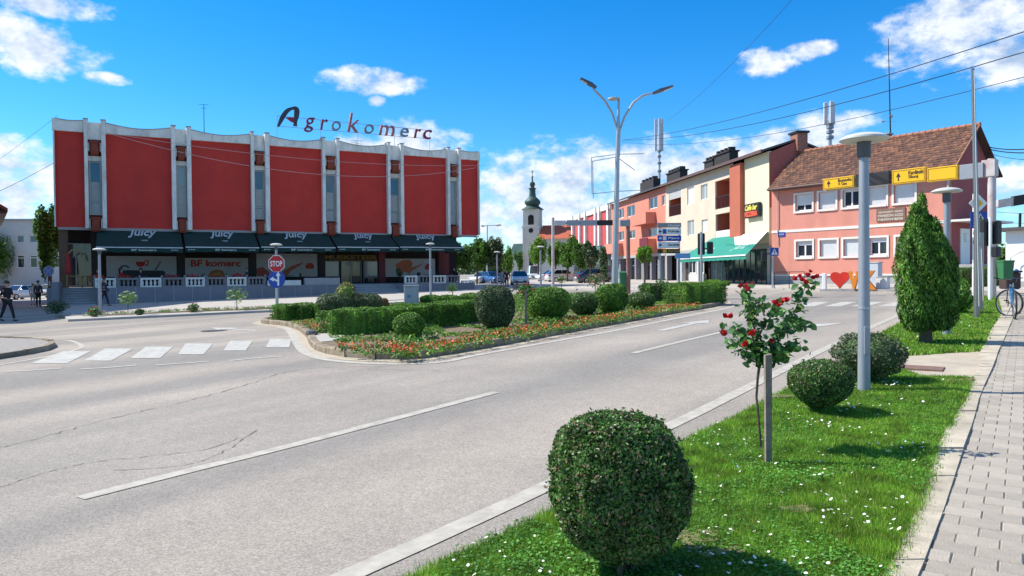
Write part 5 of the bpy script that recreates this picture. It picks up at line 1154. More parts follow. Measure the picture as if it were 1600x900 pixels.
for b in br:
    pts = [rp(*v) for v in b]; q.tube(pts, [.008 - .005 * i / (len(pts) - 1) for i in range(len(pts))], 5)
    for i in range(len(pts) - 1):
        for k in range(24):
            t = random.random(); c_ = pts[i].lerp(pts[i + 1], t)
            LP.append(c_ + Vector((random.gauss(0, .036), random.gauss(0, .055), random.gauss(0, .034))))
q.build('branches', mat('green_stem', (.06, .07, .025), .7), rose)
LP = np.array([tuple(v) for v in LP]); k = len(LP)
def rose_leaves(P, size):   # a leaf of six vertices folded along the rib
    k = len(P); N_ = rng.normal(0, .8, (k, 3)) + [0, -.25, .9]; N_ /= np.linalg.norm(N_, axis=1)[:, None]; r = rng.normal(0, 1, (k, 3)); t = r - (r * N_).sum(1)[:, None] * N_; t /= np.linalg.norm(t, axis=1)[:, None]; b = np.cross(N_, t)
    L_ = (size * rng.uniform(.6, 1.25, k))[:, None]; W = L_ * .34; f = N_ * L_ * .10
    A, B = P - t * L_ * .5, P + t * L_ * .5
    l1, l2 = P - t * L_ * .15 + b * W + f, P + t * L_ * .22 + b * W * .85 + f; r1, r2 = P - t * L_ * .15 - b * W + f, P + t * L_ * .22 - b * W * .85 + f
    return np.concatenate([np.stack([A, l1, l2, B], 1), np.stack([A, B, r2, r1], 1)], 0).reshape(-1, 3)
raw_quads('leaf', rose_leaves(LP, .066), LM_ROSE, rose)['kind'] = 'stuff'
def bloom_mesh(r, name='rose_bloom'):
    q = MB()
    for ring, (n, rr, zz, sz, op) in enumerate([(6, .55, .0, .62, .9), (5, .40, .12, .5, .6), (4, .22, .22, .36, .3), (3, .08, .28, .26, .1)]):
        for i in range(n):
            a = 2 * math.pi * (i + ring * .37) / n; ca, sa = math.cos(a), math.sin(a)
            def P(u, v): # u tangential, v upward along the petal
                rad = rr * (.35 + .65 * v) + op * .28 * v * v; return (r * (rad * ca - u * sa * sz), r * (rad * sa + u * ca * sz), r * (zz - .35 + v * .75 - abs(u) * .12))
            q.quad(P(-.35, 0), P(.35, 0), P(.62, .5), P(-.62, .5)); q.quad(P(-.62, .5), P(.62, .5), P(.4, 1), P(-.4, 1))
    q.ball((0, 0, 0), r * .35, 8, 5); return q.mesh(name, M_PETR)
bm = bloom_mesh(.042); first = True
for (x, y, dy, s_) in [(1133,494,.1,.8),(1142,494,.12,.9),(1131,521,.12,1.15),(1157,447,-.05,.7),(1165,448,-.04,1),(1175,447,-.03,.95),(1168,452,-.08,.8),(1210,473,0,.8),(1220,472,.02,1.05),(1229,469,.03,.9),(1217,477,-.04,.7),(1176,521,-.14,1.1),(1165,538,-.14,1.0),(1206,533,-.12,.75),(1241,435,.08,.9),(1253,437,.06,.8),(1260,441,.02,.85),(1262,430,.1,.8),(1271,434,.09,.75),(1277,432,.1,.8),(1250,431,.1,.6),(1266,424,.1,.55)]:
    o = link('rose_bloom', bm, rose, rp(x, y, dy - .03)); o.scale = (s_,) * 3; o.rotation_euler = (random.uniform(.1, .9), random.uniform(-.5, .5), random.uniform(0, 6))
# --- flower island planting
def isl(name, label, px, pyb, w, h, m, leaf, n, p=2.8, asp=.55, group='clipped shrubs on the flower island', dep=None, **k):
    g = G(px, pyb, .1); s_ = g.y / FPX; a = w * s_ / 2
    return leafy(name, label, 'shrub', g + Vector((0, a * .7, 0)), a, dep or a, h * s_, m, leaf, n, p, group, asp=asp, **k)
def gl(*l): return [G(x, y, .1).xy for x, y in l]
hedge('clipped_hedge', 'long low bright topped hedge at the left end of the flower island', gl((528, 521), (580, 519), (640, 513), (700, 505), (748, 498)), 1.3, .62, LM_PRIV, .05, 2600)
isl('round_shrub', 'small round box ball in front of the long low hedge', 637, 531, 50, 42, LM_PRIV, .04, 7000, 2.2)
isl('round_shrub', 'grey green rounded block bush, tallest on the island', 773, 514, 62, 66, LM_DARK, .045, 14000, 3.2)
isl('round_shrub', 'wide leafy bush right of the grey green block bush', 858, 502, 70, 53, LM_PRIV, .05, 12000, 2.8)
isl('round_shrub', 'rounded box bush fourth along the island kerb', 913, 493, 46, 35, LM_BOX, .045, 8000, 2.6)
isl('round_shrub', 'tall light green bush near the street lamp foot', 959, 490, 50, 46, LM_PRIV, .055, 9000, 2.8)
isl('round_shrub', 'low dark box mound right of the light green bush', 1005, 484, 42, 27, LM_BOX, .045, 7000, 2.6)
hedge('clipped_hedge', 'low dark green hedge near the right end of the island', gl((1010, 471), (1040, 470), (1066, 470)), 1.1, .75, LM_BOX, .06, 1500)
hedge('clipped_hedge', 'square clipped hedge at the right tip of the flower island', gl((1062, 475), (1085, 474), (1108, 472)), 1.5, .80, LM_PRIV, .06, 1700)
hedge('clipped_hedge', 'low dark hedge behind the stop sign at the island tip', gl((438, 501), (465, 499), (485, 499)), .8, .55, LM_PRIV, .05, 2200)
isl('round_shrub', 'small pale box ball next to the big mixed dark bushes', 482, 497, 22, 22, LM_PRIV, .045, 3000, 2.3)
isl('round_shrub', 'left half of the big dark mixed bushes behind the low hedge', 518, 498, 52, 38, LM_DARK, .05, 8000, 3.0, amp=.1)
isl('round_shrub', 'right half of the big dark mixed bushes behind the low hedge', 568, 491, 50, 32, LM_DARK, .05, 8000, 3.0, amp=.1)
t = isl('spiky_shrub', 'yellow green tufted shrub with reddish tips above the dark bushes', 538, 492, 34, 50, leafmat('tufted_leaf', (.10, .18, .02), (.22, .30, .05), (.40, .12, .05), .3, pos3=.85), .09, 1500, 2.2, asp=.3, up=2, depth=.8, jit=1.2)
isl('round_shrub', 'dried brown ball shaped shrub behind the low hedge', 600, 484, 14, 18, leafmat('dry_leaf', (.16, .09, .03), (.34, .20, .08), None, .2), .05, 1500, 2.2)
for x, y, w, h, l in ((672, 476, 34, 15, 'low green mound left of the small standard shrub'), (700, 474, 36, 13, 'flat green mound under the small standard shrub'), (735, 472, 36, 14, 'low green mound beside the grey green block bush')):
    isl('round_shrub', l, x, y, w, h, LM_PRIV, .06, 2500, 2.4)
def standard(px, pyb, pyt, wpx, label, lm, bm_=None, nb=0, leaf=.06, n=500, group='standard roses', cat='rose', name='rose_tree', stake=False):
    g = G(px, pyb, .1); s_ = g.y / FPX; h = (pyb - pyt) * s_; r = wpx * s_ / 2; t = thing(name, label, cat, g, 0, group)
    q = MB(); q.tube([(0, 0, -.05), (.01, 0, h * .5), (0, 0, h - r * .8)], [.02, .016, .014], 6); 
    for k in range(5): a = k * 1.26; q.tube([(0, 0, h - r * 1.3), (math.cos(a) * r * .5, math.sin(a) * r * .5, h - r * .7)], [.01, .006], 4)
    q.build('stem', M_BARK, t)
    P, N_ = superell(n, r, r, r * .8, 2.0, int(px), .25, .8); P[:, 2] += h - r * .8; raw_quads('leaf', leaf_mesh(P, N_, leaf, .6, 1.0), lm, t)['kind'] = 'stuff'
    if bm_:
        d = fib(nb * 2); r_ = random.Random(int(px))
        for i in r_.sample(range(nb * 2), nb): o = link('rose_bloom', bm_, t, (d[i][0] * r * .95, d[i][1] * r * .95, h - r * .8 + d[i][2] * r * .8)); o.scale = (1, 1, 1)
    return t
def bmesh_col(col, r): 
    q = MB()
    for i in range(6):
        a = i * 1.047; q.quad((0, 0, -r * .2), (math.cos(a) * r, math.sin(a) * r, 0), (math.cos(a + .5) * r * 1.05, math.sin(a + .5) * r * 1.05, r * .4), (math.cos(a + 1) * r, math.sin(a + 1) * r, r * .1))
    q.ball((0, 0, r * .2), r * .55, 7, 4); return q.mesh('rose_bloom', mat('petal_' + str(col), col, .6, var=.2, scale=20))
BW = bmesh_col((.62, .60, .42), .07); BP = bmesh_col((.62, .22, .24), .06); BR = bmesh_col((.50, .02, .03), .06)
standard(200, 489, 455, 26, 'left white standard rose in front of the store terrace wall', LM_LIME, BW, 10)
standard(370, 485, 449, 30, 'right white standard rose in front of the store terrace wall', LM_LIME, BW, 8)
standard(930, 475, 427, 26, 'round standard rose with pink red blooms on the island', LM_ROSE, BP, 14, .06, 500)
standard(707, 473, 443, 18, 'small green standard shrub on the island near the store entrance', LM_TREE, None, 0, n=400)
standard(822, 509, 443, 28, 'thin standard rose with a pale stake on the island', LM_TREE, BR, 3, .07, 350)
standard(1035, 470, 436, 22, 'leafy standard bush under the direction boards', LM_TREE, BR, 3, .08, 300)
standard(877, 462, 430, 16, 'small white standard rose behind the island bushes', LM_TREE, BW, 5, .08, 200)
g = G(822, 512, .1); q = MB(); q.box(-.03, .03, -.03, .03, -.05, 1.0); tag(q.build('wooden_stake', MATS['weathered_wood'], None, g), 'pale wooden stake beside the thin standard rose on the island', 'stake')
def bush_low(px, py, w, h, label, lm, bm_, nb, n=600):
    g = G(px, py, .1); s_ = g.y / FPX; r = w * s_ / 2; hh = h * s_; t = thing('rose_bush', label, 'rose', g, 0, 'rose bushes in the store flower bed')
    P, N_ = superell(n, r, r, hh / 2, 2.0, int(px), .3, .8); P[:, 2] += hh / 2; raw_quads('leaf', leaf_mesh(P, N_, .07, .6, 1.0), lm, t)['kind'] = 'stuff'
    q = MB(); [q.tube([(0, 0, -.03), (math.cos(a) * r * .5, math.sin(a) * r * .4, hh * .6)], [.012, .006], 4) for a in (0, 1.5, 3, 4.5)]; q.build('stems', M_BARK, t)
    d = fib(nb * 2 + 2)
    for i in range(nb): link('rose_bloom', bm_, t, (d[i * 2][0] * r, d[i * 2][1] * r, hh / 2 + d[i * 2][2] * hh / 2))
bush_low(302, 488, 16, 14, 'pink rose bush in the middle of the store flower bed', LM_ROSE, BP, 9); bush_low(147, 495, 18, 16, 'red rose bush beside the leftmost lamp post', LM_ROSE, BR, 8); bush_low(218, 492, 12, 9, 'small pink rose bush right of the left white rose', LM_ROSE, BP, 5)
bush_low(88, 490, 30, 20, 'dark green bush at the foot of the grey stair wall', LM_DARK, BR, 1, 1500)
ip = [(p.x, p.y) for p in offset_path(IS + [IS[0]], .5)[:-1]]; X = rng.uniform(min(p[0] for p in ip), max(p[0] for p in ip), 90000); Y = rng.uniform(min(p[1] for p in ip), max(p[1] for p in ip), 90000)
c = in_poly(X, Y, ip) & ((np.sin(X * 2.1 + 2 * np.sin(Y * .9)) * np.sin(Y * 1.3 + X) > -.35)); X, Y = X[c], Y[c]; k = len(X)
tag(raw_quads('ground_cover', leaf_mesh(np.stack([X, Y, GA * X + GB * Y + .11 + rng.uniform(0, .16, k) * (.5 + .5 * np.sin(X * 1.9))], 1), np.tile([0, 0, 1.], (k, 1)), .10, .45, 1.0, up=1.0), LM_PRIV), 'weeds and low leafy ground cover between the island shrubs', kind='stuff')
# bedding flowers along the island kerb
def bedding(path, off0, off1, n, name='bedding_flowers', col=((.60, .16, .03), (.50, .03, .02), (.62, .35, .12)), size=.045):
    P = np.array([(p.x, p.y) for p in path]); sl = np.r_[0, np.cumsum(np.linalg.norm(np.diff(P, axis=0), axis=1))]; s = rng.uniform(0, sl[-1], n)
    i = np.clip(np.searchsorted(sl, s) - 1, 0, len(P) - 2); d = P[i + 1] - P[i]; d /= np.linalg.norm(d, axis=1)[:, None]; nn = np.stack([-d[:, 1], d[:, 0]], 1); o = rng.uniform(off0, off1, n)
    X = np.interp(s, sl, P[:, 0]) + nn[:, 0] * o; Y = np.interp(s, sl, P[:, 1]) + nn[:, 1] * o
    keep = np.sin(s * 1.7) * np.sin(o * 5 + s) > -.75; X, Y = X[keep], Y[keep]; k = len(X)
    m_ = 9; LX = np.repeat(X, m_) + rng.normal(0, .05, k * m_); LY = np.repeat(Y, m_) + rng.normal(0, .05, k * m_); LZ = GA * LX + GB * LY + .1 + rng.uniform(.01, .12, k * m_)
    A = leaf_mesh(np.stack([LX, LY, LZ], 1), np.tile([0, 0, 1.], (k * m_, 1)), .07, .5, .8)
    f_ = 2; LX = np.repeat(X, f_) + rng.normal(0, .04, k * f_); LY = np.repeat(Y, f_) + rng.normal(0, .04, k * f_); LZ = GA * LX + GB * LY + .1 + rng.uniform(.09, .17, k * f_)
    B = leaf_mesh(np.stack([LX, LY, LZ], 1), np.tile([0, -.5, 1.], (k * f_, 1)), size, .9, .8)
    tag(raw_quads(name, np.concatenate([A, B]), [LM_PRIV, leafmat('blossom_' + name, *col, .2, scale=1.5)], mi=[0] * (k * m_) + [1] * (k * f_)), 'low bedding plants with small orange and red flowers', kind='stuff')
front = catmull([G(x, y, .1).xy for x, y in [(497,549),(540,558),(600,562),(655,561),(720,551),(800,537),(900,518),(1000,500),(1060,489),(1112,480)]], 5)
bedding(front, .25, 1.35, 850)
bedding(catmull(gl((440, 508), (463, 514), (478, 524)), 4), .2, .9, 90, 'bedding_flowers', size=.04)
bedding(catmull(gl((128, 494), (200, 491), (280, 488), (360, 485), (425, 483)), 4), .1, 1.0, 240, 'bedding_plants', ((.45, .35, .30), (.5, .12, .12), (.55, .5, .3)))
bedding(catmull(gl((600, 478), (700, 471), (760, 465), (900, 462), (1000, 463)), 4), -.9, -.2, 240, 'bedding_plants', ((.45, .35, .30), (.5, .12, .12), (.55, .5, .3)))
g = G(487, 524, .1); q = MB(); q.lathe2([(0, -.5), (.6, -.45), (1, 0), (.85, .5), (.4, .8), (0, .85)], (0, 0, .05), .16, 10, (1.1, .8, .8)); tag(q.build('boulder', mat('grey_stone', (.13, .125, .12), .9, var=.3, scale=8, bump=.6), None, g), 'small dark grey stone at the corner of the flower island', 'stone')
# --- street trees
def tree(px, pyb, x0, x1, y0, y1, label, lm, name='street_tree', n=3800, leaf=.24, dY=0, group='trees along the boulevard', trunks=1, cat='tree', seed=None):
    g = G(px, pyb, .1); g = g + Vector((g.x / g.y * dY, dY, 0)); s_ = g.y / FPX; seed = seed or int(px * 7 + pyb); r = random.Random(seed)
    hy = 430 - .0085 * (px - 800); z = lambda y: EYE + (hy - y) * s_ - g.z
    t = thing(name, label, cat, g, 0, group); zb, zt = z(y1), z(y0); cx = ((x0 + x1) / 2 - px) * s_; w = (x1 - x0) * s_ / 2; hh = (zt - zb) / 2; cz = (zt + zb) / 2
    q = MB(); tr = max(.07, hh * .055); q.tube([(0, 0, -.3), (.03, .02, zb * .5), (cx * .4, 0, zb + hh * .3), (cx * .8, 0, cz + hh * .4)], [tr * 1.3, tr, tr * .8, tr * .25], 8)
    cl = []
    for k in range(13):
        a, e = r.uniform(0, 6.28), r.uniform(-.9, 1); rr = r.uniform(.35, .72); c_ = Vector((cx + math.cos(a) * w * rr * math.sqrt(max(0, 1 - e * e * .5)), math.sin(a) * w * rr, cz + e * hh * .62)); cl.append((c_, r.uniform(.34, .52)))
        q.tube([(cx * .4, 0, zb + hh * .3), ((c_.x + cx * .4) / 2, c_.y / 2, (c_.z + zb + hh * .2) / 2), c_], [tr * .45, tr * .3, tr * .1], 5)
    q.build('trunk', M_BARK, t); P = []; N_ = []
    for c_, k in cl:
        a, b = superell(n // 13, w * k, w * k, hh * k * 1.05, 2.0, r.randrange(999), .25, .75); P.append(a + np.array(c_)); N_.append(b)
    raw_quads('crown', leaf_mesh(np.concatenate(P), np.concatenate(N_), leaf, .7, .8), lm, t); return t
TR = 'trees along the boulevard'
tree(705, 446, 690, 742, 377, 428, 'bushy tree just right of the red store corner', LM_TREE, n=5000, leaf=.26)
tree(745, 444, 732, 766, 372, 425, 'dark tree left of the twin armed boulevard lamp', LM_TREE)
tree(776, 443, 757, 791, 367, 424, 'dark round tree under the church side sky gap', LM_DARK, leaf=.24, n=4500)
tree(790, 438, 782, 803, 386, 428, 'light green tree right of the dark round boulevard tree', LM_LIME)
tree(812, 436, 802, 818, 390, 424, 'small distant tree left of the church tower', LM_TREE, n=1800)
tree(841, 437, 826, 856, 361, 417, 'bright lime tree in front of the church tower', LM_LIME, n=5500)
tree(868, 436, 854, 884, 374, 417, 'lime green tree behind the rusty gantry post', LM_LIME, n=4200)
tree(886, 440, 872, 910, 370, 421, 'tall green tree in front of the orange church roof', LM_TREE, n=5500)
tree(902, 441, 893, 922, 378, 420, 'dark green tree in front of the red panelled office', LM_TREE, n=4500)
tree(922, 443, 911, 937, 377, 419, 'rightmost dark tree before the red panelled office', LM_DARK, n=4500)
tree(943, 444, 936, 950, 386, 436, 'narrow shaded tree behind the tall street lamp', LM_DARK, n=1600)
tree(1007, 446, 993, 1020, 384, 411, 'small round clipped tree in front of the orange block', LM_LIME, n=2200, leaf=.18)
tree(78, 468, 60, 99, 318, 438, 'tall leafy tree at the left corner of the red store', LM_TREE, n=9000, leaf=.26, group='trees beside the pale office')
tree(-8, 462, -40, 17, 345, 440, 'dark tree at the far left edge of the frame', LM_TREE, n=6000, leaf=.26, group='trees beside the pale office')
tree(1573, 440, 1556, 1600, 366, 438, 'green tree behind the right traffic light', LM_TREE, n=4000, leaf=.2, group='trees behind the kiosk', dY=12)
tree(1640, 440, 1590, 1690, 350, 430, 'tree behind the kiosk beyond the right edge', LM_TREE, n=4000, leaf=.24, group='trees behind the kiosk', dY=16)
# low green things at the right and in front of the cafe
hedge('clipped_hedge', 'clipped hedge along the side of the pink house', gl((1488, 449), (1525, 447), (1562, 445)), 1.2, .95, LM_BOX, .07, 1100)
g = G(1506, 492, .1); leafy('round_shrub', 'leafy bright bush right of the conifer', 'shrub', g + Vector((0, .3, 0)), .36, .36, .80, LM_PRIV, .07, 3500, 2.2, 'shrubs beside the conifer', depth=.6, amp=.15)
g = G(1488, 470, .1); leafy('round_shrub', 'leafy bush behind the conifer towards the pink house', 'shrub', g, .5, .5, .85, LM_PRIV, .08, 2500, 2.2, 'shrubs beside the conifer', depth=.6, amp=.15)
for x, y, w, h, l in ((1117, 447, 30, 10, 'low yellow green shrub in front of the green cafe awning'), (1070, 448, 14, 7, 'tiny shrub left of the cafe front'), (1135, 447, 14, 8, 'small yellow green shrub right of the low cafe shrub')):
    isl('round_shrub', l, x, y, w, h, LM_LIME, .09, 1200, 2.2, group='shrubs in front of the cafe')
# woods on the skyline
q = []; 
for i in range(260):
    a = random.uniform(-.75, .9); Yd = random.uniform(300, 420); x = math.tan(a) * Yd; s_ = random.uniform(3, 6); P, N_ = superell(90, s_ * 1.6, s_, s_, 2, i, .2, .5); P += [x, Yd, T(x, Yd) + s_ * .6]; q.append(leaf_mesh(P, N_, 1.8, .8, .7))
tag(raw_quads('distant_wood', np.concatenate(q), LM_DARK), 'far belt of woodland closing the end of the street', kind='stuff')
# ================================================================ STREET FURNITURE
M_POLE = mat('grey_painted_steel', (.30, .32, .35), .45, .3, .08, 3, bump=.1, dirt=.25, dirtcol=(.20, .20, .20))
M_GALV = mat('galvanised_pole', (.42, .43, .44), .4, .5, .1, 3)
M_LAMPW = mat('lamp_cap_white', (.50, .50, .47), .6, var=.15, scale=4, dirt=.5, dirtcol=(.30, .27, .22))
M_RUSTP = mat('rusty_painted_pole', (.52, .47, .46), .7, .1, .15, 3, bump=.3, bscale=30, dirt=.75, dirtcol=(.36, .14, .09))
M_SIGNB = mat('grey_sign_back', (.30, .31, .33), .5, .4, .08)
M_BLUE = mat('traffic_blue', (.012, .06, .34), .4, var=.06)
M_REDS = mat('traffic_red', (.50, .012, .018), .4, var=.06)
M_YELS = mat('traffic_yellow', (.80, .44, .008), .45, var=.05)
M_SWH = mat('sign_white', (.78, .78, .76), .4, var=.04)
def mush(px, pyb, label, h=3.04, dY=0):
    g = G(px, pyb, .08); t = thing('street_lamp', label, 'street lamp', g, 0, 'mushroom shaped lamp posts')
    q = MB(); q.lathe([(.12, -.06), (.12, .012), (.074, .02), (.070, .12), (.065, 1.0), (.054, h - .30), (.054, h - .2)], n=20); q.build('pole', M_POLE, t, smooth=True)
    q = MB(); q.lathe([(.070, .985), (.070, 1.01)], n=20); q.build('collar', M_GALV, t)
    q = MB(); q.cbox(-.030, .030, -.076, -.05, .45, .78, .004); q.build('access_door', M_POLE, t); q = MB(); [q.lathe([(.012, 0), (.012, .02), (.004, .026)], (math.cos(a_) * .098, math.sin(a_) * .098, .012), 6) for a_ in (.4, 1.97, 3.54, 5.11)]; q.build('base_bolts', M_BLACK, t)
    q = MB(); q.lathe([(.07, h - .28), (.078, h - .25), (.078, h - .10), (.10, h - .08)], n=20); q.build('lamp_neck', mat('dark_lamp_neck', (.08, .085, .09), .5), t, smooth=True)
    q = MB(); q.lathe([(.10, h - .095), (.25, h - .085), (.272, h - .07), (.268, h - .05), (.20, h - .015), (.11, h + .005), (.01, h + .012)], n=28); q.build('lamp_shade', M_LAMPW, t, smooth=True); return t
mush(1350, 613, 'nearest mushroom lamp post, standing on the near lawn')
mush(1479, 526, 'mushroom lamp post hidden half behind the conifer', 2.92)
mush(157, 494, 'leftmost mushroom lamp post, in front of the store steps')
mush(433, 485.5, 'mushroom lamp post directly behind the stop sign')
mush(673, 465, 'mushroom lamp post near the right end of the store', 3.3)
mush(845, 457, 'distant mushroom lamp post left of the rusty gantry post'); mush(777, 452, 'farthest mushroom lamp post among the boulevard trees')
# tall double armed street lamp
g = G(961, 467, .1); SL = thing('street_lamp', 'tall grey double armed street lamp on the flower island', 'street lamp', g)
k = g.y / FPX; rel = lambda px, py: (D(px, py, g.y) - g)
H = rel(965, 154).z
q = MB(); q.tube([(0, 0, -.1), (0, 0, 1.2), rel(962.5, 350), rel(965, 235), rel(967, 156)], [.16, .155, .13, .10, .06], 14); q.build('pole', M_GALV, SL, smooth=True)
q = MB(); q.lathe([(.19, 0), (.19, .5), (.16, .55)], n=16); q.build('base_sleeve', M_POLE, SL)
for nm, pts, hd in (('left', [(964,245),(965,205),(957,178),(945,157),(932,144),(926,138)], [(932,137),(907,123)]), ('right', [(967,245),(968,205),(976,182),(990,160),(1005,149),(1022,145)], [(1020,146),(1051,135)])):
    q = MB(); q.tube([rel(*p) for p in pts], [.055] * 5 + [.04], 8); a = q.build('arm', M_GALV, SL, smooth=True)
    A, B = rel(*hd[0]), rel(*hd[1]); d = (B - A).normalized(); n_ = Vector((0, 1, 0)); u = n_.cross(d); u = u if u.z > 0 else -u
    def P(t, w, hgt): v = A + (B - A) * t + n_ * w + u * hgt; return tuple(v)
    q = MB(); q.hexa([P(0,-.07,-.05),P(0,.07,-.05),P(.35,.17,-.07),P(.35,-.17,-.07)], [P(0,-.06,.05),P(0,.06,.05),P(.35,.13,.09),P(.35,-.13,.09)])
    q.hexa([P(.35,-.17,-.07),P(.35,.17,-.07),P(1,.15,-.03),P(1,-.15,-.03)], [P(.35,-.13,.09),P(.35,.13,.09),P(1,.11,.05),P(1,-.11,.05)]); hd_ = q.build('lamp_head', mat('dark_lamp_head', (.10, .105, .12), .4, .4), a)
    q = MB(); q.hexa([P(.55,-.12,-.075),P(.55,.12,-.075),P(.93,.11,-.055),P(.93,-.11,-.055)], [P(.55,-.12,-.05),P(.55,.12,-.05),P(.93,.11,-.03),P(.93,-.11,-.03)]); q.build('lamp_glass', mat('lamp_glass', (.62, .62, .56), .3), a)
q = MB(); q.lathe([(.05, H - .1), (.28, H - .04), (.28, H + .02), (.05, H + .08)], n=16); q.build('top_disc', M_LAMPW, SL)
q = MB()
for a, b in (((924,246),(965,241)),((965,241),(1007,240)),((925,252),(965,245)),((965,246),(992,266)),((924,246),(925,302)),((926,252),(927,310)),((925,303),(962,299)),((962,299),(1004,297))): q.tube([rel(*a), rel(*b)], .018, 5)
q.build('decoration_frame', M_GALV, SL)
# twin armed lamp far down the boulevard
g = G(761, 439, .1); t = thing('street_lamp', 'distant slim street lamp with two level arms on the boulevard', 'street lamp', g); r2 = lambda px, py: D(px, py, g.y) - g
MB().tube([(0, 0, 0), r2(761.5, 353)], [.13, .07], 8).build('pole', M_GALV, t); q = MB(); q.tube([r2(752, 353.5), r2(761, 352.5), r2(782, 352)], .06, 6); q.build('arm', M_GALV, t)
for a, b in (((752, 353), (757, 353.5)), ((776, 352.5), (783, 351.5))): MB().tube([r2(*a), r2(*b)], [.16, .12], 6).build('lamp_head', M_GALV, t)
# stop sign
g = G(434, 497, .1); s_ = g.y / FPX; t = thing('road_sign', 'red octagonal stop sign above a round blue arrow sign on one post', 'sign', g, math.radians(-8)); z = lambda py: (497 - py) * s_
MB().tube([(0, 0, -.1), (0, 0, z(401))], .032, 10).build('post', M_GALV, t, smooth=True)
def ngon(r, n, a0=0): return [(r * math.cos(a0 + 2 * math.pi * i / n), r * math.sin(a0 + 2 * math.pi * i / n)) for i in range(n)]
zc1 = z(412); R8 = .335
q = MB(); q.py([(x, zc1 + y_) for x, y_ in ngon(R8, 8, math.pi / 8)], -.05, -.035); oc = q.build('stop_plate', M_SWH, t)
q = MB(); q.py([(x, zc1 + y_) for x, y_ in ngon(R8 * .93, 8, math.pi / 8)], -.054, -.049); q.build('red_face', M_REDS, oc)
text_box('STOP', -R8 * .70, R8 * .70, zc1 - .105, zc1 + .105, -.055, M_SWH, oc, depth=.004, bold=.02)
zc2 = z(436); q = MB(); q.py([(x, zc2 + y_) for x, y_ in ngon(.33, 28)], -.05, -.035); rd = q.build('arrow_plate', M_BLUE, t)
q = MB(); q.py([(.03, zc2 - .24), (.10, zc2 - .24), (.10, zc2 + .12), (.16, zc2 + .12), (.065, zc2 + .27), (-.03, zc2 + .12), (.03, zc2 + .12)], -.056, -.049)
q.py([(-.27, zc2 + .0), (-.12, zc2 - .09), (-.12, zc2 - .035), (.03, zc2 - .10), (.03, zc2 - .03), (-.12, zc2 + .035), (-.12, zc2 + .09)], -.0565, -.0495); q.build('white_arrows', M_SWH, rd)
q = MB(); [q.box(-.04, .04, -.035, .035, zz - .02, zz + .02) for zz in (zc1 + .1, zc1 - .1, zc2 + .1, zc2 - .1)]; q.build('clamps', M_GALV, t)
# no stopping sign at the left
g = G(78, 479, .0); s_ = g.y / FPX; t = thing('road_sign', 'round blue no stopping sign on a banded post by the store steps', 'sign', g); z = lambda py: (479 - py) * s_
for i in range(6): MB().tube([(0, 0, z(479 - i * 8) if i else -.1), (0, 0, z(479 - (i + 1) * 8))], .05, 8).build('post_band', mat('dark_red_paint', (.10, .02, .025), .6) if i % 2 else M_GALV if i < 5 else M_REDS, t)
zc1 = z(423.5); R_s = 8.2 * s_; q = MB(); q.py([(x, zc1 + y_) for x, y_ in ngon(R_s, 24)], -.08, -.05); pl = q.build('plate', mat('faded_blue', (.10, .20, .42), .5), t)
q = MB(); w = .04
for a in (math.pi / 4, -math.pi / 4): c_, s2 = math.cos(a), math.sin(a); q.py([(-c_*R_s*.8 + s2*w, zc1 - s2*R_s*.8 - c_*w), (c_*R_s*.8 + s2*w, zc1 + s2*R_s*.8 - c_*w), (c_*R_s*.8 - s2*w, zc1 + s2*R_s*.8 + c_*w), (-c_*R_s*.8 - s2*w, zc1 - s2*R_s*.8 + c_*w)], -.085 - .002 * (a > 0), -.079)
for i in range(24):
    a, b = 2 * math.pi * i / 24, 2 * math.pi * (i + 1) / 24; q.py([(math.cos(a)*R_s*.84, zc1+math.sin(a)*R_s*.84), (math.cos(a)*R_s, zc1+math.sin(a)*R_s), (math.cos(b)*R_s, zc1+math.sin(b)*R_s), (math.cos(b)*R_s*.84, zc1+math.sin(b)*R_s*.84)], -.083, -.079)
q.build('faded_red_cross', mat('faded_sign_red', (.42, .25, .32), .5), pl)
def board(fac, x0, x1, y0, y1, off, m, par, name, ox_, oz, dep=.12):
    """a sign panel of a gantry: box fitted on the plane of the gantry, relative to its root"""
    (a, z1), (b, z0) = fac.at((x0), (y0[0]), off), fac.at(x1, y1[1], off)
    za, zb_ = fac.at(x0, y0[1], off)[1], fac.at(x1, y1[0], off)[1]
    q = MB(); q.hexa([(a, off, za - oz), (b, off, z0 - oz), (b, off + dep, z0 - oz), (a, off + dep, za - oz)], [(a, off, z1 - oz), (b, off, zb_ - oz), (b, off + dep, zb_ - oz), (a, off + dep, z1 - oz)])
    return q.build(name, m, par), a, b, (za + z0) / 2 - oz, (z1 + zb_) / 2 - oz
# right hand gantry with yellow direction panels
g = G(1553, 466, .1); FGn = Fac(1550, g.y, (.56, -.83)); gr = thing('sign_gantry', 'gantry on a white rusty post carrying yellow direction panels towards the pink house', 'sign gantry', (FGn.o.x, FGn.o.y, g.z), FGn.rz); oz = g.z
zt_ = FGn.Z(1549, 248) - oz
MB().tube([(0, 0, -.1), (-.02, 0, zt_)], .135, 14).build('post', M_RUSTP, gr, smooth=True)
FX = lambda px, py: FGn.at(px, py, -.0)
def gpanel(x0, x1, ya0, yb0, ya1, yb1, m, name='sign_panel'):   # left edge y from ya0 to yb0, right edge y from ya1 to yb1
    a, z1 = FX(x0, ya0); _, z0 = FX(x0, yb0); b, z3 = FX(x1, ya1); _, z2 = FX(x1, yb1); z1, z0 = (z1 + z3) / 2 - oz, (z0 + z2) / 2 - oz
    q = MB(); q.cbox(a + .01, b - .01, -.22, -.04, z0, z1, .012); return q.build(name, m, gr), a, b, z0, z1
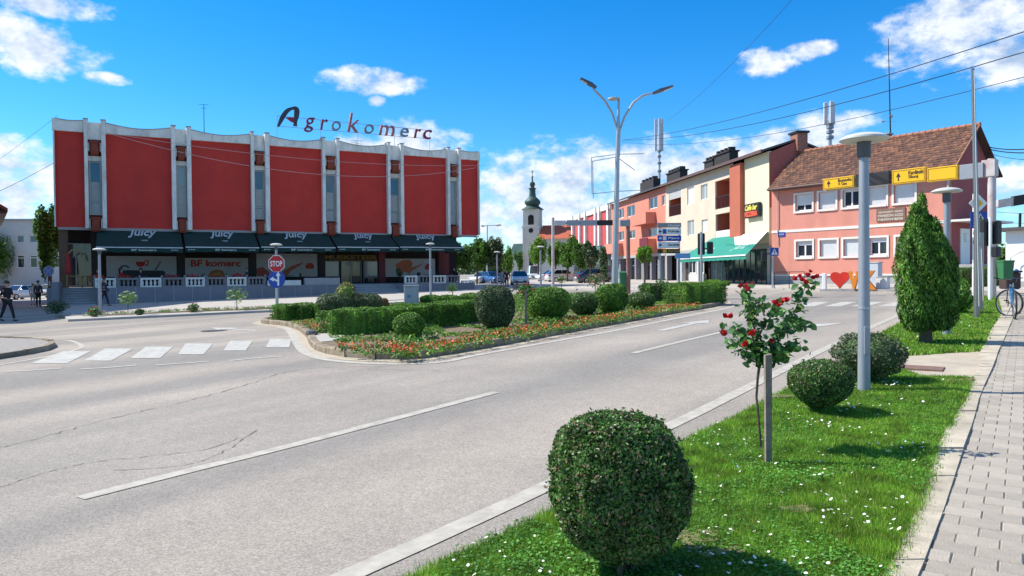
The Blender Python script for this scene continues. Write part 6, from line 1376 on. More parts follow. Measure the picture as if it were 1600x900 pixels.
q = MB(); a = FX(1289, 290)[0]; zb0 = FX(1503, 268)[1] - oz; q.box(a, 0, -.03, .06, zb0 - .18, zb0 - .10); q.box(a, 0, -.03, .06, zb0 + .12, zb0 + .20); q.build('beam', M_GALV, gr)
MB().box(-.3, .14, -.15, .15, zb0 - .3, zb0 + .3).build('bracket', M_RUSTP, gr)
p0, *_ = gpanel(1503, 1541, 259, 281, 254, 278, M_SIGNB)
def yellow(x0, x1, l, r, txt, arrow_=True, split=None):
    p_, a, b, z0, z1 = gpanel(x0, x1, l[0], l[1], r[0], r[1], M_YELS); w = b - a; h = z1 - z0; q = MB(); y = -.226
    bd = lambda u, v, s, e: q.box(u, v, y, -.2205, s, e)
    bd(a+.05, b-.05, z0+.04, z0+.055); bd(a+.05, b-.05, z1-.055, z1-.04); bd(a+.05, a+.065, z0+.056, z1-.056); bd(b-.065, b-.05, z0+.056, z1-.056)
    if arrow_: cx = a + w * .2; q.box(cx - .022, cx + .022, y - .001, -.221, z0 + h * .22, z0 + h * .55); q.py([(cx - .09, z0 + h * .5), (cx + .09, z0 + h * .5), (cx, z0 + h * .8)], y - .002, -.222)
    q.build('black_border', M_BLACK, p_)
    for i, tx in enumerate(txt):
        hh = h * .27; text_box(tx, a + w * .50, a + w * (.93 if i == 0 else .78), z1 - h * .16 - hh * (i * 1.15 + 1), z1 - h * .16 - hh * i * 1.15, y, M_BLACK, p_, depth=.004)
    return p_
yellow(1398, 1451, (266, 288), (262, 285), ['Kardinski', 'Slunj']); yellow(1453, 1501, (262, 284.5), (259.5, 281), [], False)
gpanel(1341, 1394, 272, 291, 269, 288, mat('black_panel', (.02, .018, .02), .6))
yellow(1290, 1339, (279, 297), (276, 293), ['Bosanska', 'V. Cara'])
# second gantry arm entering from the right edge
g2 = G(1620, 468, .1); F2 = Fac(1620, g2.y, (-.2, -.98)); 
t = thing('sign_gantry', 'back of a second gantry arm entering at the right edge', 'sign gantry', (g2.x, g2.y, g2.z)); MB().tube([(0, 0, -.1), (0, 0, 5.4)], .13, 12).build('post', M_RUSTP, t)
r3 = lambda px, py: D(px, py, g2.y) - g2
q = MB(); A, B = r3(1558, 319), r3(1622, 308); q.hexa([(A.x, -.06, A.z - .14), (B.x, -.06, B.z - .14), (B.x, .06, B.z - .14), (A.x, .06, A.z - .14)], [(A.x, -.06, A.z + .14), (B.x, -.06, B.z + .14), (B.x, .06, B.z + .14), (A.x, .06, A.z + .14)]); q.build('beam', M_RUSTP, t)
A, B = r3(1582, 314.5), r3(1600, 311.5); q = MB(); q.hexa([(A.x, -.09, A.z - .17), (B.x, -.09, B.z - .17), (B.x, .08, B.z - .17), (A.x, .08, A.z - .17)], [(A.x, -.09, A.z + .17), (B.x, -.09, B.z + .17), (B.x, .08, B.z + .17), (A.x, .08, A.z + .17)]); q.build('dark_panel', MATS['black_panel'], t)
# flag poles
for x, y, yt, l in ((1526, 497, 107, 'near steel flag pole on the far lawn, the taller of the pair'), (1533, 487, 385, 'short steel post just right of the tall flag pole')):
    g = G(x, y, .1); t = thing('flag_pole', l, 'pole', g, 0, 'steel flag poles'); MB().tube([(0, 0, -.05), (0, 0, 2.2), D(x - 6.5 * (488 - yt) / 390, yt, g.y) - g], [.068, .062, .04], 12).build('pole', mat('brushed_steel', (.26, .25, .24), .35, .7, .1), t, smooth=True)
    MB().tube([(.0, -.09, .3), D(x - 6.5 * (488 - yt) / 390, yt + 4, g.y) - g + Vector((0, -.06, 0))], .007, 4).build('halyard', M_SWH, t)
# signs and traffic light group at the right
g = G(1521, 462, .1); t = thing('road_sign', 'yellow and white priority diamond above a square crossing sign behind the flag poles', 'sign', g); r4 = lambda px, py: D(px, py, g.y) - g
MB().tube([(0, 0, -.1), r4(1522, 303)], .05, 10).build('post', M_SWH, t)
c_ = r4(1526, 318); hw = 14.5 * g.y / FPX; dia = lambda k: [(c_.x - hw*k, c_.z), (c_.x, c_.z - hw*k), (c_.x + hw*k, c_.z), (c_.x, c_.z + hw*k)]
q = MB(); q.py(dia(1), -.10, -.08); dp = q.build('diamond_plate', M_SWH, t); q = MB(); q.py(dia(.52), -.106, -.099); q.build('yellow_centre', M_YELS, dp)
a, b = r4(1514, 357), r4(1545, 331); q = MB(); q.box(a.x, b.x, -.10, -.08, a.z, b.z); bp = q.build('crossing_plate', M_BLUE, t); w = b.x - a.x
q = MB(); q.py([(a.x + w*.12, a.z + w*.1), (b.x - w*.12, a.z + w*.1), (a.x + w*.5, b.z - w*.08)], -.106, -.099); q.build('white_triangle', M_SWH, bp)
def walker(cx, cz, k, y, par):
    q = MB(); q.py([(cx + k * u, cz + k * v) for u, v in ((-.22,-.42),(-.14,-.42),(.02,-.12),(.16,-.42),(.24,-.42),(.08,.02),(.08,.18),(.2,.06),(.24,.1),(.06,.3),(-.06,.3),(-.2,.08),(-.15,.04),(-.06,.16),(-.06,-.05))], y, y + .006)
    q.py([(cx + k * (.01 + .09 * math.cos(i * .785)), cz + k * (.40 + .09 * math.sin(i * .785))) for i in range(8)], y, y + .006); q.build('walking_figure', M_BLACK, par)
walker(a.x + w * .5, a.z + w * .38, w * .55, -.112, bp)
def traffic(name, label, g, zc_, rz, group='traffic lights', h=.95, post=True, phh=0.0, ped=False):
    t = thing(name, label, 'traffic light', g, rz, group)
    if post: MB().tube([(0, 0, -.1), (0, 0, zc_ + h * .55)], .055, 12).build('post', M_GALV, t, smooth=True)
    q = MB(); q.cbox(-.16, .16, -.34, -.08, zc_ - h / 2, zc_ + h / 2, .04); hs_ = q.build('housing', M_BLACK, t)
    for i, col in enumerate(((.30, .01, .01), (.30, .16, .01), (.01, .18, .08))):
        z_ = zc_ + h / 2 - h * (i + .5) / 3; q = MB(); q.py([(math.cos(a) * .105, z_ + math.sin(a) * .105) for a in [2 * math.pi * k / 14 for k in range(14)]], -.352, -.338); l = q.build('lens', mat('lens' + str(i), col, .3), hs_)
        q = MB(); n = 9
        for k in range(n):
            a0, a1 = math.pi * (-.15 + 1.3 * k / n), math.pi * (-.15 + 1.3 * (k + 1) / n); f = lambda a_, r_, y_: (math.cos(a_) * r_, y_, z_ + math.sin(a_) * r_)
            q.hexa([f(a0,.12,-.34), f(a1,.12,-.34), f(a1,.12,-.52), f(a0,.12,-.50)], [f(a0,.13,-.34), f(a1,.13,-.34), f(a1,.13,-.52), f(a0,.13,-.50)])
        q.build('visor', M_BLACK, hs_)
    return t
g = G(1547, 470, .1); t = traffic('traffic_light', 'pair of black traffic lights on the white post beside the green bin', g, 2.35, math.radians(205), h=.95)
MATS_W = M_SWH
o = [c for c in COL.objects if c.parent == t and c.name.startswith('post')][0]; o.data.materials[0] = M_SWH
q = MB(); q.cbox(-.16 - .28, .16 - .30, -.12, .14, 1.95, 2.75, .04); q.cbox(-.14, .12, .09, .30, 1.5, 1.86, .03); q.build('side_housing', M_BLACK, t)
g = G(1096, 466, .1); s_ = g.y / FPX; t = traffic('traffic_light', 'black traffic light on the right tip of the flower island', g, (466 - 381) * s_, math.radians(165), h=.98)
q = MB(); q.cbox(-.52, -.24, -.2, .12, (466 - 397) * s_, (466 - 378) * s_, .04); q.box(-.3, .0, -.03, .03, 2.2, 2.26); q.build('side_housing', M_BLACK, t)
g = G(1090, 449, .1)
g = G(1203, 450, .1); s_ = g.y / FPX; t = thing('road_sign', 'small square crossing sign on a pole at the left corner of the pink house', 'sign', g, math.radians(-12)); MB().tube([(.15, 0, -.1), (.15, 0, (450 - 386) * s_)], .05, 8).build('post', M_GALV, t)
cx, cz, w = .25, (450 - 393.5) * s_, 12.5 * s_; q = MB(); q.box(cx - w/2, cx + w/2, -.1, -.07, cz - w/2, cz + w/2); bp = q.build('plate', M_BLUE, t); q = MB(); q.py([(cx - w*.38, cz - w*.36), (cx + w*.38, cz - w*.36), (cx, cz + w*.4)], -.106, -.099); q.build('white_triangle', M_SWH, bp); walker(cx, cz - w*.08, w * .55, -.112, bp)
q = MB(); q.cbox(-.5, -.22, -.2, .1, (450 - 408) * s_, (450 - 393) * s_, .04); q.box(-.25, .15, -.03, .03, 2.0, 2.06); q.build('side_housing', M_BLACK, t)
# direction boards
g = G(1031, 466, .1); s_ = g.y / FPX; t = thing('direction_board', 'stack of white and blue direction boards with a dark brown one below', 'sign', g, math.radians(6)); z = lambda py: (466 - py) * s_
MB().tube([(0.02, 0, -.1), (.02, 0, z(350))], .04, 8).build('post', M_GALV, t); MB().tube([(.95, 0, -.1), (.95, 0, z(350))], .04, 8).build('post', M_GALV, t)
x0, x1 = -.12, -.12 + 38 * s_
for i, (y0, y1, m, tx, tm, ar) in enumerate([(348.5, 356, mat('faded_grey_board', (.28, .27, .27), .6, var=.2), 'Hotel', M_SWH, 0), (357, 367, M_SWH, 'Policija', M_BLACK, 1), (368, 377, mat('royal_blue_board', (.012, .05, .36), .4), 'Pijaca', M_SWH, 1), (378, 388, M_SWH, 'Dom zdravlja', M_BLACK, 1), (389, 396, mat('dark_brown_board', (.05, .03, .015), .5), 'Stari grad', mat('gold_print', (.5, .33, .05), .5), 0)]):
    q = MB(); q.cbox(x0, x1 - (.06 if i > 2 else 0), -.09, -.05, z(y1), z(y0), .008); b_ = q.build('board', m, t); h = z(y0) - z(y1); w = x1 - x0
    text_box(tx, x0 + w * .45, x0 + w * .92, z(y1) + h * .25, z(y1) + h * .72, -.092, tm, b_, depth=.005)
    if ar: q = MB(); q.py([(x0 + .05, z(y1) + h/2), (x0 + .13, z(y1) + h*.2), (x0 + .13, z(y1) + h*.8)], -.096, -.089); q.box(x0 + .13, x0 + .2, -.095, -.089, z(y1) + h*.4, z(y1) + h*.6); q.build('arrow', tm, b_)
    if i in (1, 2, 4): q = MB(); q.box(x0 + w*.22, x0 + w*.37, -.095, -.089, z(y1) + h*.15, z(y1) + h*.85); q.build('pictogram', M_BLUE if i < 2 else M_SWH if i == 2 else M_YELS, b_)
g = G(1059, 470, .1); s_ = g.y / FPX; t = thing('road_sign', 'thin white post with a small pale blue plate by the island hedge', 'sign', g, math.radians(8)); z = lambda py: (470 - py) * s_
MB().tube([(0, 0, -.1), (0, 0, z(396))], .032, 8).build('post', M_SWH, t); q = MB(); q.box(-.12, .55, -.05, -.033, z(404), z(396)); q.build('plate', mat('pale_blue_plate', (.18, .34, .62), .5), t)
# far gantry across the boulevard
gL = G(864, 452, .1); t = thing('sign_gantry', 'gantry with grey and dark panels on a white and red rusty post before the church', 'sign gantry', gL); rr_ = lambda px, py: D(px, py, gL.y) - gL
MB().tube([(0, 0, -.1), rr_(864, 340)], .11, 12).build('post', M_RUSTP, t, smooth=True)
def fp(x0, x1, y0, y1, m, par, R=rr_, name='sign_panel'): A, B = R(x0, y1), R(x1, y0); q = MB(); q.cbox(A.x, B.x, -.2, -.05, A.z, B.z, .02); return q.build(name, m, par)
A, B = rr_(864, 348), rr_(957, 348); MB().box(A.x, B.x, -.04, .05, A.z - .12, A.z + .05).build('beam', M_GALV, t)
fp(866, 884, 344.5, 352.5, mat('pale_panel', (.50, .48, .50), .6, var=.2, dirt=.4), t); fp(885, 905, 344, 353, M_SIGNB, t); fp(906, 932, 344, 353, M_SIGNB, t); fp(933, 957, 344, 352.5, MATS['black_panel'], t)
gR = G(982, 458, .1); t = thing('sign_gantry', 'short rusty gantry post with a grey panel right of the tall street lamp', 'sign gantry', gR); rR = lambda px, py: D(px, py, gR.y) - gR
MB().tube([(0, 0, -.1), rR(981, 343)], .12, 12).build('post', mat('rusty_brown_pole', (.28, .12, .09), .8, var=.2, dirt=.5, dirtcol=(.4, .35, .33)), t, smooth=True); fp(968, 984, 344, 354, M_SIGNB, t, rR)
# bins, cabinets, bollard, sculpture
def bin_(name, label, px, pyb, w, h, m, cat='waste bin'):
    g = G(px, pyb, .1); s_ = g.y / FPX; a = w * s_ / 2; hh = h * s_; t = thing(name, label, cat, g)
    q = MB(); q.hexa([(-a*.85,-a*.7,.06),(a*.85,-a*.7,.06),(a*.85,a*.7,.06),(-a*.85,a*.7,.06)], [(-a,-a*.85,hh*.88),(a,-a*.85,hh*.88),(a,a*.85,hh*.88),(-a,a*.85,hh*.88)]); q.build('body', m, t)
    q = MB(); q.px([(-a*.95, hh*.885), (a*.95, hh*.885), (a*.95, hh*.93), (0, hh), (-a*.95, hh*.95)], -a*1.06, a*1.06); q.build('lid', m, t)
    q = MB(); [q.lathe([(.07, 0), (.07, .06)], (x, y, 0), 8) for x in (-a*.7, a*.7) for y in (-a*.5, a*.5)]; q.build('wheels', M_BLACK, t); return t
M_GRN = mat('green_plastic', (.04, .17, .07), .5, var=.1)
bin_('waste_bin', 'green wheeled waste bin at the foot of the tall street lamp', 975, 458, 14, 34, M_GRN)
g = G(1558, 466, .1); t = thing('waste_bin', 'green hanging litter bin on the white gantry post', 'waste bin', g + Vector((.12, -.2, 0))); s_ = g.y / FPX
q = MB(); a = 8.5 * s_; z0, z1 = 29 * s_, 56 * s_; q.hexa([(-a*.8,-.2,z0),(a*.8,-.2,z0),(a*.8,.1,z0),(-a*.8,.1,z0)], [(-a,-.25,z1),(a,-.25,z1),(a,.1,z1),(-a,.1,z1)]); q.build('body', M_GRN, t); MB().cbox(-a*1.05, a*1.05, -.28, .12, z1 + .002, z1 + .07, .015).build('lid', M_GRN, t)
MB().box(-.03, .03, .1, .2, z0 + .1, z1 - .1).build('bracket', M_GALV, t)
g = G(1577, 455, .1); t = thing('waste_container', 'dark brown container behind the green litter bin', 'container', g); s_ = g.y / FPX; q = MB(); q.cbox(-.3, .35, -.25, .25, .1, 29 * s_, .04); q.build('body', mat('dark_brown_container', (.06, .035, .03), .7), t); MB().cbox(-.34, .39, -.29, .29, 29 * s_ + .002, 32 * s_, .02).build('lid', M_BLACK, t)
g = G(1588, 452, .1); t = thing('bollard', 'blue bollard in front of the white kiosk', 'bollard', g); MB().lathe([(.09, 0), (.09, .7), (.07, .74), (.10, .78), (.10, .86), (.03, .92)], n=12).build('body', mat('blue_paint', (.02, .10, .32), .5), t)
g = G(643, 477, .1); s_ = g.y / FPX; t = thing('utility_cabinet', 'light grey utility cabinet on the island in front of the store entrance', 'cabinet', g, math.radians(4)); a = 11 * s_; q = MB(); q.cbox(-a, a, -.2, .25, 0, 30 * s_, .015); q.build('body', mat('cabinet_grey', (.36, .38, .40), .6, var=.06, dirt=.25), t)
q = MB(); q.box(-a*.92, -.01, -.215, -.2, .1, 28 * s_); q.box(.01, a*.92, -.215, -.2, .1, 28 * s_); dr = q.build('doors', mat('cabinet_grey', (.36, .38, .40), .6), t); MB().box(-a*1.06, a*1.06, -.24, .28, 30 * s_ + .002, 31 * s_ + .02).build('cap', mat('pale_cap', (.5, .5, .48), .7), t)
text_box('BH', -a*.5, -a*.1, .35, .5, -.2155, mat('blue_print', (.03, .1, .35), .5), t, depth=.003)
g = G(1363, 451, .1); s_ = g.y / FPX; t = thing('utility_cabinet', 'tall pale grey cabinet against the pink house behind the letters', 'cabinet', g + Vector((.4, .8, 0)), FP.rz); q = MB(); q.cbox(-.42, .42, -.22, .22, 0, 1.35, .015); q.build('body', mat('cabinet_pale', (.48, .52, .55), .6, var=.06), t); MB().box(-.46, .46, -.25, .25, 1.352, 1.41).build('cap', mat('pale_cap', (.5, .5, .48), .7), t)
g = G(1378, 452, .1); t = thing('utility_cabinet', 'small white meter box low beside the tall pale cabinet', 'cabinet', g + Vector((.3, .5, 0)), FP.rz); q = MB(); q.cbox(-.3, .3, -.15, .15, 0, .6, .015); q.build('body', mat('meter_white', (.62, .62, .6), .6), t); MB().box(-.32, .32, -.17, .17, .602, .63).build('cap', mat('pale_cap', (.5, .5, .48), .7), t)
FH = Fac(1300, G(1300, 452, .1).y, (.80, -.60)); gh = G(1311, 452.5, .1); t = thing('letter_sculpture', 'free standing I heart VK letters, red heart and orange capitals, before the pink house', 'sculpture', (FH.o.x, FH.o.y, 0), FH.rz); zg_ = gh.z
M_ORL = mat('orange_letter_paint', (.78, .24, .02), .5, var=.08); M_HRT = mat('heart_red', (.62, .03, .012), .5, var=.08)
a, z1 = FH.at(1298, 425); b, _ = FH.at(1327, 425); z0 = FH.Z(1311, 451); hp = []
for i in range(28):
    u = 2 * math.pi * i / 28; hx = 16 * math.sin(u) ** 3; hz = 13 * math.cos(u) - 5 * math.cos(2*u) - 2 * math.cos(3*u) - math.cos(4*u); hp.append(((a + b) / 2 + hx / 32 * (b - a), z0 + (hz + 17) / 29 * (z1 - z0)))
q = MB(); q.py(hp[::-1], -.18, .18); q.build('heart', M_HRT, t)
for ch, x0, x1, y0, m in (('V', 1328, 1346, 424, M_ORL), ('K', 1349, 1372, 423, M_ORL)):
    a, z1 = FH.at(x0, y0); b, _ = FH.at(x1, y0); text_box(ch, a, b, zg_, z1, -.15, m, t, name='letter', depth=.3, bold=.05)
a = FH.at(1285, 430)[0]; b = FH.at(1291, 430)[0]; MB().cbox(a, b, -.1, .15, zg_, FH.Z(1288, 427), .02).build('letter', M_SWH, t)
MB().box(FH.at(1283, 450)[0], FH.at(1374, 450)[0], -.28, .28, zg_ - .15, zg_ + .0).build('base', M_PLINTH, t)
# small railing by the corner of the pink house
g = G(1232, 451, .1); t = thing('railing', 'thin dark tubular railing at the left end of the pink house', 'railing', g, FP.rz); q = MB(); q.tube([(-.9, 0, 0), (-.9, 0, .95), (1.0, 0, .95), (1.0, 0, 0)], .025, 6); q.tube([(.05, 0, 0), (.05, 0, .95)], .02, 6); q.tube([(-.9, 0, .5), (1.0, 0, .5)], .018, 6); q.build('tubes', M_BLACK, t)
# masts and aerials on roofs
mz = FC.Z(1033, 290, 2.6)
def telecom(name, label, px, off, ytop, ybase, fac, w=.35):
    sx = fac.S(px, off, ybase); b = fac.W(sx, off, fac.Z(px, ybase, off)); s_ = b.y / FPX; h = (ybase - ytop) * s_; t = thing(name, label, 'telecom mast', b, 0, 'telecom masts on the roofs')
    MB().tube([(0, 0, -.8), (0, 0, h * .98)], [.14, .09], 8).build('pole', M_GALV, t)
    for k in range(3): a = k * 2.09 + .5; x, y = math.cos(a) * w, math.sin(a) * w; MB().cbox(x - .13, x + .13, y - .08, y + .08, h * .52, h, .02).build('antenna_panel', mat('antenna_grey', (.55, .55, .57), .5), t)
    q = MB(); [q.tube([(0, 0, h * z_), (math.cos(k * 2.09 + .5) * w, math.sin(k * 2.09 + .5) * w, h * z_)], .03, 5) for k in range(3) for z_ in (.6, .9)]
    for z_ in (.2, .32, .42, .50): q.cbox(-.2, .2, -.2, .2, h * z_, h * z_ + .25, .03)
    q.build('equipment', M_SIGNB, t)
telecom('telecom_mast', 'telecom mast with pale panels behind the black chimneys', 1030.5, 3.2, 186, 290, FC, .42)
telecom('telecom_mast', 'telecom mast with grey panels rising behind the tiled roof', 1297, 4.5, 160, 232, FP, .30)
b = FP.W(FP.S(1392, RO + 1, 200), RO + 1, ZR - .6); s_ = b.y / FPX
t = thing('roof_antenna', 'tall thin lattice aerial behind the tiled roof with small dishes', 'antenna', b); r5 = lambda px, py: D(px, py, b.y) - b
q = MB(); q.tube([(0, 0, 0), r5(1388, 60)], [.05, .02], 6); q.build('pole', M_BLACK, t)
q = MB(); [q.tube([r5(1389 - w, y), r5(1389 + w, y)], .012, 4) for y, w in ((85, 4), (95, 5), (105, 4), (120, 3), (190, 12))]; q.lathe2([(0, -1), (.9, 0), (1, .3)], tuple(r5(1380, 190)), .10, 8, (1, 1, 1)); q.lathe2([(0, -1), (.9, 0), (1, .3)], tuple(r5(1392, 182)), .16, 8, (1, 1, 1)); q.build('dishes', M_GALV, t)
# overhead cables
def cable(p0, p1, sag, r, label, m=M_BLACK, n=18):
    q = MB(); q.tube([p0.lerp(p1, i / n) - Vector((0, 0, sag * 4 * (i / n) * (1 - i / n))) for i in range(n + 1)], r, 5); return tag(q.build('overhead_cable', m), label, 'cable', 'overhead cables')
P1 = D(972, 219, 58.5)
cable(P1, D(1720, 10, 17), .5, .014, 'upper of the long overhead cables rising to the upper right corner'); cable(P1, D(1720, 45, 17.5), .7, .014, 'middle one of the long overhead cables rising to the right')
cable(D(972, 222, 58.5), D(1720, 88, 18), .9, .010, 'thin lowest of the long overhead cables rising to the right'); cable(D(1040, 190, 50), D(1290, -60, 22), .4, .008, 'thin cable rising steeply into the sky from the mast')
MW = mat('pale_cable', (.42, .32, .32), .6)
cable(D(165, 207, 40), D(744, 262, 56), 1.4, .014, 'upper pale cable sagging in front of the red panels', MW); cable(D(165, 207, 40), D(760, 258, 56), .6, .012, 'lower pale cable in front of the red panels near the fascia', MW)
cable(D(-120, 345, 48), D(88, 252, 51.5), .3, .014, 'cable from the left edge to the store roof corner'); cable(D(-120, 325, 60), D(90, 180, 52), .3, .010, 'thin cable above the pale office building at the left')
for i, (y0, y1) in enumerate(((229, 212), (232, 222), (238, 240))): cable(D(1541, y0, 45), D(1700, y1, 30), .35, .03 if i < 2 else .015, ('top', 'middle', 'lowest')[i] + ' dark cable leaving the gable of the tiled roof')
for i, (y0, y1) in enumerate(((330, 334), (345, 350))): cable(D(1545, y0, 50), D(1700, y1, 40), .1, .012, ('upper', 'lower')[i] + ' thin cable above the white kiosk')
g = G(1593, 446, .1); g = g + Vector((2, 3, 0)); t = thing('utility_pole', 'short dark pole rising behind the white kiosk roof', 'pole', g); MB().tube([(0, 0, 0), D(1594, 333, g.y) - g], .07, 6).build('pole', M_BLACK, t)
# ================================================================ CARS
M_TYRE = mat('tyre', (.02, .02, .02), .8); M_RIM = mat('alloy_rim', (.42, .43, .44), .3, .7); M_HL = mat('headlamp', (.70, .72, .75), .12, spec=.8); M_TL = mat('tail_lamp', (.4, .01, .01), .2); M_CG = glassmat('car_glass', (.012, .016, .02), .04)
def car(label, col, loc, rz, cname, L_=4.15, H_=1.46, group='parked cars', van=False):
    m = mat(cname, col, .28, .15, .04, coat=1)
    t = thing('parked_car', label, 'car', loc, rz, group); W2 = .87; r = .31
    # stations along the length: x, half width, sill z, belt z, roof z (0 where there is no cabin)
    st = [(-L_/2, .66, .35, .62), (-L_/2+.12, .80, .24, .78), (-L_/2+.6, W2, .20, .90), (-L_*.12, W2, .18, .97), (L_*.2, W2, .18, .98), (L_*.42, .86, .22, .97), (L_/2-.06, .78, .28, .88), (L_/2, .70, .38, .70)]
    q = MB(); k = 8
    for (x, w, z0, z1) in st: q.v += [(x, -w*.9, z0), (x, -w, z0+.12), (x, -w, (z0+z1)/2+.08), (x, -w*.90, z1), (x, w*.90, z1), (x, w, (z0+z1)/2+.08), (x, w, z0+.12), (x, w*.9, z0)]
    for i in range(len(st) - 1):
        for j in range(8): q.f.append((i*8+j, i*8+(j+1)%8, i*8+8+(j+1)%8, i*8+8+j)); q.mi.append(0)
    q.f.append(tuple(range(8))[::-1]); q.f.append(tuple((len(st)-1)*8 + j for j in range(8))); q.mi += [0, 0]
    q.build('body', m, t, smooth=True)
    # cabin: four pillars ring, roof and glass
    x0, x1, x2, x3 = -L_*.24, -L_*.06, L_*.27, L_*.44
    if van: x2, x3 = L_*.42, L_*.46
    zb, zr = .94, H_; wb, wr = .77, .58
    A = [(x0,-wb,zb),(x3,-wb,zb),(x3,wb,zb),(x0,wb,zb)]; B = [(x1,-wr,zr-.03),(x2,-wr,zr-.03),(x2,wr,zr-.03),(x1,wr,zr-.03)]
    q = MB(); q.hexa(A, B); cab = q.build('cabin_glass', M_CG, t)
    q = MB(); q.hexa([(x1-.02,-wr-.02,zr-.06),(x2+.04,-wr-.02,zr-.06),(x2+.04,wr+.02,zr-.06),(x1-.02,wr+.02,zr-.06)], [(x1+.1,-wr+.08,zr),(x2-.08,-wr+.08,zr),(x2-.08,wr-.08,zr),(x1+.1,wr-.08,zr)])
    for s in (-1, 1):
        for (xa, xb) in ((x0, x1), (x0+(x3-x0)*.52, x1+(x2-x1)*.5), (x3, x2)): q.tube([(xa, s*(wb+.005), zb-.02), (xb, s*(wr+.01), zr-.05)], .035, 5)
    q.build('roof', m, t)
    for sx in (-L_*.31, L_*.30):
        for s in (-1, 1):
            q = MB(); q.px([(0, 0)], 0, 0) if 0 else None
            q = MB(); n = 16; pr = [(r*.62, -.10), (r*.95, -.11), (r, -.07), (r, .07), (r*.95, .11), (r*.62, .10)]
            b0 = 0
            for (rad, y_) in pr:
                for kk in range(n): a = 2*math.pi*kk/n; q.v.append((rad*math.cos(a), y_, rad*math.sin(a)))
            for i in range(len(pr)-1):
                for kk in range(n): q.f.append((i*n+kk, i*n+(kk+1)%n, (i+1)*n+(kk+1)%n, (i+1)*n+kk)); q.mi.append(0)
            w_ = q.build('wheel', M_TYRE, t, (sx, s*.78, r)); q = MB(); q.py([(r*.64*math.cos(2*math.pi*kk/14), r*.64*math.sin(2*math.pi*kk/14)) for kk in range(14)], -.085, .085); q.build('rim', M_RIM, w_)
    for s in (-1, 1):
        q = MB(); q.cbox(-L_/2-.01, -L_/2+.28, s*.62-.17, s*.62+.17, .60, .76, .03); q.build('headlight', M_HL, t)
        q = MB(); q.cbox(L_/2-.2, L_/2+.012, s*.63-.14, s*.63+.14, .68, .90, .03); q.build('tail_light', M_TL, t)
        q = MB(); q.cbox(x0+.25, x0+.4, s*.90-.09, s*.90+.09, .96, 1.08, .03); q.build('mirror', m, t)
    q = MB(); q.box(-L_/2-.02, -L_/2+.05, -.55, .55, .34, .50); q.build('grille', M_BLACK, t); q = MB(); q.box(-L_/2-.03, -L_/2-.021, -.26, .26, .42, .53); q.box(L_/2+.001, L_/2+.012, -.26, .26, .55, .66); q.build('number_plate', M_SWH, t)
    return t
def pcar(label, col, cname, px, pyb, rz, **k): g = G(px, pyb); return car(label, col, g, math.radians(rz), cname, **k)
pcar('white hatchback facing the camera, nearest in the left car park', (.68, .70, .70), 'white_car_paint', 30, 468, 82)
pcar('silver white hatchback just behind the nearest white one', (.55, .57, .58), 'silver_car_paint', 46, 462, 84)
pcar('white car right of the two standing pedestrians', (.66, .68, .70), 'white_car_paint', 78, 465, 100)
pcar('dark navy estate car parked behind the white hatchbacks', (.012, .03, .07), 'navy_car_paint', 36, 453, 8, L_=4.6)
pcar('light silver car partly hidden by the no stopping sign', (.48, .52, .53), 'silver_car_paint', 76, 454, 170)
pcar('dark red car at the left edge of the car park', (.12, .015, .02), 'maroon_car_paint', -6, 464, 60)
pcar('silver saloon driving towards the camera down the boulevard', (.40, .43, .46), 'silver_car_paint', 812, 446, 92, L_=4.4)
pcar('dark grey hatchback parked by the office trees', (.05, .05, .065), 'dark_car_paint', 930, 443, 196)
pcar('pale van shaped car in front of the church', (.60, .60, .58), 'white_car_paint', 834, 437, 95, L_=4.8, H_=2.1, van=True)
pcar('white car parked behind the central lamp post', (.66, .68, .70), 'white_car_paint', 863, 440, 30); pcar('blue car under the left boulevard trees', (.05, .12, .30), 'blue_car_paint', 768, 444, 120); pcar('pale car under the tree next to the store', (.58, .58, .56), 'white_car_paint', 755, 444, 60); pcar('silver car in front of the lime tree on the boulevard', (.40, .43, .46), 'silver_car_paint', 880, 441, 200)
# ================================================================ BICYCLE
g = G(1581, 497, .085); bk = thing('bicycle', 'blue and black bicycle standing at the right edge of the sidewalk', 'bicycle', g, math.radians(62))
def cwheel(name, x, y, yaw):
    w = thing.__wrapped__ if 0 else None
    q = MB(); n = 28; R_w = .335; q.tube([(math.cos(2*math.pi*k/n)*R_w, 0, math.sin(2*math.pi*k/n)*R_w) for k in range(n + 1)], .021, 7, False); o = q.build('wheel', M_TYRE, bk, (x, y, .355)); o.rotation_euler = (0, 0, yaw)
    q = MB(); q.tube([(math.cos(2*math.pi*k/n)*(R_w-.03), 0, math.sin(2*math.pi*k/n)*(R_w-.03)) for k in range(n + 1)], .009, 5, False); q.build('rim', M_RIM, o)
    q = MB(); [q.tube([(0, .02 * (-1) ** k, 0), (math.cos(2*math.pi*k/16)*(R_w-.03), 0, math.sin(2*math.pi*k/16)*(R_w-.03))], .0022, 3) for k in range(16)]; q.tube([(0, -.05, 0), (0, .05, 0)], .02, 8); q.build('spokes', M_RIM, o); return o
cwheel('wheel', -.52, 0, 0); cwheel('wheel', .52, 0, math.radians(52))
M_BF = mat('blue_frame_paint', (.04, .16, .30), .35, .2)
q = MB(); hub, bb, seat, head, headl = (-.52, 0, .355), (-.08, 0, .29), (-.22, 0, .78), (.36, 0, .82), (.39, 0, .72)
for a, b, r_ in ((bb, seat, .017), (seat, head, .018), (bb, headl, .021), (head, headl, .02)): q.tube([a, b], r_, 8)
for s in (-.05, .05): q.tube([(hub[0], s, hub[2]), (bb[0], s * .5, bb[2])], .010, 6); q.tube([(hub[0], s, hub[2]), (seat[0], s * .4, seat[2] - .03)], .009, 6)
q.build('frame', M_BF, bk)
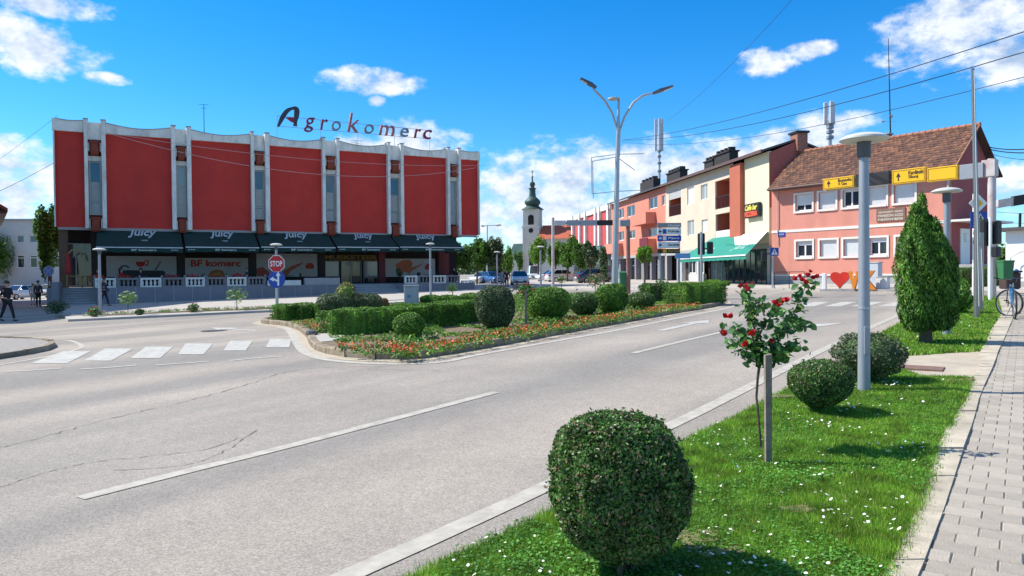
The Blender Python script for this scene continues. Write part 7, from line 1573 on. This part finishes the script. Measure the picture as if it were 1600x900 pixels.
q = MB(); q.tube([(.39, 0, .72), (.40, .05, .66), (.52, .055, .355)], .013, 6); q.tube([(.39, 0, .72), (.40, -.05, .66), (.52, -.055, .355)], .013, 6); q.build('fork', M_BLACK, bk)
q = MB(); q.tube([head, (.33, 0, .95)], .016, 7); q.tube([(.10, -.24, 1.0), (.28, -.10, .97), (.34, 0, .95), (.44, .20, .97), (.40, .34, 1.0)], .014, 7); q.build('handlebar', M_BLACK, bk)
q = MB(); q.tube([seat, (-.25, 0, .92)], .014, 7); q.build('seat_post', M_METAL, bk); q = MB(); q.tube([(-.40, 0, .94), (-.32, 0, .95), (-.2, 0, .945), (-.08, 0, .935)], [.05, .075, .045, .02], 8); q.build('saddle', M_BLACK, bk)
q = MB(); q.lathe2([(.2, -.1), (1, -.1), (1, .1), (.2, .1)], (0, 0, 0), .09, 16, (1, 1, .1)); o = q.build('chainring', M_METAL, bk, (bb[0], -.05, bb[2])); o.rotation_euler = (math.pi / 2, 0, 0)
q = MB(); q.tube([(bb[0], -.09, bb[2]), (bb[0] + .06, -.09, bb[2] - .15)], .01, 6); q.box(bb[0] + .01, bb[0] + .11, -.18, -.09, bb[2] - .175, bb[2] - .15); q.tube([(bb[0], .09, bb[2]), (bb[0] - .06, .09, bb[2] + .15)], .01, 6); q.box(bb[0] - .11, bb[0] - .01, .09, .18, bb[2] + .14, bb[2] + .165); q.build('pedals', M_BLACK, bk)
q = MB(); q.tube([(-.12, .03, .29), (-.2, .16, .01)], .009, 5); q.build('kick_stand', M_METAL, bk)
# ================================================================ PEOPLE
M_SKIN = mat('skin', (.50, .27, .19), .6, var=.08, scale=20)
def skin_mesh(verts, edges, radii, name, m, sub=1):
    me = bpy.data.meshes.new('tmp'); me.from_pydata(verts, edges, []); o = bpy.data.objects.new('tmp', me); COL.objects.link(o)
    md = o.modifiers.new('s', 'SKIN'); md.use_smooth_shade = True
    for i, v in enumerate(me.skin_vertices[0].data): v.radius = radii[i] if isinstance(radii[i], tuple) else (radii[i], radii[i]); v.use_root = (i == 0)
    sb = o.modifiers.new('b', 'SUBSURF'); sb.levels = sb.render_levels = sub
    dg = bpy.context.evaluated_depsgraph_get(); out = bpy.data.meshes.new_from_object(o.evaluated_get(dg)); out.name = name; out.materials.clear(); out.materials.append(m); bpy.data.objects.remove(o); return out
def person(label, loc, rz, h, top, legs, hair=(.03, .02, .015), stride=.0, armsw=.0, seat=False, skirt=False, group='pedestrians', sleeves=True, bald=False, k=1.0, bend=None):
    t = thing('person', label, 'person', loc, rz, group); s = h / 1.75
    # joints; the figure faces -y
    hipz = .92 if not seat else .50
    J = {'pel': (0, 0, hipz), 'wai': (0, 0, hipz + .16), 'che': (0, -.01, hipz + .36), 'nec': (0, 0, hipz + .56), 'neu': (0, -.01, hipz + .63), 'hed': (0, -.03, hipz + .71), 'cra': (0, -.02, hipz + .79)}
    for sd, sg in (('l', -1), ('r', 1)):
        st_ = stride * sg
        J['sh' + sd] = (sg * .17 * k, 0, hipz + .50); aw = -armsw * sg
        J['el' + sd] = (sg * .22 * k, aw * .5 + .03, hipz + .22); J['wr' + sd] = (sg * .22 * k, aw * 1.0 - .08, hipz - .02); J['ha' + sd] = (sg * .215 * k, aw * 1.05 - .12, hipz - .10)
        if seat: J['el' + sd] = (sg * .22, -.04, hipz + .25); J['wr' + sd] = (sg * .14, -.26, hipz + .22); J['ha' + sd] = (sg * .11, -.33, hipz + .22)
        if bend and bend == sd: J['el' + sd] = (sg * .24 * k, .0, hipz + .24); J['wr' + sd] = (sg * .17 * k, -.22, hipz + .26); J['ha' + sd] = (sg * .13 * k, -.29, hipz + .29)
        J['hi' + sd] = (sg * .09, 0, hipz - .04)
        if seat: J['kn' + sd] = (sg * .12, -.42, hipz - .02); J['an' + sd] = (sg * .12, -.44, .09); J['to' + sd] = (sg * .13, -.60, .04)
        else: J['kn' + sd] = (sg * .10, -st_ * .5 - .02, .49 + abs(st_) * .02); J['an' + sd] = (sg * .10, -st_ + (.03 if st_ < 0 else 0), .09 + (.05 if st_ < 0 else 0)); J['to' + sd] = (sg * .11, -st_ - .15, .035 + (.01 if st_ < 0 else 0))
    keys = list(J); V = [tuple(c * s for c in J[q_]) for q_ in keys]; ix = {q_: i for i, q_ in enumerate(keys)}
    R0 = {'pel': .12, 'wai': .105, 'che': .13, 'nec': .06, 'neu': .05, 'hed': .082, 'cra': .075}
    for sd in 'lr': R0.update({'sh' + sd: .058, 'el' + sd: .040, 'wr' + sd: .026, 'ha' + sd: .030, 'hi' + sd: .085, 'kn' + sd: .055, 'an' + sd: .036, 'to' + sd: .032})
    E = [('pel', 'wai'), ('wai', 'che'), ('che', 'nec'), ('nec', 'neu'), ('neu', 'hed'), ('hed', 'cra')]
    for sd in 'lr': E += [('che', 'sh' + sd), ('sh' + sd, 'el' + sd), ('el' + sd, 'wr' + sd), ('wr' + sd, 'ha' + sd), ('pel', 'hi' + sd), ('hi' + sd, 'kn' + sd), ('kn' + sd, 'an' + sd), ('an' + sd, 'to' + sd)]
    me = skin_mesh(V, [(ix[a], ix[b]) for a, b in E], [R0[q_] * s for q_ in keys], 'body', M_SKIN)
    q = MB(); q.v = [tuple(v.co) for v in me.vertices]; q.f = [tuple(p.vertices) for p in me.polygons]; q.mi = [0] * len(q.f)
    for sd, sg in (('l', -1), ('r', 1)):     # five unequal, slightly curled fingers
        a = Vector(J['ha' + sd]); d = (a - Vector(J['wr' + sd])).normalized(); n_ = Vector((0, -1, 0)) if abs(d.z) > .5 else Vector((0, 0, -1)); n_ = (n_ - d * n_.dot(d)).normalized(); lt = Vector((sg, 0, 0))
        for i, (o_, l_) in enumerate(((-.022, .062), (-.008, .072), (.007, .068), (.021, .054))):
            b0 = a + n_ * o_ * 1.0; q.tube([b0 * s, (b0 + d * l_ * .6) * s, (b0 + d * l_ - lt * l_ * .3) * s], [.009 * s, .008 * s, .006 * s], 5)
        q.tube([(a - d * .04 + n_ * .02) * s, (a - d * .01 + n_ * .05) * s, (a + d * .015 + n_ * .055) * s], [.011 * s, .009 * s, .007 * s], 5)
    c_ = Vector(J['hed']) * s; q.tube([c_ + Vector((0, -.075, .012)) * s, c_ + Vector((0, -.10, -.018)) * s], [.008 * s, .015 * s], 5)
    for sg in (-1, 1): q.lathe2([(0, -1), (1, 0), (0, 1)], tuple(c_ + Vector((sg * .083, 0, 0)) * s), .026 * s, 6, (.4, .8, 1.2))
    bd = q.build('body', M_SKIN, t, smooth=True)
    q = MB(); [q.ball(tuple(c_ + Vector((sg * .03, -.076, .02)) * s), .010 * s, 6, 4) for sg in (-1, 1)]; q.box(c_.x - .022 * s, c_.x + .022 * s, c_.y - .086 * s, c_.y - .078 * s, c_.z - .05 * s, c_.z - .042 * s); q.build('face_features', mat('dark_features', (.08, .03, .025), .6), t)
    def garment(name, ks, ed, col, grow):
        kk = [q_ for q_ in ks]; vi = {q_: i for i, q_ in enumerate(kk)}; me = skin_mesh([tuple(c * s for c in J[q_]) for q_ in kk], [(vi[a], vi[b]) for a, b in ed], [(R0[q_] + grow) * s for q_ in kk], name, mat('cloth_' + name + str([round(c * 99) for c in col]), col, .9, var=.12, scale=9)); link(name, me, t)
    tk = ['pel', 'wai', 'che', 'nec'] + [a + b for b in 'lr' for a in (('sh', 'el', 'wr') if sleeves else ('sh', 'el'))]
    te = [('pel', 'wai'), ('wai', 'che'), ('che', 'nec')] + [e for sd in 'lr' for e in ([('che', 'sh' + sd), ('sh' + sd, 'el' + sd)] + ([('el' + sd, 'wr' + sd)] if sleeves else []))]
    garment('jacket' if sleeves else 'shirt', tk, te, top, .020)
    garment('trousers', ['pel', 'hil', 'knl', 'anl', 'hir', 'knr', 'anr'], [('pel', 'hil'), ('hil', 'knl'), ('knl', 'anl'), ('pel', 'hir'), ('hir', 'knr'), ('knr', 'anr')], legs, .016)
    for sd in 'lr':
        A, B = Vector(J['an' + sd]) * s, Vector(J['to' + sd]) * s; q = MB(); q.tube([A + Vector((0, .04, -.04)), (A + B) / 2 + Vector((0, 0, -.02)), B + Vector((0, -.02, -.005))], [.042 * s, .045 * s, .03 * s], 8); q.build('shoe', mat('shoe_dark', (.03, .025, .025), .6), t)
    cc = Vector(J['cra']) * s
    q = MB(); q.lathe2([(math.sin(math.pi * i / 8), -math.cos(math.pi * i / 8)) for i in range(3, 9)], tuple(cc + Vector((0, .015, -.005)) * s), .098 * s, 12, (1, 1.08, 1)); q.build('hair', mat('hair' + str([round(c * 99) for c in hair]), hair, .8), t, smooth=True)
    return t
BLK = (.015, .015, .018)
person('man in black T-shirt and dark trousers striding right at the left edge', G(12, 502, 0), math.radians(75), 1.74, BLK, (.02, .025, .03), stride=.26, armsw=.18, sleeves=False, bend='r')
person('man in a dark grey jacket seen from behind near the car park', G(60, 479), math.radians(185), 1.78, (.045, .045, .05), BLK, hair=(.06, .05, .04), k=1.15)
person('person in a pale top beside the man in the grey jacket', G(51.5, 477), math.radians(200), 1.58, (.50, .50, .46), (.40, .40, .38), hair=(.12, .07, .04))
person('pedestrian in dark clothes walking behind the leftmost lamp post', G(163, 478, .1), math.radians(95), 1.72, (.05, .05, .07), (.03, .035, .06), stride=.22, armsw=.15)
person('distant person in a pale top walking up the boulevard', G(785, 449), math.radians(10), 1.66, (.40, .30, .26), (.36, .36, .36), stride=.15)
person('distant person in a long dark coat beside the pale one', G(792, 450), math.radians(0), 1.70, BLK, (.10, .01, .03), stride=.1, k=1.2)
# terrace guests, tables and chairs under the awnings
zt0 = ZL
def furn(sx, off, kind='table'):
    p = FS.W(sx, off, zt0); return p
M_WICK = mat('dark_wicker', (.035, .025, .02), .8)
def chair0(label, p, rz):
    t = thing('terrace_chair', label, 'chair', p, rz, 'terrace chairs'); MB().cbox(-.22, .22, -.22, .22, .40, .46, .015).build('seat', M_WICK, t); MB().cbox(-.22, .22, .19, .24, .461, .90, .015).build('backrest', M_WICK, t)
    for x in (-.19, .19):
        for y in (-.19, .19): MB().tube([(x, y, 0), (x, y, .40)], .018, 5).build('leg', M_BLACK, t)
    return t
tabs = [168, 205, 240, 300, 335, 372, 452, 640, 668, 700]
desc = ['leftmost', 'second', 'third', 'fourth', 'fifth', 'sixth', 'seventh', 'third from last', 'next to last', 'rightmost']
for i, px in enumerate(tabs):
    sx = FS.S(px, -2.2, 430); p = furn(sx, -2.2); t = thing('terrace_table', desc[i] + ' round dark table on the store terrace', 'table', p, FS.rz, 'terrace tables')
    MB().lathe([(.36, .70), (.37, .715), (.36, .73)], n=16).build('table_top', M_WICK, t); MB().lathe([(.2, 0), (.18, .03), (.03, .06), (.03, .70)], n=10).build('leg', M_BLACK, t)
    for sg, nm in ((-1, 'left'), (1, 'right')): chair0('dark terrace chair on the ' + nm + ' of the ' + desc[i] + ' table', FS.W(sx + sg * .62, -2.2, zt0), FS.rz + sg * math.pi / 2 * -1)
hc = [(.03, .02, .015), (.10, .06, .03)]
for i, (px, sg, col, l) in enumerate([(168, -1, BLK, 'guest in black seated at the leftmost terrace table'), (205, -1, (.30, .02, .03), 'guest in red seated on the left at the second terrace table'), (205, 1, (.05, .03, .05), 'guest in dark purple seated on the right at the second table'), (372, 1, (.03, .03, .05), 'guest in navy seated at the sixth terrace table'), (700, 1, BLK, 'guest in black seated at the rightmost terrace table')]):
    sx = FS.S(px, -2.2, 430) + sg * .60; p = FS.W(sx, -2.2, zt0 - .02); person(l, p, FS.rz + sg * math.pi / 2 * -1, 1.72, col, BLK, hc[i % 2], seat=True, group='terrace guests')
# red and pink flower boxes on the balustrade
for px, col, l in ((150, (.50, .05, .02), 'orange red flower box at the left end of the balustrade'), (192, (.42, .02, .03), 'red flower box on the second balustrade bay'), (300, (.40, .03, .06), 'crimson flower box on the fifth balustrade bay'), (268, (.35, .03, .05), 'red flower box near the first banner edge'), (338, (.40, .06, .03), 'orange flower box under the lettered banner'), (372, (.38, .02, .04), 'dark red flower box right of the lettered banner'), (548, (.20, .03, .03), 'dark red flower tub left of the entrance steps')):
    sx = FS.S(px, WO, 433); p = FS.W(sx, WO + .32, ZL + .38 if px != 548 else ZL - .5); t = thing('flower_box', l, 'flower box', p, FS.rz, 'flower boxes on the terrace'); MB().cbox(-.4, .4, -.1, .1, 0, .22, .02).build('trough', M_BROWN, t)
    P, N_ = superell(260, .45, .16, .17, 2, int(px), .2, .6); P[:, 2] += .33; raw_quads('blossoms', leaf_mesh(P, N_, .07, .9, .9), leafmat('bloom' + str(px), col, tuple(min(1, c * 1.5) for c in col), None, .2), t)
    P, N_ = superell(160, .42, .15, .13, 2, int(px), .2, .6); P[:, 2] += .28; raw_quads('leaf', leaf_mesh(P, N_, .07, .6, .9), LM_ROSE, t)['kind'] = 'stuff'
sx = FS.S(106, -1.5, 430); t = thing('folded_parasol', 'folded red parasol standing in the dark corner passage of the store', 'parasol', FS.W(sx, -1.2, ZL), FS.rz); MB().tube([(0, 0, 0), (0, 0, 2.5)], .025, 6).build('pole', M_BROWN, t); MB().lathe([(.13, .9), (.2, 1.1), (.16, 1.7), (.08, 2.3), (.02, 2.45)], n=8).build('canopy', mat('parasol_red', (.36, .03, .03), .8), t)
sx = FS.S(118, -.6, 430); t = thing('wooden_swing', 'yellowish wooden frame with a curved top in the corner passage', 'wooden frame', FS.W(sx, -.6, ZL), FS.rz); M_YW = mat('yellow_wood', (.34, .24, .09), .8, var=.2); q = MB(); q.tube([(-.5, 0, 0), (-.5, 0, 2.2), (-.2, 0, 2.6), (.3, 0, 2.55), (.45, 0, 2.0)], .06, 6); q.build('arched_frame', M_YW, t); q = MB(); q.cbox(-.5, .5, -.2, .2, .75, .82, .01); q.tube([(.4, 0, 0), (.4, 0, .75)], .04, 6); q.build('shelf', M_YW, t)
